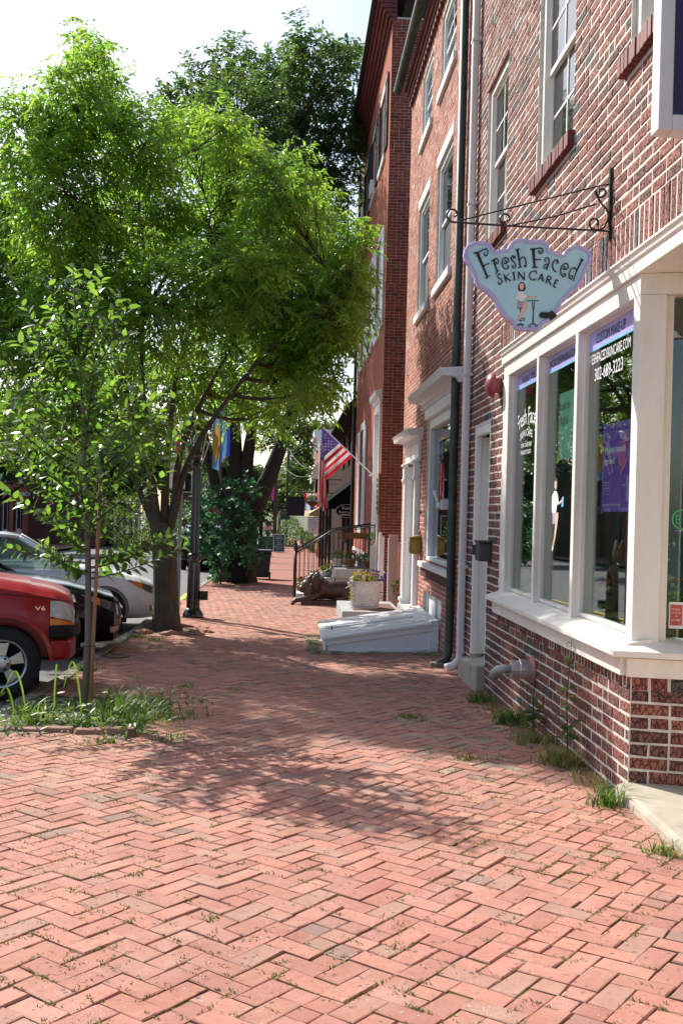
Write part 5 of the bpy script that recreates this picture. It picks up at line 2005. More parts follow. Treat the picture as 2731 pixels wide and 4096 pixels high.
# head, muzzle, brow, ears
t.ball((.48, cyy, ZB + .33), (.15, .13, .15), 14, 10).ball((.36, cyy, ZB + .27), (.085, .075, .07), 12, 8)
t.ball((.31, cyy, ZB + .29), (.035, .035, .03), 8, 6).ball((.36, cyy, ZB + .20), (.07, .055, .035), 10, 6)
t.ball((.42, cyy - .07, ZB + .36), (.04, .03, .025), 8, 6).ball((.42, cyy + .07, ZB + .36), (.04, .03, .025), 8, 6)
t.ball((.57, cyy - .13, ZB + .45), (.035, .03, .045), 8, 6)
rl = random.Random(5)
for k in range(120):
    a, b = rl.uniform(0, 2 * PI), rl.uniform(-.9, 1.35)
    dx, dy, dz = math.cos(b) * math.cos(a), math.cos(b) * math.sin(a), math.sin(b)
    if dx < -.45 and dz < .5:
        continue
    p = (.64 + .245 * dx, cyy + .25 * dy, ZB + .30 + .275 * dz)
    t.ball(p, (rl.uniform(.03, .05), rl.uniform(.03, .05), rl.uniform(.05, .085)), 7, 5)
for s in (-1, 1):
    y = cyy + .13 * s - .04
    t.tube([(.72, y, ZB + .16), (.58, y - .03, ZB + .05), (.35, y - .05, ZB + .03), (.2, y - .05, ZB + .0), (.14, y - .05, ZB - .06)], [.10, .085, .06, .055, .05], 10)
    for q in range(4):
        t.ball((.135, y - .095 + q * .03, ZB - .075), (.045, .018, .028), 8, 6)
t.tube([(1.8, cyy + .05, ZB + .2), (1.95, cyy - .05, ZB + .05), (1.85, cyy - .2, ZB + .03), (1.6, cyy - .28, ZB + .03)], [.04, .035, .03, .03], 8)
remeshed(t, 'lion', 'bronze_brown', ln, .013, 2)

# ================================================================== MARBLE STEPS, RAILING, POTS
ms_ = thing('marble_steps', 'white marble front steps of the tall brick house', 'steps', (1.6, 26, g(26)))
MB().box(1.15, 2.14, 25.35, 27.3, -.02, .20).build('landing', 'marble', ms_, bevel=.012)
MB().box(1.18, 2.14, 25.42, 27.3, -.8, -.021).build('landing_base', 'marble', ms_)
MB().box(.80, 1.149, 25.42, 27.25, -.24, -.02).build('tread', 'marble', ms_, bevel=.01)
MB().box(.48, .799, 25.42, 27.25, -.45, -.24).build('tread', 'marble', ms_, bevel=.01)
MB().box(.18, .479, 25.42, 27.25, -.75, -.42).build('tread', 'marble', ms_, bevel=.01)
MB().box(2.0, 2.139, 25.25, 25.42, .21, .80).build('pedestal', 'marble', ms_, bevel=.01)
MB().box(1.45, 2.1, 25.55, 26.3, .201, .215).build('door_mat', 'door_mat', ms_)
for ry, nm in ((25.45, 'near'), (27.15, 'far')):
    rl_ = thing('iron_railing', 'black iron stair railing on the %s side of the marble steps' % nm, 'railing', (.2, ry, g(ry)), 'railings of the marble steps')
    xp = .19
    MB().tube([(xp, ry, g(ry) - .02), (xp, ry, .62)], .038, 10).build('newel_post', 'black_iron', rl_, True)
    MB().lathe([(.036, 0), (.055, .02), (.05, .04), (.03, .05), (.06, .08), (.055, .12), (.025, .14), (.035, .17), (.03, .2), (.012, .22), (.02, .245), (.004, .27)], (xp, ry, .62), 12).build('finial', 'black_iron', rl_, True)
    top = [(xp, .56), (1.06, 1.13), (2.12, 1.30)]
    bot = [(xp, -.26), (1.12, .25), (2.12, .25)]
    t = MB()
    t.tube([(x, ry, z) for x, z in top], .02, 8)
    t.build('handrail', 'black_iron', rl_, True)
    MB().tube([(x, ry, z - .05) for x, z in top], .010, 6).build('upper_rail', 'black_iron', rl_)
    MB().tube([(x, ry, z) for x, z in bot], .010, 6).build('lower_rail', 'black_iron', rl_)
    for k in range(1, 17):
        x = xp + (2.10 - xp) * k / 17
        z1 = np.interp(x, [p[0] for p in top], [p[1] for p in top])
        z0 = np.interp(x, [p[0] for p in bot], [p[1] for p in bot])
        MB().box(x - .007, x + .007, ry - .007, ry + .007, z0, z1 - .05).build('baluster', 'black_iron', rl_)
    MB().tube([(2.10, ry, .2), (2.10, ry, 1.29)], .014, 6).build('wall_post', 'black_iron', rl_)
hb = thing('coir_basket', 'empty coir trough hung on the near stair railing', 'basket', (1.6, 25.36, .9))
t = MB()
for i in range(1):
    pr = [(.17 * math.cos(a), .15 * math.sin(a)) for a in np.linspace(PI, 2 * PI, 10)]
    vs = [(x, 25.38 + .0 + a_, 1.09 + b_) for x, k in ((1.29, .55), (1.36, .95), (1.6, 1.), (1.86, .95), (1.93, .55)) for a_, b_ in [(p * k, q * k) for p, q in pr]]
    t.add(vs, [(r * 10 + i, r * 10 + i + 1, r * 10 + 11 + i, r * 10 + 10 + i) for r in range(4) for i in range(9)] + [tuple(range(10)), tuple(range(40, 50))])
t.build('liner', 'coir', hb, True)
t = MB()
for x in (1.35, 1.6, 1.87):
    t.tube([(x, 25.38 + .18 * math.cos(a), 1.10 + .16 * math.sin(a)) for a in np.linspace(PI, 2 * PI, 8)], .006, 5)
t.build('wire_frame', 'black_iron', hb)
bushy('loose_fibre', (1.3, 25.3, .98), (.06, .06, .10), 60, .06, 'coir', hb)


def flower_pot(x, y, z, r, h, pm, flower, label, nf=30, lm='leaf_bush', spread=.16):
    p = thing('flower_pot', label, 'flower pot', (x, y, z), 'potted flowers on the marble steps')
    MB().lathe([(r * .7, 0), (r * .92, h * .82), (r, h * .83), (r, h), (r * .9, h), (r * .85, h * .9)], (x, y, z), 18).build('pot', pm, p, True)
    bushy('foliage', (x, y, z + h + .07), (spread, spread, .11), 150, .07, 'leaf_vine' if lm == 'leaf_vine' else lm, p, .2)
    if flower:
        P, d = ball_pts(nf, (x + .02, y - .03, z + h + .15), (spread * .6, spread * .5, .07), .6)
        k = len(P)
        P3 = np.repeat(P, 6, 0)
        leaf_object('petals', P3, rng.normal(size=(6 * k, 3)), rng.normal(size=(6 * k, 3)), .035, .035, flower, p)


flower_pot(1.28, 26.6, .20, .13, .20, 'planter_white', 'petal_red', 'square white pot with a dull pink flower, leftmost on the landing', 3)
flower_pot(1.60, 26.5, .20, .13, .21, 'terracotta', 'petal_red', 'terracotta pot with tall red geranium beside the white pot', 26, 'leaf_vine')
flower_pot(1.86, 26.6, .20, .11, .16, 'glazed_blue', 'petal_yellow', 'small blue patterned pot with a single yellow flower', 3)
flower_pot(2.0, 26.0, .215, .12, .18, 'terracotta', 'petal_red', 'terracotta pot with dark red flowers beside the doorpost', 18, 'leaf_vine')
flower_pot(2.05, 25.33, .80, .07, .12, 'planter_white', None, 'small white pot of green leaves on the marble pedestal')
flower_pot(.98, 25.75, -.02, .14, .13, 'glazed_blue', 'petal_yellow', 'low painted bowl with a yellow flower on the upper tread', 5)
flower_pot(.35, 26.4, -.42, .12, .14, 'terracotta', 'petal_red', 'pot with orange red flowers on the lowest tread beside the newel post', 12)
flower_pot(.68, 26.2, -.24, .12, .14, 'terracotta', None, 'bushy green pot plant on the middle tread', lm='leaf_bush')
pq = thing('wall_plaque', 'carved wooden plaque hung on the brick corner of the tall house', 'plaque', (2.1, 24.8, 1.7))
MB().box(X3 - .055, X3 - .01, 24.66, 24.92, 1.55, 2.55).build('board', 'porch_tan', pq, bevel=.015)
t = MB()
for k in range(6):
    t.box(X3 - .07, X3 - .054, 24.71, 24.87, 1.66 + k * .135, 1.74 + k * .135)
t.build('carving', 'black_iron', pq, bevel=.01)

# ================================================================== AMERICAN FLAG
fp = thing('flagpole', 'white angled flagpole fixed beside the tall house door', 'flagpole', (2.1, 26.3, 2.5))
T0, TE = Vector((.80, 26.3, 3.70)), Vector((2.13, 26.3, 2.50))
MB().tube([TE, T0], .016, 8).build('pole', 'pole_white', fp, True)
MB().ball(T0 + Vector((-.03, 0, .03)), .03, 10, 8).build('finial', 'brass', fp, True)
MB().lathe([(.05, 0), (.05, -.02), (.028, -.03), (.025, -.1)], (X3 - .045, 26.3, 2.53), 10, 'X').build('socket', 'pole_white', fp)
fl = thing('american_flag', 'stars and stripes flag hanging from the white angled pole', 'flag', (.9, 26.3, 1.6))
HD = (TE - T0).normalized()
HO, FLY = 1.02, 1.80


def flag_pt(h, f):
    p = T0 + HD * (h * HO + .02)
    s = f * FLY
    d = Vector((-.73, 0, -.683))
    xl = .775 + .10 * h + .03 * f
    run = max(0, (p.x - xl) / .73)
    a = min(s, run)
    q = p + d * a
    rest = s - a
    q = q + Vector((-.02 * rest, 0, -rest))
    k = min(1, f * 3)
    q.y += k * (.055 * math.sin(h * 15 + f * 2.0) + .03 * math.sin(h * 31 + 1)) + .05 * f
    q.x += k * .022 * math.sin(h * 19 + f * 4) * (1 if rest > 0 else .3)
    if rest > 0:
        q.x += .10 * (h - .5) * min(1, rest)
    return q


t = MB()
NH, NF = 52, 60
vs = [flag_pt(i / NH, j / NF) for i in range(NH + 1) for j in range(NF + 1)]
fs, cols = [], []
for i in range(NH):
    for j in range(NF):
        fs.append((i * (NF + 1) + j, i * (NF + 1) + j + 1, (i + 1) * (NF + 1) + j + 1, (i + 1) * (NF + 1) + j))
        h, f_ = (i + .5) / NH, (j + .5) / NF
        if h < 7 / 13 and f_ < .40:
            cols.append((.14, .08, .34))
        else:
            cols.append((.78, .035, .05) if int(h * 13) % 2 == 0 else (.97, .95, .95))
t.add(vs, fs)
t.t = cols
t.build('cloth', 'cloth', fl, True, fix=False)
t = MB()
for r in range(9):
    for c in range(6 if r % 2 == 0 else 5):
        h, f_ = (r + 1) / 10 * 7 / 13, (c + (1 if r % 2 == 0 else 1.5)) / 7.0 * .4
        e = .004
        p = flag_pt(h, f_)
        du, dv = (flag_pt(h + e, f_) - p).normalized(), (flag_pt(h, f_ + e) - p).normalized()
        nrm = Vector((0, -1, 0))
        for side in (-.006, .006):
            t.add([p + nrm * -side + du * (.030 if k % 2 == 0 else .013) * math.cos(k * PI / 5) + dv * (.030 if k % 2 == 0 else .013) * math.sin(k * PI / 5) for k in range(10)], [tuple(range(10))], (1, 1, 1))
o = t.build('stars', 'cloth', fl, fix=False)
o['kind'] = 'stuff'

# ================================================================== TREES
def twig_leaves(C, Rr, ntw, nl, L, Wd, droop=.5, shell=.35, tl=.55, outward=.8, tcen=None):
    """leaf sprays in an ellipsoid: returns P, D, N, tints"""
    d = unit(rng.normal(size=(ntw, 3)))
    k = rng.uniform(shell, 1.0, (ntw, 1)) ** .7
    O = C + d * k * Rr
    A = unit(d * outward + rng.normal(size=(ntw, 3)) * .55 + np.array([0, 0, .25]))
    t = np.linspace(.08, 1, nl)[None, :, None]
    ln = rng.uniform(.6, 1.2, (ntw, 1, 1)) * tl
    P = O[:, None, :] + A[:, None, :] * ln * (t - .5) + np.array([0, 0, -1.]) * droop * ln * t ** 2 * .6
    side = unit(np.cross(A, np.array([0, 0, 1.]) + rng.normal(size=(ntw, 3)) * .2))
    sg_ = np.where(np.arange(nl) % 2 == 0, 1., -1.)[None, :, None]
    D = A[:, None, :] * .55 + side[:, None, :] * sg_ * .8 + np.array([0, 0, -1.]) * droop + rng.normal(size=(ntw, nl, 3)) * .25
    N = np.array([0, 0, 1.]) + rng.normal(size=(ntw, nl, 3)) * .45 + A[:, None, :] * .2
    n = ntw * nl
    tw = rng.uniform(.72, 1.25, (ntw, 1)) * np.ones((1, nl))
    y = rng.uniform(-.12, .16, (ntw, 1)) * np.ones((1, nl)) + rng.normal(size=(ntw, nl)) * .04
    v = (tw * rng.uniform(.85, 1.15, (ntw, nl))).ravel()
    y = y.ravel()
    tint = np.stack([v * (1 + y), v, v * (1 - y)], 1)
    return P.reshape(-1, 3), D.reshape(-1, 3), N.reshape(-1, 3), tint, O, A, ln[:, 0, 0]


def bez(a, b, c, n=7):
    return [a * (1 - t) ** 2 + b * 2 * t * (1 - t) + c * t * t for t in [i / (n - 1) for i in range(n)]]


def crown_tree(name, label, base, trunk, limbs, lobes, Y, depth, leaf, material, bark, ntw, nl, L, Wd, tl, group=None, twigs=True, seed=1, droop=.5, dens=1.0, tr=.13):
    global rng
    rng = np.random.default_rng(seed)
    rr = random.Random(seed)
    tr_ = thing(name, label, 'tree', base, group)
    mb = MB()
    mb.tube([p for p, r in trunk], [r for p, r in trunk], 14)
    paths = []
    for pts, r0, r1 in limbs:
        pts = [Vector(p) for p in pts]
        n = len(pts)
        # smooth the limb
        fine = []
        for i in range(n - 1):
            p0, p1, p2, p3 = pts[max(i - 1, 0)], pts[i], pts[i + 1], pts[min(i + 2, n - 1)]
            for q in range(4):
                t = q / 4
                fine.append(.5 * ((2 * p1) + (p2 - p0) * t + (2 * p0 - 5 * p1 + 4 * p2 - p3) * t * t + (3 * p1 - p0 - 3 * p2 + p3) * t ** 3))
        fine.append(pts[-1])
        m = len(fine)
        mb.tube(fine, [r0 + (r1 - r0) * (i / (m - 1)) ** .8 for i in range(m)], 9)
        paths.append((fine, r0, r1))
    mb.build('trunk', bark, tr_, True)
    bb = MB()
    Ps, Ds, Ns, Ts = [], [], [], []
    for cx_, cy_, cz_, r in lobes:
        c = Vector((cx_, cy_, cz_))
        R3 = np.array([r, max(r * 1.15, depth * .5), r])
        nn = int(ntw * dens * (r / Y) ** 2) + 10
        P, D, N, T, O, A, ln = twig_leaves(np.array(c), R3, nn, nl, L, Wd, droop, .25, tl)
        Ps.append(P)
        Ds.append(D)
        Ns.append(N)
        Ts.append(T)
        # bough from the nearest limb into the lobe, then finer shoots
        best = None
        for fine, r0, r1 in paths:
            for i, p in enumerate(fine):
                dd = (p - c).length + (3 if p.z > c.z else 0)
                if best is None or dd < best[0]:
                    best = (dd, p, r0 + (r1 - r0) * i / len(fine))
        p = best[1]
        mid = (p + c) / 2 + Vector((0, 0, -.15 * (c - p).length))
        bough = bez(p, mid, c, 8)
        bb.tube(bough, [max(.008, min(best[2], .06) * (1 - .8 * i / 7)) for i in range(8)], 6)
        if twigs:
            for i in range(0, len(O), 5):
                q = bough[rr.randrange(2, 8)]
                e = Vector(O[i]) + Vector(A[i]) * float(ln[i]) * .3
                m_ = (q + e) / 2 + Vector((rr.uniform(-.1, .1), rr.uniform(-.1, .1), -.05))
                bb.tube(bez(q, m_, e, 4), [.011, .009, .006, .003], 4, cap=False)
    bb.build('branches', bark if not twigs else 'twig', tr_, True, fix=False)
    P, D, N, T = (np.concatenate(a) for a in (Ps, Ds, Ns, Ts))
    n = len(P)
    leaf_object('crown', P, D, N, rng.uniform(.75, 1.2, n) * L, rng.uniform(.8, 1.2, n) * Wd, material, tr_, .18, .10, tint=T)
    return tr_


# --- the forked street tree
B1 = Vector((-2.0, 17.57, g(17.57)))
trunk1 = [(B1 + Vector((.02, 0, -.1)), .30), (B1 + Vector((.01, 0, .12)), .24), (B1 + Vector((-.01, 0, .5)), .208), (B1 + Vector((-.03, 0, 1.0)), .200), (B1 + Vector((-.06, 0, 1.45)), .21), (B1 + Vector((-.09, 0, 1.68)), .215), (B1 + Vector((-.1, 0, 1.80)), .13)]
F1 = B1 + Vector((-.09, 0, 1.75))


def fan(F, pts):
    return [F + Vector(p) for p in pts]


limbs1 = [
    (fan(F1, [(-.10, .02, -.1), (-.26, .05, .5), (-.42, .1, 1.2), (-.75, .3, 2.4), (-1.4, .6, 4.2), (-1.8, .7, 6.0)]), .088, .016),
    (fan(F1, [(-.06, -.06, -.1), (-.16, -.1, .6), (-.25, -.2, 1.4), (-.35, -.5, 2.6), (-.3, -.8, 4.2), (-.5, -.9, 5.6)]), .078, .014),
    (fan(F1, [(.03, .02, -.1), (.02, .03, .6), (.05, .06, 1.3), (.15, .2, 2.6), (.5, .5, 4.2), (.6, .6, 5.4)]), .088, .014),
    (fan(F1, [(.10, -.03, -.15), (.22, -.06, .35), (.36, -.1, .95), (.75, -.2, 1.7), (1.5, -.4, 2.7), (2.4, -.6, 3.5), (3.0, -.6, 4.0)]), .080, .013),
    (fan(F1, [(.08, .08, -.1), (.16, .15, .5), (.22, .3, 1.2), (.6, .7, 2.3), (1.2, 1.1, 3.6), (1.6, 1.4, 4.6)]), .070, .012),
    (fan(F1, [(-.14, .06, -.05), (-.34, .1, .4), (-.6, .1, .9), (-1.3, -.1, 1.8), (-2.3, -.4, 2.9), (-3.2, -.5, 3.8)]), .072, .012),
    (fan(F1, [(.12, .02, .2), (.20, -.1, .62), (.30, -.25, 1.1), (.40, -.45, 1.6), (.9, -.9, 2.5)]), .05, .012)]
lobes1 = [(-3.92, 19.61, 10.07, 0.33), (-3.03, 15.85, 8.09, 0.44), (-3.26, 15.31, 7.38, 0.66), (-3.56, 19.79, 8.94, 0.58), (-4.12, 16.05, 7.17, 0.69), (-2.31, 15.75, 7.01, 0.69), (-1.85, 18.2, 8.11, 0.44), (-1.16, 16.79, 7.7, 0.4), (-1.15, 19.29, 7.82, 0.77), (-0.29, 16.27, 6.61, 0.66), (0.32, 19.61, 7.09, 0.62), (0.84, 16.67, 5.87, 0.45), (0.84, 17.97, 5.53, 0.47), (0.53, 19.49, 5.12, 0.58), (-0.29, 18.35, 5.8, 0.87), (-1.45, 19.45, 6.65, 1.02), (-2.68, 18.46, 6.88, 1.02), (-3.37, 15.42, 6.15, 0.95), (-5.37, 19.25, 6.92, 0.95), (-4.82, 17.91, 5.38, 0.95), (-3.4, 16.63, 5.15, 1.02), (-2.16, 16.07, 4.81, 1.09), (-1.07, 19.11, 5.15, 0.95), (-0.09, 17.88, 4.14, 0.62), (-0.89, 19.51, 3.78, 0.55), (-1.87, 18.76, 3.97, 0.77), (-3.24, 19.62, 4.04, 0.87), (-4.18, 17.81, 4.06, 0.95), (-5.53, 18.41, 4.56, 0.95), (-5.97, 18.02, 6.39, 0.95), (-5.59, 16.39, 7.09, 0.66), (-0.4, 19.6, 3.39, 0.29), (0.2, 16.64, 3.49, 0.33), (0.98, 18.79, 4.85, 0.33), (-5.13, 19.59, 3.17, 0.66), (-3.65, 18.19, 2.94, 0.58), (-2.21, 15.85, 2.83, 0.44)]
lobes1 += [(.62, 17.1, 4.7, .6), (.35, 17.9, 3.95, .6), (.78, 18.2, 5.4, .6), (.2, 18.6, 5.0, .8), (-.8, 15.9, 5.2, .8)]
crown_tree('street_tree', 'forked street tree with bright green drooping leaves beside the lamp post', tuple(B1), trunk1, limbs1, lobes1, .729, 2.3, None, 'leaf_zelkova', 'bark_grey', 174, 17, .145, .040, .62, seed=3, droop=.55)

# --- the big dark tree further down
B2 = Vector((-1.6, 33.2, g(33.2)))
trunk2 = [(B2 + Vector((0, 0, -.2)), .75), (B2 + Vector((0, 0, .3)), .6), (B2 + Vector((0, 0, 1.2)), .55), (B2 + Vector((.0, 0, 2.2)), .58), (B2 + Vector((.0, 0, 2.9)), .45)]
F2 = B2 + Vector((0, 0, 2.4))
limbs2 = [
    (fan(F2, [(-.3, 0, -.3), (-.7, 0, .5), (-1.0, .1, 1.7), (-1.4, .2, 3.2), (-2.0, .3, 5.5), (-2.6, .4, 9)]), .24, .03),
    (fan(F2, [(-.1, 0, 0), (-.15, .1, 1.6), (-.25, .2, 3.6), (-.3, .3, 7), (-.2, .4, 11)]), .34, .04),
    (fan(F2, [(.15, 0, -.1), (.25, 0, 1.5), (.45, .1, 3.2), (.6, .3, 6), (.9, .5, 10)]), .28, .04),
    (fan(F2, [(.3, -.1, -.6), (.85, -.1, .7), (1.25, -.1, 1.8), (1.6, -.1, 3.0), (2.4, -.1, 4.6), (3.0, 0, 5.6), (3.5, .1, 6.2)]), .34, .05)]
lobes2 = [(0.12, 32.11, 15.78, 0.76), (-0.73, 35.51, 16.36, 1.03), (-2.2, 35.39, 16.68, 0.82), (-3.19, 35.18, 15.81, 0.89), (-4.1, 34.51, 14.85, 0.76), (-4.56, 34.95, 14.07, 0.69), (-1.6, 30.4, 13.05, 1.44), (0.03, 33.66, 14.5, 1.44), (1.12, 31.69, 14.85, 0.89), (1.55, 34.2, 16.63, 0.48), (1.48, 32.65, 13.5, 1.1), (-0.34, 33.31, 12.55, 1.58), (-2.54, 33.22, 12.84, 1.44), (1.21, 33.4, 11.95, 1.1), (0.3, 34.7, 10.44, 1.37), (-1.19, 35.5, 11.17, 1.58), (1.35, 32.2, 9.84, 0.82), (1.36, 34.59, 8.43, 0.89), (0.39, 35.02, 7.03, 0.96), (-0.99, 32.44, 6.85, 1.24), (-1.93, 31.04, 5.04, 0.96), (-0.14, 32.99, 5.32, 0.82), (0.99, 34.38, 5.51, 0.62), (-3.37, 33.13, 13.46, 0.82), (0.28, 31.36, 4.11, 0.41), (-2.63, 34.07, 3.39, 0.62), (-3.03, 32.09, 4.06, 0.69), (-0.69, 35.01, 3.93, 0.41)]
crown_tree('large_tree', 'large dark green tree with several thick leaning stems behind the bins', tuple(B2), trunk2, limbs2, lobes2, 1.374, 2.6, None, 'leaf_far', 'bark_dark', 165, 15, .22, .085, .95, seed=5, droop=.3)

# --- leafy sucker growth round the large tree
B3 = Vector((-2.0, 31.6, g(31.6)))
trunk3 = [(B3, .03), (B3 + Vector((.1, 0, 1.0)), .02), (B3 + Vector((.2, 0, 1.8)), .012)]
lobes3 = [(-2.13, 31.37, 1.63, 0.81), (-1.36, 31.56, 1.98, 0.72), (-2.53, 31.9, 0.76, 0.59), (-1.55, 30.82, 0.75, 0.78), (-0.96, 31.99, 1.2, 0.59), (-2.79, 31.64, 1.55, 0.46), (-1.13, 31.76, 0.21, 0.46), (-2.04, 31.76, -0.01, 0.46)]
crown_tree('sapling_thicket', 'broad leaved green thicket growing at the foot of the large tree', tuple(B3), trunk3, [([B3 + Vector((.1, 0, .9)), B3 + Vector((-.4, 0, 1.5)), B3 + Vector((-.8, -.1, 1.8))], .02, .006), ([B3 + Vector((.15, 0, 1.4)), B3 + Vector((.6, .0, 2.2)), B3 + Vector((1.0, 0, 2.6))], .02, .006)], lobes3, 1.307, .6, None, 'leaf_vine', 'twig', 70, 7, .20, .17, .5, seed=9, droop=.45)

# --- young staked tree in the bed
rng = np.random.default_rng(21)
B4 = Vector((-1.775, 9.43, g(9.43)))
yt = thing('young_tree', 'slender young tree with glossy oval leaves in the grassy bed', 'tree', tuple(B4))
axis = [B4, B4 + Vector((.02, 0, .7)), B4 + Vector((.0, 0, 1.4)), B4 + Vector((-.05, .0, 2.2)), B4 + Vector((-.10, 0, 3.0)), B4 + Vector((-.18, 0, 3.7)), B4 + Vector((-.20, 0, 4.0))]
t = MB().tube(axis, [.034, .030, .026, .02, .014, .007, .003], 10)
t.build('trunk', 'bark_young', yt, True)
sh = MB()
Ps, Ds, Ns, Ts = [], [], [], []
az_ = [p.z for p in axis]


def axis_at(z):
    return Vector((np.interp(z, az_, [p.x for p in axis]), B4.y, z))


def shoot(o, tip, nlv, lo=.07, hi=.14, start=.15):
    mid = (o + tip) / 2 + Vector((0, 0, -.10 * (tip - o).length))
    pth = bez(o, mid, tip, 8)
    sh.tube(pth, [.009 * (1 - .8 * i / 7) for i in range(8)], 5)
    for i in range(nlv):
        t = start + (1 - start) * (i + .5) / nlv
        k = min(6, int(t * 7))
        p = pth[k] + (pth[k + 1] - pth[k]) * (t * 7 - k)
        dr = (pth[min(k + 1, 7)] - pth[k]).normalized()
        sd = dr.cross(Vector((0, 0, 1)))
        if sd.length < .1:
            sd = Vector((1, 0, 0))
        sd.normalize()
        a = i * 2.4 + random.uniform(-.5, .5)
        up_ = sd.cross(dr)
        d = dr * random.uniform(.35, .8) + (sd * math.cos(a) + up_ * math.sin(a)) * .85 + Vector((0, 0, random.uniform(-.1, .25)))
        Ps.append(p)
        Ds.append(d)
        Ns.append(Vector((random.gauss(0, .45), random.gauss(0, .45), 1)))
        v = random.uniform(.55, 1.15) * (1.0 + .55 * max(0, t - .6))
        Ts.append((v * (.9 + .25 * t), v, v * random.uniform(.8, 1.15)))


random.seed(5)
for i in range(62):
    z0 = B4.z + 1.36 + 2.2 * (i / 62) ** 1.0
    rmax = np.interp(z0 - B4.z, [1.1, 1.5, 2.2, 3.0, 3.6], [.70, 1.05, .95, .58, .25])
    a = i * 2.39996 + random.uniform(-.4, .4)
    r = rmax * random.uniform(.62, 1.05)
    tip = axis_at(z0) + Vector((math.cos(a) * r, math.sin(a) * r, random.uniform(.1, .62) * (1.1 if z0 > B4.z + 1.6 else .35)))
    shoot(axis_at(z0 - .15), tip, int(18 + 21 * r), start=.12)
for tx, tz in ((-.02, 1.02), (-.35, .55), (.0, 1.0)):
    shoot(axis_at(B4.z + 1.3), Vector((-.96 + tx * .2, 9.43 + random.uniform(-.2, .2), 1.28 + tz * .1)), 16)
shoot(axis_at(B4.z + 3.3), Vector((-1.98, 9.43, 3.72)), 16)
shoot(axis_at(B4.z + 2.9), Vector((-1.55, 9.35, 3.52)), 18)
shoot(axis_at(B4.z + 2.2), Vector((-.98, 9.3, 2.62)), 18)
shoot(axis_at(B4.z + 2.0), Vector((-1.02, 9.5, 2.25)), 16)
shoot(axis_at(B4.z + 2.4), Vector((-2.75, 9.4, 3.15)), 22)
shoot(axis_at(B4.z + 1.9), Vector((-2.85, 9.3, 2.65)), 22)
sh.build('branches', 'twig', yt, True, fix=False)
n = len(Ps)
leaf_object('crown', np.array(Ps), np.array(Ds), np.array(Ns), rng.uniform(.075, .135, n), rng.uniform(.042, .064, n), 'leaf_young', yt, .22, .16, tint=np.array(Ts), oval=True)
sk = thing('tree_stake', 'thin brown wooden stake tied beside the young tree', 'stake', (-1.70, 9.36, g(9.36)))
MB().tube([(-1.715, 9.38, g(9.38) - .05), (-1.69, 9.38, 1.0), (-1.665, 9.38, 2.1)], .017, 8).build('pole', 'wood_stake', sk, True)
for z in (.35, 1.0):
    t = MB()
    t.tube([(-1.735 + .06 * math.cos(a), 9.40 + .055 * math.sin(a), z) for a in np.linspace(0, 2 * PI, 12)], .004, 5)
    t.build('tie', 'black_iron', sk)

# --- background trees
FAR = [('street_trees', -15.5, 46, 8.5, 4.2, 'tree with a dark trunk in front of the opposite houses, nearest of its row', 'leaf_far', .30),
       ('x', -17.0, 62, 9.5, 4.6, 'dense tree on the opposite sidewalk in front of the far end of the brick row', 'leaf_far', .34),
       ('x', -13.5, 80, 10, 5.0, 'broad tree closing the view across the sunlit road', 'leaf_far', .4),
       ('x', -17, 40, 10, 4.5, 'tree at the left edge half hidden by the young tree', 'leaf_far', .32),
       ('x', 3.4, 108, 13, 4.6, 'tall tree behind the white house at the end of the sidewalk', 'leaf_bush', .42),
       ('x', -1.5, 165, 10, 5.0, 'hazy tree at the far end of the street', 'leaf_far', .5),
       ('x', -13, 175, 12, 8.0, 'hazy round tree beyond the far bend of the road', 'leaf_far', .6),
       ('x', -5.5, 100, 9, 4.2, 'dark tree behind the dark parked car', 'leaf_far', .42)]
for i, (nm, x, y, h, r, lab, lm, ls) in enumerate(FAR):
    rng = np.random.default_rng(40 + i)
    rr = random.Random(40 + i)
    b = Vector((x, y, g(y) - .1))
    tr_ = thing('background_tree', lab, 'tree', tuple(b), 'trees down the street')
    mb = MB().tube([b, b + Vector((.05, 0, h * .25)), b + Vector((.1, 0, h * .5)), b + Vector((0, .1, h * .8))], [.28, .22, .17, .05], 10)
    for k in range(7):
        a = k * 2.4
        p0 = b + Vector((.05, 0, h * (.28 + .05 * k)))
        p1 = p0 + Vector((math.cos(a) * r * .6, math.sin(a) * r * .6, h * .22))
        mb.tube(bez(p0, (p0 + p1) / 2 + Vector((0, 0, .4)), p1, 6), [.11, .09, .07, .05, .035, .02], 6)
    mb.build('trunk', 'bark_dark', tr_, True)
    Ps, Ds, Ns, Ts = [], [], [], []
    for k in range(20):
        a, e = rr.uniform(0, 2 * PI), rr.uniform(-.5, 1.3)
        c = b + Vector((math.cos(a) * math.cos(e) * r * .68, math.sin(a) * math.cos(e) * r * .68, h * .62 + math.sin(e) * h * .30))
        q = rr.uniform(.28, .42) * r
        P, D, N, T, *_ = twig_leaves(np.array(c), np.array([q, q, q * .85]), 75, 9, ls, ls * .5, .3, .2, ls * 3.2)
        Ps.append(P)
        Ds.append(D)
        Ns.append(N)
        Ts.append(T)
    P, D, N, T = (np.concatenate(a) for a in (Ps, Ds, Ns, Ts))
    leaf_object('crown', P, D, N, ls * rng.uniform(.7, 1.2, len(P)), ls * .5, lm, tr_, .15, .1, tint=T)

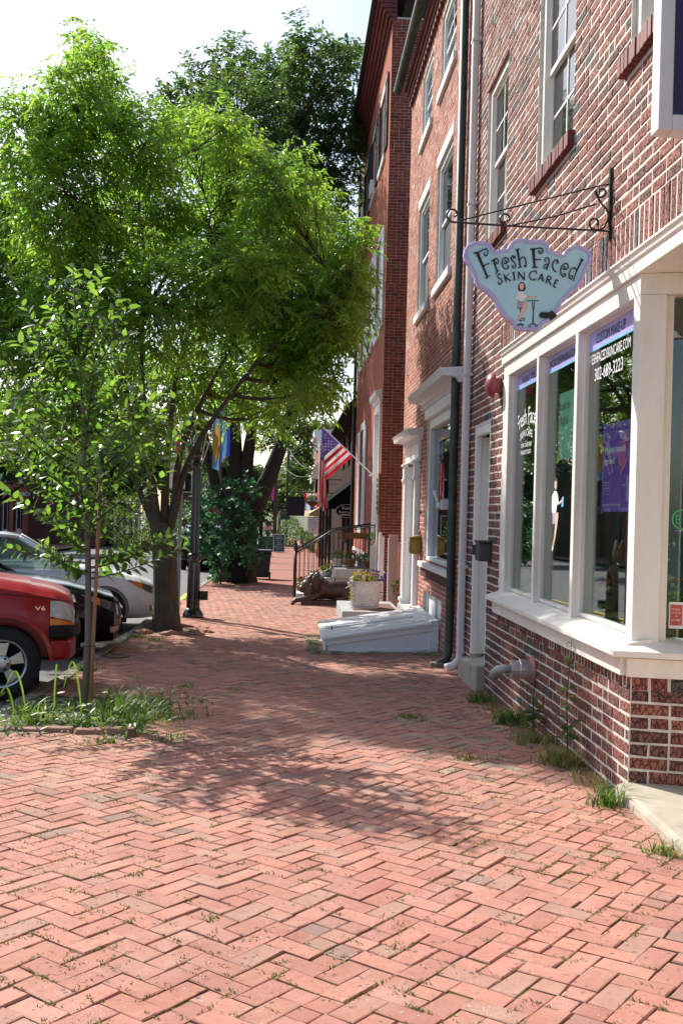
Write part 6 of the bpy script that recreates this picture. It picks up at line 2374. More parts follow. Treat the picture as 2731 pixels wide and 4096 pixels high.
BUSH = [(-.62, 85, 1.7, 2.9, 'tall loose yellow green shrub beside the sidewalk sign board', 'leaf_bush', .16),
        (.15, 90, .9, 2.6, 'dark clipped hedge shrub next to the walking person', 'leaf_far', .15),
        (1.72, 72, .55, 1.1, 'bright green ball shrub in a wooden tub by the porch', 'leaf_bush', .09),
        (1.85, 80, .6, 1.3, 'dark green ball shrub behind the bright one', 'leaf_far', .1),
        (1.55, 88, .6, 1.4, 'grey green shrub beyond the two ball shrubs', 'leaf_far', .12),
        (-8.6, 58, 1.6, 3.4, 'sunlit pale green shrub on the opposite sidewalk', 'leaf_bush', .2),
        (-6.6, 66, 1.3, 3.0, 'green shrub beside the opposite brick wall', 'leaf_bush', .2),
        (-7.6, 62, 1.0, 2.0, 'low shrub at the opposite kerb', 'leaf_far', .18)]
for i, (x, y, r, h, lab, lm, ls) in enumerate(BUSH):
    rng = np.random.default_rng(70 + i)
    s_ = thing('shrub', lab, 'shrub', (x, y, g(y)), 'shrubs down the street')
    MB().tube([(x, y, g(y)), (x, y, g(y) + h * .6)], [.05, .02], 6).build('stem', 'twig', s_)
    for k in range(1):
        n = 1500
        P, d = ball_pts(n, (x, y, g(y) + h * .52), (r, r, h * .5), .55)
        P += rng.normal(size=P.shape) * .06 * r
        leaf_object('foliage', P, d + rng.normal(size=(n, 3)) * .7, d + rng.normal(size=(n, 3)) * .5, ls, ls * .5, lm, s_, tint=np.repeat(rng.uniform(.6, 1.3, (n, 1)), 3, 1))

# ================================================================== GRASS AND WEEDS
rng = np.random.default_rng(77)
random.seed(77)


def clump(name, label, x, y, n, h, sp, w=.008, m='grass', group='grass clumps in the tree bed'):
    o = thing(name, label, 'grass', (x, y, g(y)), group)
    blades('blades', (x, y, g(y) - .02), n, h, sp, m, o, w, stuff=True)
    return o


for lab, x, y, n, h, sp, w in (
        ('arching strappy grass clump left of the young tree trunk', -2.1, 9.0, 75, .36, .26, .008),
        ('low strappy clump in front of the young tree trunk', -1.70, 8.78, 45, .20, .20, .008),
        ('dense dark grass clump right of the young tree trunk', -1.38, 9.1, 170, .36, .50, .006),
        ('dark grass clump behind the young tree trunk', -1.5, 9.8, 130, .33, .55, .006),
        ('pale grass at the kerb end of the tree bed', -2.3, 9.7, 100, .20, .42, .005),
        ('short yellow green grass spilling over the right edge of the bed', -1.02, 9.3, 170, .15, .42, .005),
        ('ragged low grass spilling over the front edging of the bed', -1.85, 8.45, 120, .10, .60, .005)):
    clump('grass_clump', lab, x, y, n, h, sp, w)
for lab, x, y, r_, n in (('low leafy weed at the front right corner of the bed', -1.25, 8.55, .26, 130), ('low leafy weed under the young tree', -1.75, 8.95, .30, 150), ('trailing leafy weed over the left edging of the bed', -2.2, 8.5, .28, 130), ('leafy weed along the right side of the bed', -1.05, 9.8, .30, 150)):
    o = thing('leafy_weed', lab, 'weed', (x, y, g(y)), 'weeds in the tree bed')
    P = np.stack([x + rng.normal(size=n) * r_ * .6, y + rng.normal(size=n) * r_ * .6, g(y) + np.abs(rng.normal(size=n)) * .09], 1)
    leaf_object('leaves', P, np.concatenate([rng.normal(size=(n, 2)), rng.uniform(.1, .6, (n, 1))], 1), np.tile([[0, 0, 1.]], (n, 1)) + rng.normal(size=(n, 3)) * .3, rng.uniform(.05, .10, n), rng.uniform(.02, .035, n), 'grass', o)
tg = thing('tall_grass_stalk', 'tall broad bladed grass stalks leaning at the left of the bed', 'grass', (-2.1, 8.9, g(8.9)))
t = MB()


def blade(pts, w):
    n = len(pts)
    vs, fs = [], []
    for i, p in enumerate(pts):
        k = w * math.sin(PI * min(1, (i + .6) / n)) ** .7
        vs += [(p[0] - k, p[1], p[2]), (p[0] + k, p[1] + k * .6, p[2])]
    fs = [(2 * i, 2 * i + 1, 2 * i + 3, 2 * i + 2) for i in range(n - 1)]
    t.add(vs, fs, (1.1, 1.15, .8))


for x0, y0, dx, h, dr in ((-2.12, 8.8, -.16, .50, .16), (-1.95, 9.0, .05, .52, .03), (-1.70, 8.95, -.14, .58, .26), (-2.2, 8.75, -.12, .36, .10), (-1.55, 9.1, .15, .34, .1)):
    z0 = g(y0)
    blade([(x0 + dx * (q / 9) ** 1.3, y0 - .1 * (q / 9), z0 + h * math.sin(min(1, q / 9 * 1.25) * PI / 2) - dr * max(0, (q / 9 - .6) / .4) ** 1.5) for q in range(10)], .0075)
t.build('blades', 'grass', tg, fix=False)


def weed_tuft(name, label, x, y, h, n, sp, m='grass', w=.005, cat='weed'):
    o = thing(name, label, cat, (x, y, g(y)), 'weeds along the shop wall')
    blades('blades', (x, y, g(y) - .01), n, h, sp, m, o, w, stuff=True)
    return o


weed_tuft('wall_weed', 'bushy dry grass tuft at the foot of the shop wall near the corner', 2.03, 7.55, .22, 260, .26, 'grass_dry', .004)
weed_tuft('wall_weed', 'green grass tuft at the edge of the entry slab', 2.0, 6.35, .26, 90, .16, 'grass', .006)
weed_tuft('wall_weed', 'small grass sprig beside the side of the entry slab', 1.98, 5.35, .14, 60, .12, 'grass', .005)
weed_tuft('wall_weed', 'broad green weed under the hose inlet', 2.06, 9.4, .22, 120, .2, 'grass', .008)
weed_tuft('wall_weed', 'low weed at the far end of the shop wall', 2.02, 10.6, .16, 120, .22, 'grass', .007)
weed_tuft('wall_weed', 'dry sprawling weed halfway along the shop wall', 2.04, 8.4, .16, 160, .26, 'grass_dry', .005)
for x, y, h, lab in ((2.10, 7.62, .92, 'tall leafy weed standing against the brick wall'), (2.12, 8.75, .55, 'drooping broad leaved weed against the brick wall')):
    o = thing('tall_weed', lab, 'weed', (x, y, g(y)))
    z0 = g(y)
    MB().tube([(x, y, z0), (x - .02, y, z0 + h * .5), (x, y - .02, z0 + h)], [.006, .005, .002], 5).build('stem', 'twig', o)
    n = 60
    hh = rng.uniform(.15, 1, n)
    P = np.stack([x - .01 + rng.normal(size=n) * .01, y + rng.normal(size=n) * .01, z0 + h * hh], 1)
    a = rng.uniform(0, 2 * PI, n)
    D = np.stack([np.cos(a) - .3, np.sin(a), rng.uniform(-.5, .3, n)], 1)
    leaf_object('leaves', P, D, np.tile([[0, 0, 1.]], (n, 1)) + rng.normal(size=(n, 3)) * .3, (1.15 - hh) * (.12 if h > .7 else .15) + .02, (1.15 - hh) * .035 + .012, 'leaf_bush', o)
# tiny tufts in the joints of the paving
N_ = 2100
bx = []
while len(bx) < N_:
    x, y = random.uniform(-2.3, 2.1), 3.3 + 11 * random.random() ** 1.5
    wgt = .22 + (.7 if x > .9 and 5.0 < y < 11 else 0) + (.6 if x < -.6 and y < 9 else 0)
    if random.random() > wgt:
        continue
    # snap onto a joint of the herringbone
    u, v = x * ca + y * sa, -x * sa + y * ca
    if random.random() < .5:
        u = round(u / PW) * PW
    else:
        v = round(v / PW) * PW
    X_, Y_ = u * ca - v * sa, u * sa + v * ca
    if tree_pits(X_, Y_) or X_ > 2.15:
        continue
    bx.append((X_, Y_))
per = 14
bx = np.array(bx)
cen = np.repeat(bx, per, 0)
horiz = np.repeat(rng.uniform(0, 1, len(bx)) < .5, per)
off = rng.normal(size=(len(cen), 2)) * np.array([.030, .006])
ang_ = np.where(horiz, ANG, ANG + PI / 2)
cen = cen + np.stack([off[:, 0] * np.cos(ang_) - off[:, 1] * np.sin(ang_), off[:, 0] * np.sin(ang_) + off[:, 1] * np.cos(ang_)], 1)
zz = np.array([gz(a_, b_) for a_, b_ in cen]) - .008
o = blades('joint_weeds', np.concatenate([cen, zz[:, None]], 1), len(cen), .026, 0, 'grass_dry', None, .003, 2, stuff=True)
tag(o, 'tiny green weeds growing in the joints of the brick paving', 'weeds', None, 'stuff')
LABP = {(-1.05, 11.3): 'left one in the dappled shade', (-.55, 11.2): 'right one in the dappled shade', (-1.4, 8.2): 'in front of the bed edging', (-.9, 8.35): 'at the right front corner of the bed', (-2.0, 15.9): 'at the foot of the street tree', (-2.3, 16.4): 'at the kerb by the street tree', (-2.25, 7.6): 'left of and nearer than the bed', (1.35, 7.6): 'near the weedy wall corner', (1.15, 9.5): 'near the hose inlet', (-2.35, 12.6): 'at the kerb under the red vehicle'}
for x, y, h in ((-1.05, 11.3, .07), (-.55, 11.2, .05), (-1.4, 8.2, .09), (-.9, 8.35, .06), (-2.0, 15.9, .14), (-2.3, 16.4, .12), (-2.25, 7.6, .08), (1.35, 7.6, .10), (1.15, 9.5, .09), (-2.35, 12.6, .16)):
    weed_lab = 'small grass patch in the paving, ' + LABP[(x, y)]
    o = thing('grass_patch', weed_lab, 'grass', (x, y, g(y)), 'small grass patches in the paving')
    blades('blades', (x, y, g(y) - .005), 90, h, .22, 'grass', o, .004, 3, stuff=True)

# ragged weeds all along the foot of the shop wall
n_ = 900
yy_ = 6.5 + 4.9 * rng.uniform(0, 1, n_)
keep = rng.uniform(0, 1, n_) < .35 + .65 * (np.sin(yy_ * 3.1) * np.sin(yy_ * 7.3 + 1) > -.1)
yy_ = yy_[keep]
xx_ = 2.17 - np.abs(rng.normal(size=len(yy_))) * .11
o = blades('wall_foot_weeds', np.stack([xx_, yy_, np.interp(yy_, GPX, GPZ) - .01], 1), len(yy_), .11, 0, 'grass_dry', None, .004, 3, lean=(-.4, 0), stuff=True)
tag(o, 'ragged strip of low weeds along the foot of the shop wall', 'weeds', None, 'stuff')

# ================================================================== LAMP POST
def lamp_post(x, y, label, s=1.0, group='lamp posts along the kerb', box=True):
    z = g(y)
    lp = thing('lamp_post', label, 'lamp post', (x, y, z), group)
    MB().lathe([(.20, -.05), (.20, .05), (.185, .07), (.175, .10), (.15, .13), (.135, .17)], (x, y, z), 20).build('base', 'lamp_black', lp, True)
    t = MB()
    n = 32
    prof = [(.128, .17), (.125, .5), (.115, .98), (.105, 1.06)]
    vs, fs = [], []
    for r, h in prof:
        for k in range(n):
            q = r * (1.0 if k % 2 == 0 else .88)
            vs.append((x + q * math.cos(2 * PI * k / n), y + q * math.sin(2 * PI * k / n), z + h))
    for i in range(len(prof) - 1):
        fs += [(i * n + k, i * n + (k + 1) % n, (i + 1) * n + (k + 1) % n, (i + 1) * n + k) for k in range(n)]
    t.add(vs, fs)
    t.build('fluted_shaft', 'lamp_black', lp)
    MB().lathe([(.10, 1.05), (.12, 1.07), (.135, 1.10), (.125, 1.13), (.14, 1.17), (.12, 1.21), (.09, 1.23)], (x, y, z), 20).build('collar', 'lamp_black', lp, True)
    t = MB()
    prof = [(.092, 1.22), (.085, 1.9), (.075, 2.88)]
    vs, fs = [], []
    for r, h in prof:
        for k in range(n):
            q = r * (1.0 if k % 2 == 0 else .9)
            vs.append((x + q * math.cos(2 * PI * k / n), y + q * math.sin(2 * PI * k / n), z + h))
    for i in range(len(prof) - 1):
        fs += [(i * n + k, i * n + (k + 1) % n, (i + 1) * n + (k + 1) % n, (i + 1) * n + k) for k in range(n)]
    t.add(vs, fs)
    t.build('upper_shaft', 'lamp_black', lp)
    MB().lathe([(.07, 2.86), (.10, 2.90), (.10, 2.96), (.085, 3.0), (.07, 3.04), (.10, 3.10), (.13, 3.12), (.13, 3.15), (.085, 3.17), (.085, 3.31), (.06, 3.32)], (x, y, z), 18).build('neck', 'lamp_black', lp, True)
    MB().ball((x, y, z + 3.41), (.085, .085, .11), 14, 10).build('bulb', 'bulb_white', lp, True)
    t = MB()
    for a in range(4):
        an = PI / 4 + a * PI / 2
        t.tube([(x + .13 * math.cos(an), y + .13 * math.sin(an), z + 3.14), (x + .25 * math.cos(an), y + .25 * math.sin(an), z + 3.62)], .010, 6)
        b_ = an + PI / 2
        t.tube([(x + .25 * math.cos(an), y + .25 * math.sin(an), z + 3.62), (x + .25 * math.cos(b_), y + .25 * math.sin(b_), z + 3.62)], .013, 6)
    t.build('lantern_frame', 'lamp_black', lp)
    for a in range(4):
        an, b_ = PI / 4 + a * PI / 2, PI / 4 + (a + 1) * PI / 2
        q = MB()
        q.quad((x + .125 * math.cos(an), y + .125 * math.sin(an), z + 3.15), (x + .125 * math.cos(b_), y + .125 * math.sin(b_), z + 3.15), (x + .24 * math.cos(b_), y + .24 * math.sin(b_), z + 3.61), (x + .24 * math.cos(an), y + .24 * math.sin(an), z + 3.61))
        q.build('lantern_pane', 'glass', lp)
    MB().lathe([(.27, 3.63), (.26, 3.66), (.16, 3.80), (.06, 3.86), (.03, 3.92), (.035, 3.95), (.005, 4.0)], (x, y, z), 4, cap=True).build('lantern_roof', 'lamp_black', lp)
    if box:
        MB().box(x + .12, x + .28, y - .08, y + .06, z + .33, z + .50).build('outlet_box', 'lamp_black', lp, bevel=.01)
    return lp


LX, LY = -1.79, 20.24
lamp_post(LX, LY, 'black fluted lamp post with flags beside the forked street tree')
lamp_post(-1.30, 50, 'black lamp post further down the sidewalk behind the bins', box=False)


def drape(name, label, top0, top1, drop, cols, folds=3, amp=.05, seed=0, pole=None, sway=(0, 0)):
    """cloth hanging below the line top0-top1; cols(u, v) -> colour"""
    c = (Vector(top0) + Vector(top1)) / 2
    fl = thing(name, label, 'flag', tuple(c))
    nu, nv = 22, 26
    vs, fs, ct = [], [], []
    for i in range(nu + 1):
        for j in range(nv + 1):
            u, v = i / nu, j / nv
            p = Vector(top0) * (1 - u) + Vector(top1) * u
            p = p + Vector((sway[0] * v, sway[1] * v, -drop(u) * v))
            p.y += amp * math.sin(u * folds * 2 * PI + seed + v * 1.5) * (.3 + v)
            p.x += amp * .5 * math.cos(u * folds * 2 * PI + seed) * v
            vs.append(p)
    for i in range(nu):
        for j in range(nv):
            fs.append((i * (nv + 1) + j, (i + 1) * (nv + 1) + j, (i + 1) * (nv + 1) + j + 1, i * (nv + 1) + j + 1))
            ct.append(cols((i + .5) / nu, (j + .5) / nv))
    t = MB()
    t.add(vs, fs)
    t.t = ct
    t.build('cloth', 'cloth', fl, True, fix=False)
    if pole:
        MB().tube(pole, .013, 8).build('pole', 'pole_white', fl, True)
    return fl


SKYB, BUFF, ROY, RED_, WHT = (.20, .42, .85), (.80, .48, .12), (.04, .10, .55), (.70, .03, .04), (.95, .95, .95)
zz = g(LY)
drape('lamp_flag', 'sky blue flag with buff diamond hanging at the lamp post, nearer the tree', (-1.50, LY - .25, zz + 3.92), (-1.24, LY - .18, zz + 4.15), lambda u: .95 + .25 * math.sin(u * 3), lambda u, v: BUFF if abs(u - .35) + abs(v - .55) < .33 else SKYB, 2, .06, .5, pole=[(LX + .06, LY - .03, zz + 2.95), (-1.56, LY - .2, zz + 3.72), (-1.2, LY - .26, zz + 4.3)])
drape('lamp_flag', 'red white and blue striped flag on the outer pole of the lamp post', (-1.36, LY + .1, zz + 4.0), (-1.17, LY + .15, zz + 4.25), lambda u: .85 + .3 * u, lambda u, v: RED_ if .35 < u < .68 and v < .72 else (ROY if u > .68 and v > .45 else (SKYB if v > .8 else WHT)), 2, .05, 2.1, pole=[(LX + .09, LY + .04, zz + 2.95), (-1.46, LY + .1, zz + 3.72), (-1.15, LY + .15, zz + 4.4)])
drape('lamp_flag', 'small red flag on the street side pole of the lamp post', (-2.12, LY, zz + 3.5), (-2.28, LY, zz + 3.85), lambda u: .55, lambda u, v: RED_ if (u * 3) % 1 < .6 else WHT, 2, .04, 1., pole=[(LX - .08, LY, zz + 2.93), (-2.02, LY, zz + 3.3), (-2.36, LY, zz + 4.0)])

# --- reserved parking sign
ps = thing('parking_sign', 'reserved parking sign on a steel post behind the forked tree', 'sign', (-2.08, 20.24, g(20.24)))
z = g(20.24)
t = MB()
t.box(-2.115, -2.105, 20.22, 20.26, z, 2.5).box(-2.055, -2.045, 20.22, 20.26, z, 2.5).box(-2.105, -2.055, 20.252, 20.26, z, 2.5)
t.build('post', 'dull_pipe', ps)
MB().box(-2.30, -2.0, 20.20, 20.208, 1.95, 2.46).build('plate', 'print_white', ps, bevel=.02)
t = MB()
for k, (tx, w_, zz_) in enumerate((('RESERVED', .26, 2.33), ('PARKING', .22, 2.24))):
    lettering(t, tx, (-2.28, 20.197, zz_), (1, 0, 0), UP, w_, .06)
t.box(-2.295, -2.005, 20.196, 20.199, 2.445, 2.455).box(-2.295, -2.005, 20.196, 20.199, 1.955, 1.965)
t.build('green_text', 'sign_green_text', ps, fix=False)
MB().box(-2.24, -2.06, 20.196, 20.199, 2.0, 2.18).build('blue_panel', 'flag_royal', ps)
t = MB()
wf = lambda u, v, d: (-2.15 + u, 20.194 - d, 2.09 + v)
ribbon(t, [(0, .06), (0, .0), (.035, -.005), (.045, -.05)], .014, wf, 0, .001)
ribbon(t, [(.03, -.05), (.0, -.065), (-.035, -.04), (-.03, .0)], .012, wf, 0, .001)
ribbon(t, [(-.008, .07), (.008, .07)], .016, wf, 0, .001)
t.build('wheelchair_symbol', 'print_white', ps, fix=False)

# ================================================================== CARS
SEDAN = dict(st=[(0, .55, .36, .60), (.03, .68, .28, .66), (.10, .78, .22, .73), (.28, .85, .20, .80), (.6, .89, .2, .88), (1.0, .91, .2, .945), (1.4, .91, .2, .99), (1.8, .91, .2, 1.0), (3.6, .91, .2, 1.01), (4.2, .90, .22, 1.03), (4.6, .86, .26, 1.01), (4.8, .78, .3, .94), (4.85, .65, .4, .84)],
             gh=(1.35, 4.15, 2.15, 3.45, 1.46, .78, .60), wheels=(.86, 3.66), wr=.33, arch=.375)
TRUCK = dict(st=[(.05, .72, .46, .92), (.09, .82, .44, 1.0), (.2, .865, .42, 1.05), (.5, .89, .40, 1.12), (.9, .90, .40, 1.19), (1.4, .90, .38, 1.24), (1.8, .90, .38, 1.25), (4.4, .90, .40, 1.27), (4.75, .87, .46, 1.24), (4.85, .80, .5, 1.1)],
             gh=(1.45, 4.75, 2.0, 4.55, 1.80, .82, .68), wheels=(.74, 3.7), wr=.372, arch=.455)


def section(hw, b, t):
    h = t - b
    return [(0, t + .03), (.5 * hw, t + .024), (.80 * hw, t + .004), (.93 * hw, t - .05), (.985 * hw, t - .28 * h), (hw, t - .5 * h), (.99 * hw, b + .25 * h), (.95 * hw, b + .06), (.86 * hw, b), (0, b)]


def car(name, label, cat, spec, paint, loc, rz, headlight='clear', scale=1.0, details=None, group=None):
    """nose at local x = 0 pointing to +x, wheels on z = 0"""
    c = thing(name, label, cat, loc, group)
    ORG[c.name] = (0, 0, 0)
    c.rotation_euler = (0, 0, rz)
    c.scale = (scale,) * 3
    st = spec['st']
    S = np.linspace(st[0][0], st[-1][0], 46)
    S = np.unique(np.concatenate([S, [q[0] for q in st]]))
    xs = [q[0] for q in st]
    f_ = [np.interp(S, xs, [q[k] for q in st]) for k in (1, 2, 3)]

    def smooth(a):
        b = a.copy()
        b[1:-1] = (a[:-2] + 2 * a[1:-1] + a[2:]) / 4
        return b
    f_ = [smooth(a) for a in f_]

    def bp_(s, k, side, off=0.0):
        hw, b, t = (np.interp(s, S, a) for a in f_)
        sec = section(hw, b, t)
        i = min(int(k), len(sec) - 2)
        q = k - i
        y, z = sec[i][0] * (1 - q) + sec[i + 1][0] * q, sec[i][1] * (1 - q) + sec[i + 1][1] * q
        return Vector((-s, side * (y + off), z + off * .3))
    vs, fs = [], []
    m = 18
    for i in range(len(S)):
        sec = section(f_[0][i], f_[1][i], f_[2][i])
        ring = [(y, z) for y, z in sec] + [(-y, z) for y, z in sec[1:-1]][::-1]
        vs += [(-S[i], y, z) for y, z in ring]
    for i in range(len(S) - 1):
        for k in range(m):
            fs.append((i * m + k, i * m + (k + 1) % m, (i + 1) * m + (k + 1) % m, (i + 1) * m + k))
    fs += [tuple(range(m)), tuple((len(S) - 1) * m + k for k in range(m))[::-1]]
    body = MB().add(vs, fs).build('body', paint, c, True)
    cut = MB()
    for wx in spec['wheels']:
        for sd in (1, -1):
            cut.lathe([(spec['arch'], -.2), (spec['arch'], .2)], (-wx, sd * .86, spec['wr'] + .015), 28, 'Y')
    co = cut.build('arch_cutter', 'rubber')
    co.location = loc
    co.rotation_euler = (0, 0, rz)
    co.scale = (scale,) * 3
    bm_ = body.modifiers.new('arches', 'BOOLEAN')
    bm_.operation = 'DIFFERENCE'
    bm_.object = co
    bm_.solver = 'EXACT'
    bpy.context.view_layer.update()
    dg = bpy.context.evaluated_depsgraph_get()
    me = bpy.data.meshes.new_from_object(body.evaluated_get(dg))
    body.modifiers.clear()
    body.data = me
    me.name = 'body'
    while len(me.materials) > 1:
        me.materials.pop()
    bpy.data.objects.remove(co)
    for e_ in me.polygons:
        e_.use_smooth = True
    try:
        me.set_sharp_from_angle(angle=rad(38))
    except Exception:
        pass
    # greenhouse
    g0, g1, r0, r1, rz_, hb, hr = spec['gh']
    bz = lambda s: float(np.interp(s, S, f_[2]))
    A = [(-g0, hb * .92, bz(g0) - .02), (-(g0 + .35), hb * 1.06, bz(g0 + .35) - .03), (-(g1 - .3), hb * 1.06, bz(g1 - .3) - .03), (-g1, hb * .9, bz(g1) - .02)]
    B = [(-r0, hr * .95, rz_ - .03), (-(r0 + .25), hr, rz_), (-(r1 - .25), hr, rz_), (-r1, hr * .95, rz_ - .04)]
    vs = [(x, y, z) for x, y, z in A] + [(x, -y, z) for x, y, z in A] + [(x, y, z) for x, y, z in B] + [(x, -y, z) for x, y, z in B]
    gl = MB().add(vs, [(0, 1, 9, 8), (1, 2, 10, 9), (2, 3, 11, 10), (4, 12, 13, 5), (5, 13, 14, 6), (6, 14, 15, 7), (0, 8, 12, 4), (3, 7, 15, 11)])
    gl.build('windows', 'car_glass', c)
    rf = MB().add([(x, y, z) for x, y, z in B] + [(x, -y, z) for x, y, z in B] + [(B[1][0], 0, rz_ + .035), (B[2][0], 0, rz_ + .035), (B[0][0] + .02, 0, rz_ - .01), (B[3][0] - .02, 0, rz_ - .02)],
                  [(0, 1, 8, 10), (1, 2, 9, 8), (2, 3, 11, 9), (4, 10, 8, 5), (5, 8, 9, 6), (6, 9, 11, 7)])
    rf.build('roof', paint, c, True)
    for sd in (1, -1):
        for a_, b_, r in ((A[0], B[0], .035), (((A[1][0] + A[2][0]) / 2, A[1][1], A[1][2]), ((B[1][0] + B[2][0]) / 2, B[1][1], B[1][2]), .03), (A[3], B[3], .05)):
            MB().tube([(a_[0], sd * a_[1], a_[2]), (b_[0], sd * b_[1], b_[2])], r, 8).build('pillar', paint, c, True)
        MB().tube([(p[0], sd * p[1], p[2]) for p in B], .028, 8).build('roof_rail', paint, c, True)
        MB().ball((-(g0 + .28), sd * (hb + .24), bz(g0) + .10), (.07, .12, .085), 12, 8).build('door_mirror', paint if details != 'truck' else 'plastic_black', c, True)
    MB().box(-(g1 - .4), -(g0 + .7), -.7, .7, .35, .75).build('interior', 'plastic_black', c)
    t = MB()
    for y in (-.38, .38):
        t.box(-(g0 + 1.35), -(g0 + 1.2), y - .24, y + .24, .7, 1.25).box(-(g0 + 1.34), -(g0 + 1.22), y - .1, y + .1, 1.26, 1.42)
    t.build('seats', 'plastic_black', c, bevel=.03)
    MB().tube([(-(g0 + .75) + .06 * math.sin(a), .38 + .18 * math.cos(a), 1.0 + .17 * math.sin(a)) for a in np.linspace(0, 2 * PI, 16)], .014, 6).build('steering_wheel', 'plastic_black', c)
    # wheels
    wr = spec['wr']
    for wx in spec['wheels']:
        for sd in (1, -1):
            w_ = bpy.data.objects.new('wheel', None)
            COL.objects.link(w_)
            w_.parent = c
            w_.location = (-wx, sd * .79, wr)
            ORG[w_.name] = (0, 0, 0)
            tw = .105
            rr_ = wr * (.64 if details == 'truck' else .62)
            MB().lathe([(rr_, -tw * .9), (wr * .78, -tw), (wr * .96, -tw * .85), (wr, -tw * .5), (wr, tw * .5), (wr * .96, tw * .85), (wr * .78, tw), (rr_, tw * .9)], (0, 0, 0), 40, 'Y', cap=False).build('tyre', 'rubber', w_, True)
            o_ = sd * tw * .80
            MB().lathe([(rr_ * 1.02, o_), (rr_ * .97, o_ + sd * .004), (rr_ * .90, o_ - sd * .015), (rr_ * .88, o_ - sd * .05), (rr_ * .86, -o_)], (0, 0, 0), 40, 'Y', cap=False).build('rim', 'alloy', w_, True)
            MB().lathe([(rr_ * .86, o_ - sd * .09), (.01, o_ - sd * .09)], (0, 0, 0), 24, 'Y').build('brake_disc', 'plastic_black', w_)
            ns = 5
            for k in range(ns):
                a = 2 * PI * k / ns + .3
                da = .17 if details != 'truck' else .30
                s_ = MB()
                P0 = [(rr_ * .20 * math.cos(a + q), rr_ * .20 * math.sin(a + q)) for q in (-.6, .6)] + [(rr_ * .91 * math.cos(a + q), rr_ * .91 * math.sin(a + q)) for q in (da, -da)]
                s_.prism(P0, lambda u, v, d: (u, d, v), o_ - sd * .035, o_ - sd * .008)
                s_.build('spoke', 'alloy', w_, bevel=.006)
            MB().lathe([(rr_ * .36, o_ - sd * .04), (rr_ * .36, o_ - sd * .006), (rr_ * .30, o_ + sd * .004), (rr_ * .12, o_ + sd * .008), (.004, o_ + sd * .008)], (0, 0, 0), 20, 'Y').build('hub', 'alloy', w_, True)
            for k in range(6 if details == 'truck' else 5):
                a = 2 * PI * k / 6
                MB().lathe([(.013, o_), (.013, o_ + sd * .010)], (rr_ * .245 * math.cos(a), 0, rr_ * .245 * math.sin(a)), 8, 'Y').build('lug_nut', 'plastic_black', w_)
    for wx in spec['wheels']:
        MB().box(-wx - .36, -wx + .36, -.62, .62, .12, .55).build('underbody', 'plastic_black', c)

    def patch(nm, s0, s1, k0, k1, mtl, off=.006, fnk=None, ns=8, nk=5):
        for sd in (1, -1):
            t = MB()
            vs, fs = [], []
            for i in range(ns + 1):
                for j in range(nk + 1):
                    s = s0 + (s1 - s0) * i / ns
                    a_, b_ = (k0, k1) if fnk is None else fnk(i / ns)
                    p = bp_(s, a_ + (b_ - a_) * j / nk, sd, off)
                    vs.append((p.x + off, p.y, p.z))
            for i in range(ns):
                for j in range(nk):
                    fs.append((i * (nk + 1) + j, (i + 1) * (nk + 1) + j, (i + 1) * (nk + 1) + j + 1, i * (nk + 1) + j + 1))
            t.add(vs, fs).build(nm, mtl, c, True)
    if details == 'truck':
        for sd in (1, -1):
            t = MB()
            t.tube([(-.02 - .1, sd * .90, 1.0), (-.9, sd * .915, 1.085), (-1.4, sd * .917, 1.12)], .004, 4)
            t.tube([(-1.22, sd * .912, .50), (-1.25, sd * .915, .9), (-1.28, sd * .905, 1.2)], .004, 4)
            t.build('panel_gap', 'plastic_black', c)
        patch('headlight', .06, .30, 3.0, 4.5, 'lens_clear', .008, lambda t: (2.9 + .35 * t, 4.45 - .1 * t))
        patch('turn_signal', .06, .30, 4.5, 4.98, 'amber', .009)
        t = MB()
        pr = [(.0, -.62), (-.02, -.5), (-.02, .5), (.0, .62), (.06, .80), (.12, .90), (.30, .935), (.30, -.935), (.12, -.90), (.06, -.80)]
        t.prism([(-u, v) for u, v in pr], lambda a, b, d: (a, b, d), .615, .755)
        t.build('bumper', 'plastic_black', c, bevel=.03)
        t = MB()
        pr = [(.03, -.6), (.02, .0), (.03, .6), (.08, .80), (.12, .885), (.29, .91), (.29, -.91), (.12, -.885), (.08, -.80)]
        t.prism([(-u, v) for u, v in pr], lambda a, b, d: (a, b, d), .40, .612)
        t.build('valance', paint, c, bevel=.04)
        MB().box(-.06, .0 - .02, -.5, .5, .78, .96).build('grille', 'plastic_black', c, bevel=.02)
        t = MB()
        p = bp_(.45, 4.4, -1)
        lettering(t, 'V6', (-.44, -.905, .905), (1, 0, 0), UP, .10, .042)
        t.build('badge', 'chrome', c, fix=False)
        for sd in (1, -1):
            t = MB()
            for k in range(20):
                a0, a1 = PI * k / 20, PI * (k + 1) / 20
                R_ = spec['arch']
                q = lambda a, r, y: (-.74 + r * math.cos(a), sd * y, spec['wr'] + .015 + r * math.sin(a))
                t.quad(q(a0, R_ - .005, .915), q(a1, R_ - .005, .915), q(a1, R_ + .035, .905), q(a0, R_ + .035, .905))
                t.quad(q(a0, R_ - .005, .915), q(a1, R_ - .005, .915), q(a1, R_ - .005, .7), q(a0, R_ - .005, .7))
            t.build('arch_lip', paint, c, True)
    else:
        patch('headlight', .06, .52, 2.95, 4.2, 'lens_clear' if headlight == 'clear' else 'headlight_dark', .006, lambda t: (2.9 + .1 * t, 4.3 - 1.2 * t))
        patch('turn_signal', .30, .46, 3.05, 3.7, 'amber', .010, lambda t: (3.05, 3.75 - .45 * t))
        MB().box(-.05, .012, -.45, .45, .50, .60).build('grille', 'plastic_black', c, bevel=.015)
        MB().box(-.06, .02, -.55, .55, .28, .42).build('air_intake', 'plastic_black', c, bevel=.02)
        t = MB().box(-.02, .02, -.46, .46, .485, .497).box(-.02, .02, -.46, .46, .605, .617)
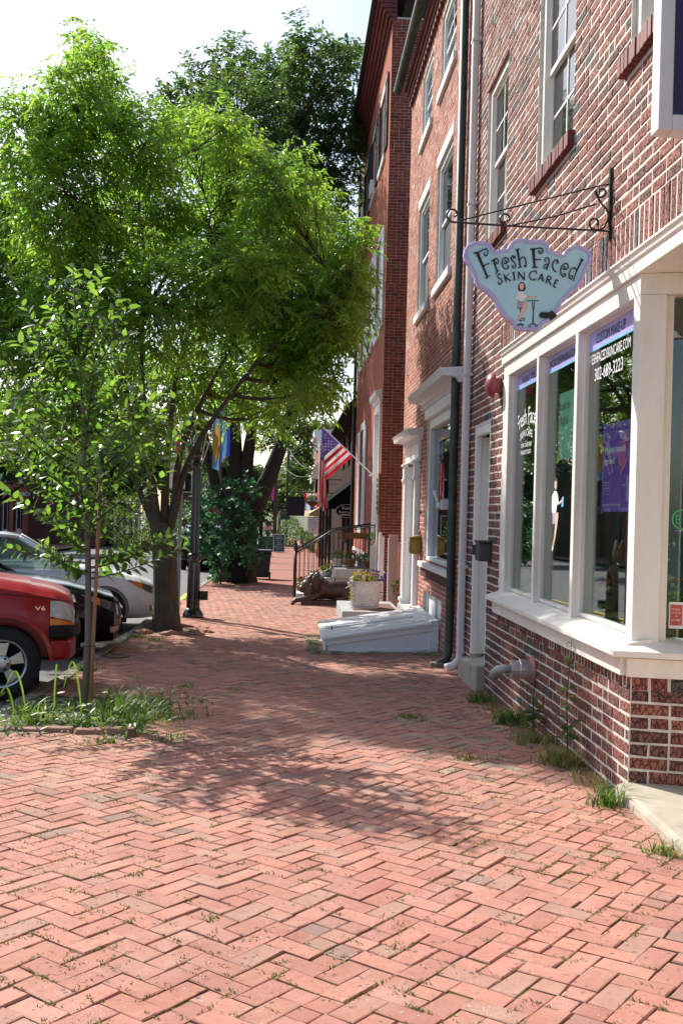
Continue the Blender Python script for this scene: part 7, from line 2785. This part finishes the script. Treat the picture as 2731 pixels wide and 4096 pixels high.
        t.build('chrome_strip', 'chrome', c)
        patch('fog_lamp', .05, .16, 5.6, 6.3, 'chrome' if headlight == 'dark' else 'plastic_black', .006)
        MB().box(-4.87, -4.8, -.78, .78, .70, .84).build('tail_lamp', 'sticker_red', c, bevel=.02)
    t = MB()
    for sd in (1, -1):
        t.box(-(g0 + 1.05), -(g0 + .85), sd * .915, sd * .935, bz(2) - .16, bz(2) - .13)
    t.build('door_handles', paint, c, bevel=.005)
    return c


rz_ = lambda y: g(y) - ROAD_DROP
car('parked_truck', 'dark red sport utility vehicle with V6 badge, nose over the kerb', 'car', TRUCK, 'car_red', (-2.27, 11.53, rz_(10.7) + .015), rad(13), details='truck', group='cars parked nose to the kerb')
car('parked_car', 'glossy black sedan parked between the red vehicle and the silver car', 'car', SEDAN, 'car_black', (-2.40, 15.15, rz_(14.3)), rad(13), 'dark', 1.08, group='cars parked nose to the kerb')
car('parked_car', 'silver sedan parked behind the black car next to the street tree', 'car', SEDAN, 'car_silver', (-2.36, 18.95, rz_(18)), rad(13), 'dark', 1.09, group='cars parked nose to the kerb')
car('parked_car', 'dark sport utility vehicle seen from behind, beyond the lamp post', 'car', TRUCK, 'car_black', (-3.5, 46.0, rz_(43)), rad(92), 'dark', details='truck', group='cars further down the street')
car('parked_car', 'white car on the road left of the dark vehicle', 'car', SEDAN, 'car_white', (-6.2, 62.0, rz_(60)), rad(88), 'clear', 1.05, group='cars further down the street')
car('parked_car', 'grey car parked at the kerb beyond the second lamp post', 'car', TRUCK, 'car_grey', (-3.6, 74.0, rz_(72)), rad(90), 'clear', details='truck', group='cars further down the street')

# ================================================================== BINS, HYDRANT, BOARDS
def bin_(x, y, m, label, s=1.0):
    b = thing('wheeled_bin', label, 'bin', (x, y, g(y)), 'wheeled bins by the large tree')
    z = g(y)
    t = MB()
    w0, w1, h = .24 * s, .31 * s, .92 * s
    t.add([(x - w0, y - w0, z + .06), (x + w0, y - w0, z + .06), (x + w0, y + w0, z + .06), (x - w0, y + w0, z + .06), (x - w1, y - w1 * 1.1, z + h), (x + w1, y - w1 * 1.1, z + h), (x + w1, y + w1 * 1.1, z + h), (x - w1, y + w1 * 1.1, z + h)],
          [(0, 1, 2, 3), (4, 7, 6, 5), (0, 4, 5, 1), (1, 5, 6, 2), (2, 6, 7, 3), (3, 7, 4, 0)])
    t.build('body', m, b, bevel=.03)
    MB().box(x - w1 - .02, x + w1 + .02, y - w1 * 1.1 - .03, y + w1 * 1.1 + .03, z + h + .001, z + h + .06).build('lid', m, b, bevel=.025)
    MB().box(x - w1 - .012, x + w1 + .012, y - w1 * 1.1 - .012, y + w1 * 1.1, z + h - .1, z + h - .06).build('rim', m, b, bevel=.01)
    for k in (-1, 1):
        MB().lathe([(.11, -.03), (.12, -.02), (.12, .02), (.11, .03)], (x + k * (w0 + .03), y + .05, z + .12), 16, 'X').build('wheel', 'rubber', b)
    MB().tube([(x - w1 * .7, y + w1 * 1.2, z + h), (x - w1 * .7, y + w1 * 1.35, z + h - .02), (x + w1 * .7, y + w1 * 1.35, z + h - .02), (x + w1 * .7, y + w1 * 1.2, z + h)], .014, 6).build('handle', m, b)


bin_(-.86, 35.2, 'bin_navy', 'dark blue wheeled bin standing on the open sidewalk')
bin_(-1.52, 32.2, 'plastic_black', 'black wheeled bin in the shade in front of the large tree', 1.12)
hy = thing('fire_hydrant', 'red fire hydrant at the kerb beside the black bin', 'hydrant', (-2.02, 33.9, g(33.9)))
MB().lathe([(.14, 0), (.14, .05), (.10, .06), (.10, .48), (.13, .5), (.13, .54), (.10, .58), (.06, .66), (.03, .68), (.03, .72)], (-2.02, 33.9, g(33.9)), 16).build('barrel', 'hydrant_red', hy, True)
MB().lathe([(.05, -.17), (.06, -.16), (.06, -.1), (.045, -.1), (.045, .1), (.06, .1), (.06, .16), (.05, .17)], (-2.02, 33.9, g(33.9) + .42), 12, 'X').build('nozzles', 'board_green', hy)
ab = thing('sandwich_board', 'green tavern sandwich board in a white frame on the far sidewalk', 'sign board', (-.6, 69.7, g(69.7)))
z = g(69.7)
t = MB()
pf = lambda u, v, d: (-.98 + u, 69.7 + v * .2 + d, z + .05 + v)
t.prism([(.04, .04), (.72, .04), (.72, 1.12), (.04, 1.12)], pf, 0, .02)
t.build('panel', 'board_green', ab)
t = MB()
for q in ([(0, 0), (.04, 0), (.04, 1.16), (0, 1.16)], [(.72, 0), (.76, 0), (.76, 1.16), (.72, 1.16)], [(.04, 1.12), (.72, 1.12), (.72, 1.16), (.04, 1.16)], [(.04, 0), (.72, 0), (.72, .04), (.04, .04)]):
    t.prism(q, pf, -.01, .03)
t.build('frame', 'white_paint', ab)
MB().prism([(.0, .0), (.76, .0), (.76, 1.14), (.0, 1.14)], lambda u, v, d: (-.98 + u, 70.2 - v * .2 + d, z + .05 + v), 0, .02).build('rear_panel', 'board_green', ab)
t = MB()
for tx, w_, v_, h_ in (("JESSOP'S", .42, .96, .08), ('TAVERN', .5, .85, .10), ('EST. 1674', .4, .72, .06), ('OPEN', .3, .58, .07), ('LARGEST', .4, .47, .07), ('BELGIAN BEER', .5, .36, .06), ('SELECTION IN', .5, .26, .06), ('DELAWARE', .44, .16, .06)):
    lettering(t, tx, pf(.38 - w_ / 2, v_, -.004), (1, 0, 0), (0, .196, .98), w_, h_)
t.build('lettering', 'print_white', ab, fix=False)
gb = thing('green_bin', 'green kerbside collection bin behind the sandwich board', 'bin', (-1.45, 72, g(72)))
MB().box(-1.85, -1.05, 71.7, 72.3, g(72), g(72) + .98).build('body', 'bin_green', gb, bevel=.04)
MB().box(-1.9, -1.0, 71.66, 72.34, g(72) + .981, g(72) + 1.06).build('lid', 'bin_green', gb, bevel=.02)
ss = thing('stake_sign', 'small pale notice on a leaning stake near the sandwich board', 'sign', (-1.15, 60, g(60)))
MB().tube([(-1.30, 60, g(60)), (-1.08, 60, .55)], .03, 6).build('stake', 'wood_stake', ss)
MB().box(-1.36, -.96, 59.93, 59.96, .38, .85).build('notice', 'pink_paint', ss)

# ================================================================== POLES AND WIRES
for x, y, h, lab in ((-.98, 75, 9.5, 'dark wooden utility pole beside the sandwich board'), (-.2, 95, 11, 'tall wooden utility pole behind the hanging blue sign')):
    u_ = thing('utility_pole', lab, 'pole', (x, y, g(y)), 'utility poles along the sidewalk')
    MB().tube([(x, y, g(y)), (x + .03, y, g(y) + h)], [.16, .11], 10).build('shaft', 'utility_wood', u_, True)
    MB().box(x - 1.1, x + 1.1, y - .05, y + .05, g(y) + h - .8, g(y) + h - .68).build('crossarm', 'utility_wood', u_)
    t = MB()
    for k in (-1, -.5, .5, 1):
        t.lathe([(.03, 0), (.045, .04), (.03, .12)], (x + k, y, g(y) + h - .68), 8)
    t.build('insulators', 'dull_pipe', u_)
WR = [((-.98, 75, 7.6), (-16, 50, 6.2)), ((-.98, 75, 7.0), (-16, 52, 4.9)), ((-.98, 75, 6.2), (-14, 58, 4.2)), ((-.2, 95, 8.6), (-18, 60, 7.5)), ((-.2, 95, 7.2), (2.2, 66, 4.6)), ((-.98, 75, 5.4), (1.9, 66, 4.2)), ((-.98, 75, 6.6), (-.2, 95, 7.8)), ((-.98, 75, 5.8), (-.2, 95, 7.0)), ((-2, 110, 7), (-14, 62, 4.6))]
for a, b in WR:
    a, b = Vector(a), Vector(b)
    w_ = MB().tube([a * (1 - t) + b * t + Vector((0, 0, -.9 * math.sin(PI * t))) for t in np.linspace(0, 1, 14)], .014, 4).build('overhead_wire', 'wire')
    tag(w_, 'thin overhead wire strung across the street', 'wire', 'overhead wires')

# ================================================================== HOUSES BEYOND
h4 = thing('awning_house', 'low dark brick house with a long black awning past the tall house', 'house', (2.35, 42, g(42)))
t = MB()
wall_sheet(t, (2.35, 0, 0), UY, NX, 34.7, 58, -1.6, 5.2, [(36.2, 37.4, -1.5, 1.9), (39, 41.5, -.2, 1.9), (44, 46, -.2, 1.9), (37, 38.6, 3.4, 4.9), (41, 42.6, 3.4, 4.9), (45, 46.6, 3.4, 4.9)], 0, .15)
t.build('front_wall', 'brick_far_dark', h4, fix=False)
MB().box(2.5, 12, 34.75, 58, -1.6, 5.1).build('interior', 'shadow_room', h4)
t = MB()
t.add([(1.80, 34.65, 5.15), (1.80, 58.2, 5.15), (6.5, 58.2, 8.6), (6.5, 34.65, 8.6)], [(0, 1, 2, 3)])
t.build('roof', 'wood_dark', h4)
MB().box(1.80, 2.4, 34.66, 58.1, 5.06, 5.14).build('eave', 'wood_dark', h4)
t = MB()
t.add([(2.34, 36.0, 2.75), (2.34, 47, 2.75), (1.35, 47, 1.95), (1.35, 36.0, 1.95), (1.35, 47, 1.70), (1.35, 36.0, 1.70), (2.34, 36, 1.70), (2.34, 47, 1.7)], [(0, 1, 2, 3), (3, 2, 4, 5), (0, 3, 5, 6), (1, 2, 4, 7)])
t.build('awning', 'awning_black', h4)
for y in (36.1, 39.5, 43.2, 46.9):
    MB().tube([(1.42, y, g(y)), (1.42, y, 1.75)], .05, 8).build('awning_post', 'black_iron', h4)
for y0, y1, z0, z1 in ((39, 41.5, -.2, 1.9), (44, 46, -.2, 1.9), (37, 38.6, 3.4, 4.9), (41, 42.6, 3.4, 4.9), (45, 46.6, 3.4, 4.9)):
    f_ = MB().box(2.40, 2.46, y0, y0 + .08, z0, z1).box(2.40, 2.46, y1 - .08, y1, z0, z1).box(2.40, 2.46, y0 + .08, y1 - .08, z1 - .08, z1).box(2.40, 2.46, y0 + .08, y1 - .08, z0, z0 + .08)
    f_ = f_.build('window', 'wood_dark', h4)
    MB().box(2.42, 2.43, y0 + .08, y1 - .08, z0 + .08, z1 - .08).build('pane', 'glass_dark', f_)
ov = thing('oval_sign', 'black oval Public Restrooms sign hanging under the awning', 'sign', (1.95, 36, 1.4))
n = 28
t = MB()
el = [(.42 * math.cos(2 * PI * k / n), .24 * math.sin(2 * PI * k / n)) for k in range(n)]
t.prism(el, lambda u, v, d: (2.0 + u, 35.95 + d, 1.62 + v), 0, .03)
t.build('plate', 'awning_black', ov)
t = MB()
for k in range(n):
    a, b = el[k], el[(k + 1) % n]
    t.quad((2.0 + a[0] * .97, 35.945, 1.62 + a[1] * .97), (2.0 + b[0] * .97, 35.945, 1.62 + b[1] * .97), (2.0 + b[0] * .92, 35.945, 1.62 + b[1] * .92), (2.0 + a[0] * .92, 35.945, 1.62 + a[1] * .92))
lettering(t, 'Public', (1.83, 35.944, 1.67), (1, 0, 0), UP, .34, .10)
lettering(t, 'Restrooms', (1.72, 35.944, 1.54), (1, 0, 0), UP, .56, .09)
t.add([(1.75, 35.944, 1.47), (2.05, 35.944, 1.47), (2.05, 35.944, 1.45), (2.11, 35.944, 1.485), (2.05, 35.944, 1.52), (2.05, 35.944, 1.50), (1.75, 35.944, 1.50)], [tuple(range(7))])
t.build('lettering', 'print_white', ov, fix=False)
MB().tube([(2.0, 35.97, 1.85), (2.0, 35.97, 2.3)], .012, 6).build('hanger', 'black_iron', ov)
hs = thing('hanging_board', 'dark navy square sign hanging from a long black arm over the sidewalk', 'sign', (.3, 45, 1.36))
MB().box(-.08, .67, 44.97, 45.03, 1.36, 2.20).build('board', 'sign_navy', hs, bevel=.01)
MB().tube([(-.25, 45, 2.38), (2.34, 45, 2.38)], .022, 6).build('arm', 'black_iron', hs)
for x in (.02, .57):
    MB().tube([(x, 45, 2.2), (x, 45, 2.38)], .01, 5).build('link', 'black_iron', hs)
lt = thing('wall_lantern', 'dark wall lantern above the arm of the hanging navy sign', 'lantern', (1.6, 46, 2.3))
MB().box(1.12, 1.72, 45.9, 46.2, 2.38, 2.98).build('housing', 'sign_navy', lt, bevel=.02)
MB().tube([(.95, 46.05, 2.99), (2.3, 46.05, 2.99)], .02, 6).build('arm', 'black_iron', lt)
hk = thing('flower_basket', 'hanging flower basket with red and white blooms under the far sign', 'basket', (1.1, 50, 1.8))
MB().lathe([(.05, -.22), (.2, -.1), (.27, .05), (.25, .05)], (1.1, 50, 2.0), 14).build('bowl', 'coir', hk, True)
bushy('foliage', (1.1, 50, 2.08), (.32, .3, .18), 220, .12, 'leaf_far', hk)
P, d = ball_pts(60, (1.1, 49.9, 2.08), (.34, .3, .2), .8)
leaf_object('blooms', P, rng.normal(size=(60, 3)), rng.normal(size=(60, 3)), .09, .09, 'petal_red', hk)
MB().tube([(1.1, 50, 2.2), (1.1, 50, 2.9), (2.3, 50, 2.9)], .012, 5).build('hanger', 'black_iron', hk)
h5 = thing('porch_house', 'white trimmed house with tan porch posts further down the street', 'house', (2.4, 64, g(64)))
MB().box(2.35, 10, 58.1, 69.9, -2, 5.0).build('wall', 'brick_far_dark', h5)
for y in (59.5, 61.5, 64.5):
    MB().box(1.82, 1.98, y, y + .16, g(y), 1.75).build('porch_post', 'porch_tan', h5)
    MB().box(1.72, 2.08, y - .1, y + .26, g(y), g(y) + .35).build('post_base', 'brick_far_red', h5)
t = MB()
t.add([(1.15, 59, 1.45), (2.35, 59, 2.2), (2.35, 66, 2.2), (1.15, 66, 1.45), (1.15, 59, 1.30), (2.35, 59, 1.30), (2.35, 66, 1.3), (1.15, 66, 1.3)], [(0, 1, 2, 3), (4, 5, 1, 0), (4, 0, 3, 7), (4, 7, 6, 5), (3, 2, 6, 7)])
t.build('porch_roof', 'porch_tan', h5)
t = MB()
t.add([(1.35, 65.5, 3.75), (2.35, 65.5, 4.6), (2.35, 69.5, 4.6), (1.35, 69.5, 3.75), (1.35, 65.5, 3.35), (1.35, 69.5, 3.35)], [(0, 1, 2, 3), (4, 0, 3, 5), (0, 4, 1)])
t.build('awning', 'cream_paint', h5)
h6 = thing('white_cornice_house', 'brick house with deep white cornice rising behind the flag', 'house', (1.95, 75, g(75)))
MB().box(1.95, 11, 70, 84, -2, 6.2).build('wall', 'brick_far_red', h6)
t = MB()
profile_run(t, [(1.97, 6.0), (1.93, 6.05), (1.78, 6.5), (1.58, 6.6), (1.55, 7.0), (6, 7.3), (6, 6.0)], 69.8, 84.2)
t.build('cornice', 'white_paint', h6)
MB().box(1.90, 2.0, 69.95, 70.3, -1.5, 6.0).build('corner_trim', 'white_paint', h6)
for y in (72, 76, 80):
    for z in (-.2, 3.2):
        w_ = MB().box(1.90, 2.0, y, y + 1.1, z, z + 1.9).build('window', 'white_paint', h6)
        MB().box(1.885, 1.899, y + .12, y + .98, z + .12, z + 1.78).build('pane', 'glass_dark', w_)
bn = thing('ice_cream_banner', 'white ice cream banner hanging from the porch', 'banner', (1.28, 55, .5))
MB().box(1.0, 1.56, 54.99, 55.0, .50, 1.25).build('cloth', 'print_white', bn)
t = MB()
for tx, w_, z_, h_ in (('WOODSIDE FARM', .42, 1.10, .05), ('Hand Dipped', .34, 1.01, .05), ('ICE CREAM', .44, .90, .07), ('EXCLUSIVELY HAND', .42, .80, .04), ('COLONIAL FLAVORS', .42, .72, .04)):
    lettering(t, tx, (1.28 - w_ / 2, 54.985, z_), (1, 0, 0), UP, w_, h_)
t.build('lettering', 'flag_royal', bn, fix=False)
t = MB()
t.add([(1.28, 54.985, .54), (1.36, 54.985, .62), (1.28, 54.985, .67), (1.20, 54.985, .62)], [(0, 1, 2, 3)])
t.build('emblem', 'porch_tan', bn, fix=False)
MB().tube([(.95, 55.0, 1.27), (2.35, 55.0, 1.27)], .015, 6).build('rod', 'black_iron', bn)
drape('far_flag', 'blue and white flag with red corner hanging beyond the navy sign', (.88, 64, 2.66), (1.66, 64, 2.50), lambda u: .95, lambda u, v: RED_ if u < .25 and v < .4 else (WHT if abs(u - .35) < .12 else (SKYB if u < .6 else ROY)), 2, .08, .3, pole=[(.8, 64, 2.75), (2.3, 64, 2.2)])
drape('far_flag', 'union flag folded against the porch below the flower basket', (1.45, 62, 2.1), (1.95, 62, 1.95), lambda u: .6, lambda u, v: RED_ if abs(u - .5) < .12 or abs(v - .5) < .1 else (WHT if abs(u - .5) < .22 or abs(v - .5) < .2 else ROY), 2, .05, 1.3, pole=[(1.4, 62, 2.15), (2.35, 62, 1.8)])
drape('far_flag', 'small flag beside the dark utility pole', (-1.35, 75, 3.5), (-1.1, 75, 3.3), lambda u: 1.1, lambda u, v: RED_ if (v * 4) % 1 < .5 else ROY, 1, .04, .4, pole=[(-1.4, 75, 3.6), (-.98, 75, 3.0)])
tb = thing('tavern_sign', 'dark carved tavern sign on a post beside the pole', 'sign', (-.5, 76, g(76)))
MB().box(-1.0, .15, 76, 76.1, 1.7, 1.8).build('arm', 'wood_dark', tb)
MB().box(-.62, .10, 76.0, 76.08, .9, 1.6).build('board', 'board_green', tb, bevel=.02)
MB().tube([(-1.02, 76.1, g(76)), (-1.02, 76.1, 2.1)], .07, 8).build('post', 'utility_wood', tb)
t = MB()
lettering(t, "JESSOP'S", (-.55, 75.98, 1.3), (1, 0, 0), UP, .58, .16)
t.build('lettering', 'porch_tan', tb, fix=False)

# --- opposite row of houses
for i, (y0, y1, h, m_, lab) in enumerate(((20, 36, 8.0, 'brick_far_dull', 'opposite brick house nearest the left edge'), (36.2, 54, 8.6, 'brick_far_dull', 'opposite brick house with dark shutters and a white belt course'), (54.2, 76, 7.6, 'brick_far_red', 'opposite brick house behind the shrubs'), (76.2, 100, 7.0, 'brick_far_dull', 'opposite brick house at the far bend'))):
    X_ = -20.0 if i < 2 else (-18.6 if i == 2 else -14)
    h_ = thing('row_house', lab, 'house', (X_, (y0 + y1) / 2, g(y0)), 'houses across the street')
    zb_ = g((y0 + y1) / 2)
    MB().box(X_ - 8, X_, y0, y1, zb_ - 1, zb_ + h).build('wall', m_, h_)
    MB().box(X_ - .05, X_ + .05, y0, y1, zb_ + 3.3, zb_ + 3.55).build('belt_course', 'white_paint', h_)
    MB().box(X_ - .05, X_ + .35, y0, y1, zb_ + h - .35, zb_ + h + .05).build('cornice', 'white_paint', h_)
    t = MB()
    t.add([(X_ + .4, y0, zb_ + h + .06), (X_ + .4, y1, zb_ + h + .06), (X_ - 4, y1, zb_ + h + 2.6), (X_ - 4, y0, zb_ + h + 2.6)], [(0, 1, 2, 3)])
    t.build('roof', 'dark_trim', h_)
    y = y0 + 1.2
    k = 0
    while y < y1 - 2:
        for z0, z1 in ((zb_ + .9, zb_ + 2.9), (zb_ + 4.3, zb_ + 6.2)):
            door = k % 4 == 2 and z0 < zb_ + 2
            w_ = MB().box(X_, X_ + .08, y, y + 1.1, zb_ if door else z0, z1).build('door' if door else 'window', 'white_paint', h_)
            MB().box(X_ + .081, X_ + .09, y + .12, y + .98, (zb_ if door else z0) + .12, z1 - .12).build('pane', 'glass_dark', w_)
            if not door:
                MB().box(X_, X_ + .05, y - .55, y - .02, z0, z1).build('shutter', 'shutter_black', h_)
                MB().box(X_, X_ + .05, y + 1.12, y + 1.65, z0, z1).build('shutter', 'shutter_black', h_)
                MB().box(X_, X_ + .15, y - .1, y + 1.2, z0 - .16, z0 - .01).build('window_sill', 'white_paint', h_)
        y += 3.4
        k += 1
h7 = thing('corner_brick_house', 'brick house with a pale eave behind the lamp post', 'house', (-7, 88, g(88)))
MB().box(-9.5, -6.2, 86, 96, -2, 5.6).build('wall', 'brick_far_dull', h7)
t = MB()
t.add([(-9.9, 85.6, 5.5), (-5.7, 85.6, 5.5), (-5.7, 96.4, 5.5), (-9.9, 96.4, 5.5), (-7.8, 85.6, 7.4), (-7.8, 96.4, 7.4)], [(0, 1, 4), (1, 2, 5, 4), (3, 0, 4, 5), (2, 3, 5), (0, 3, 2, 1)])
t.build('roof', 'dull_pipe', h7)
for x in (-8.8, -7.4):
    for z in (-.2, 2.8):
        w_ = MB().box(x, x + .9, 85.9, 86.0, z, z + 1.7).build('window', 'white_paint', h7)
        MB().box(x + .1, x + .8, 85.88, 85.899, z + .1, z + 1.6).build('pane', 'glass_dark', w_)

# ================================================================== WALKING PERSON
pz = g(102.8)
ps_ = thing('person', 'person in dark shirt and shorts walking away down the sidewalk', 'person', (1.37, 102.8, pz))
X_, Y_ = 1.37, 102.8
t = MB()
t.ball((X_, Y_, pz + 1.56), (.085, .10, .115), 12, 8).tube([(X_, Y_, pz + 1.38), (X_, Y_, pz + 1.48)], .05, 8)
t.tube([(X_, Y_, pz + .88), (X_, Y_, pz + 1.0), (X_, Y_, pz + 1.2), (X_, Y_, pz + 1.36), (X_, Y_, pz + 1.42)], [.15, .135, .15, .165, .08], 12)
for k, fy in ((-1, .12), (1, -.14)):
    t.tube([(X_ + k * .085, Y_, pz + .92), (X_ + k * .085, Y_ + fy * .5, pz + .50), (X_ + k * .08, Y_ + fy * .8, pz + .09)], [.095, .062, .042], 8)
    t.ball((X_ + k * .08, Y_ + fy * .8 + .06, pz + .045), (.045, .11, .04), 8, 6)
    t.tube([(X_ + k * .17, Y_, pz + 1.36), (X_ + k * .235, Y_ - .03, pz + 1.10), (X_ + k * .20, Y_ + .10, pz + .90)], [.058, .044, .034], 8)
    t.ball((X_ + k * .19, Y_ + .13, pz + .86), (.03, .035, .05), 8, 6)
remeshed(t, 'body', 'skin', ps_, .022, 3)
t = MB()
t.tube([(X_, Y_, pz + .95), (X_, Y_, pz + 1.1), (X_, Y_, pz + 1.3), (X_, Y_, pz + 1.40), (X_, Y_, pz + 1.43)], [.165, .16, .175, .17, .07], 14)
for k in (-1, 1):
    t.tube([(X_ + k * .14, Y_, pz + 1.38), (X_ + k * .215, Y_ - .02, pz + 1.2)], [.075, .062], 10)
t.build('shirt', 'cloth_black', ps_, True)
t = MB()
t.tube([(X_, Y_, pz + 1.0), (X_, Y_, pz + .85)], [.165, .175], 12)
for k, fy in ((-1, .12), (1, -.14)):
    t.tube([(X_ + k * .085, Y_, pz + .92), (X_ + k * .085, Y_ + fy * .3, pz + .62)], [.108, .095], 10)
t.build('shorts', 'cloth_black', ps_, True)
MB().ball((X_, Y_ - .015, pz + 1.60), (.098, .11, .10), 12, 8).build('hair', 'hair_dark', ps_, True)
t = MB()
for k, fy in ((-1, .12), (1, -.14)):
    t.ball((X_ + k * .08, Y_ + fy * .8 + .05, pz + .05), (.052, .125, .05), 10, 6)
t.build('shoes', 'shoe_white', ps_, True)
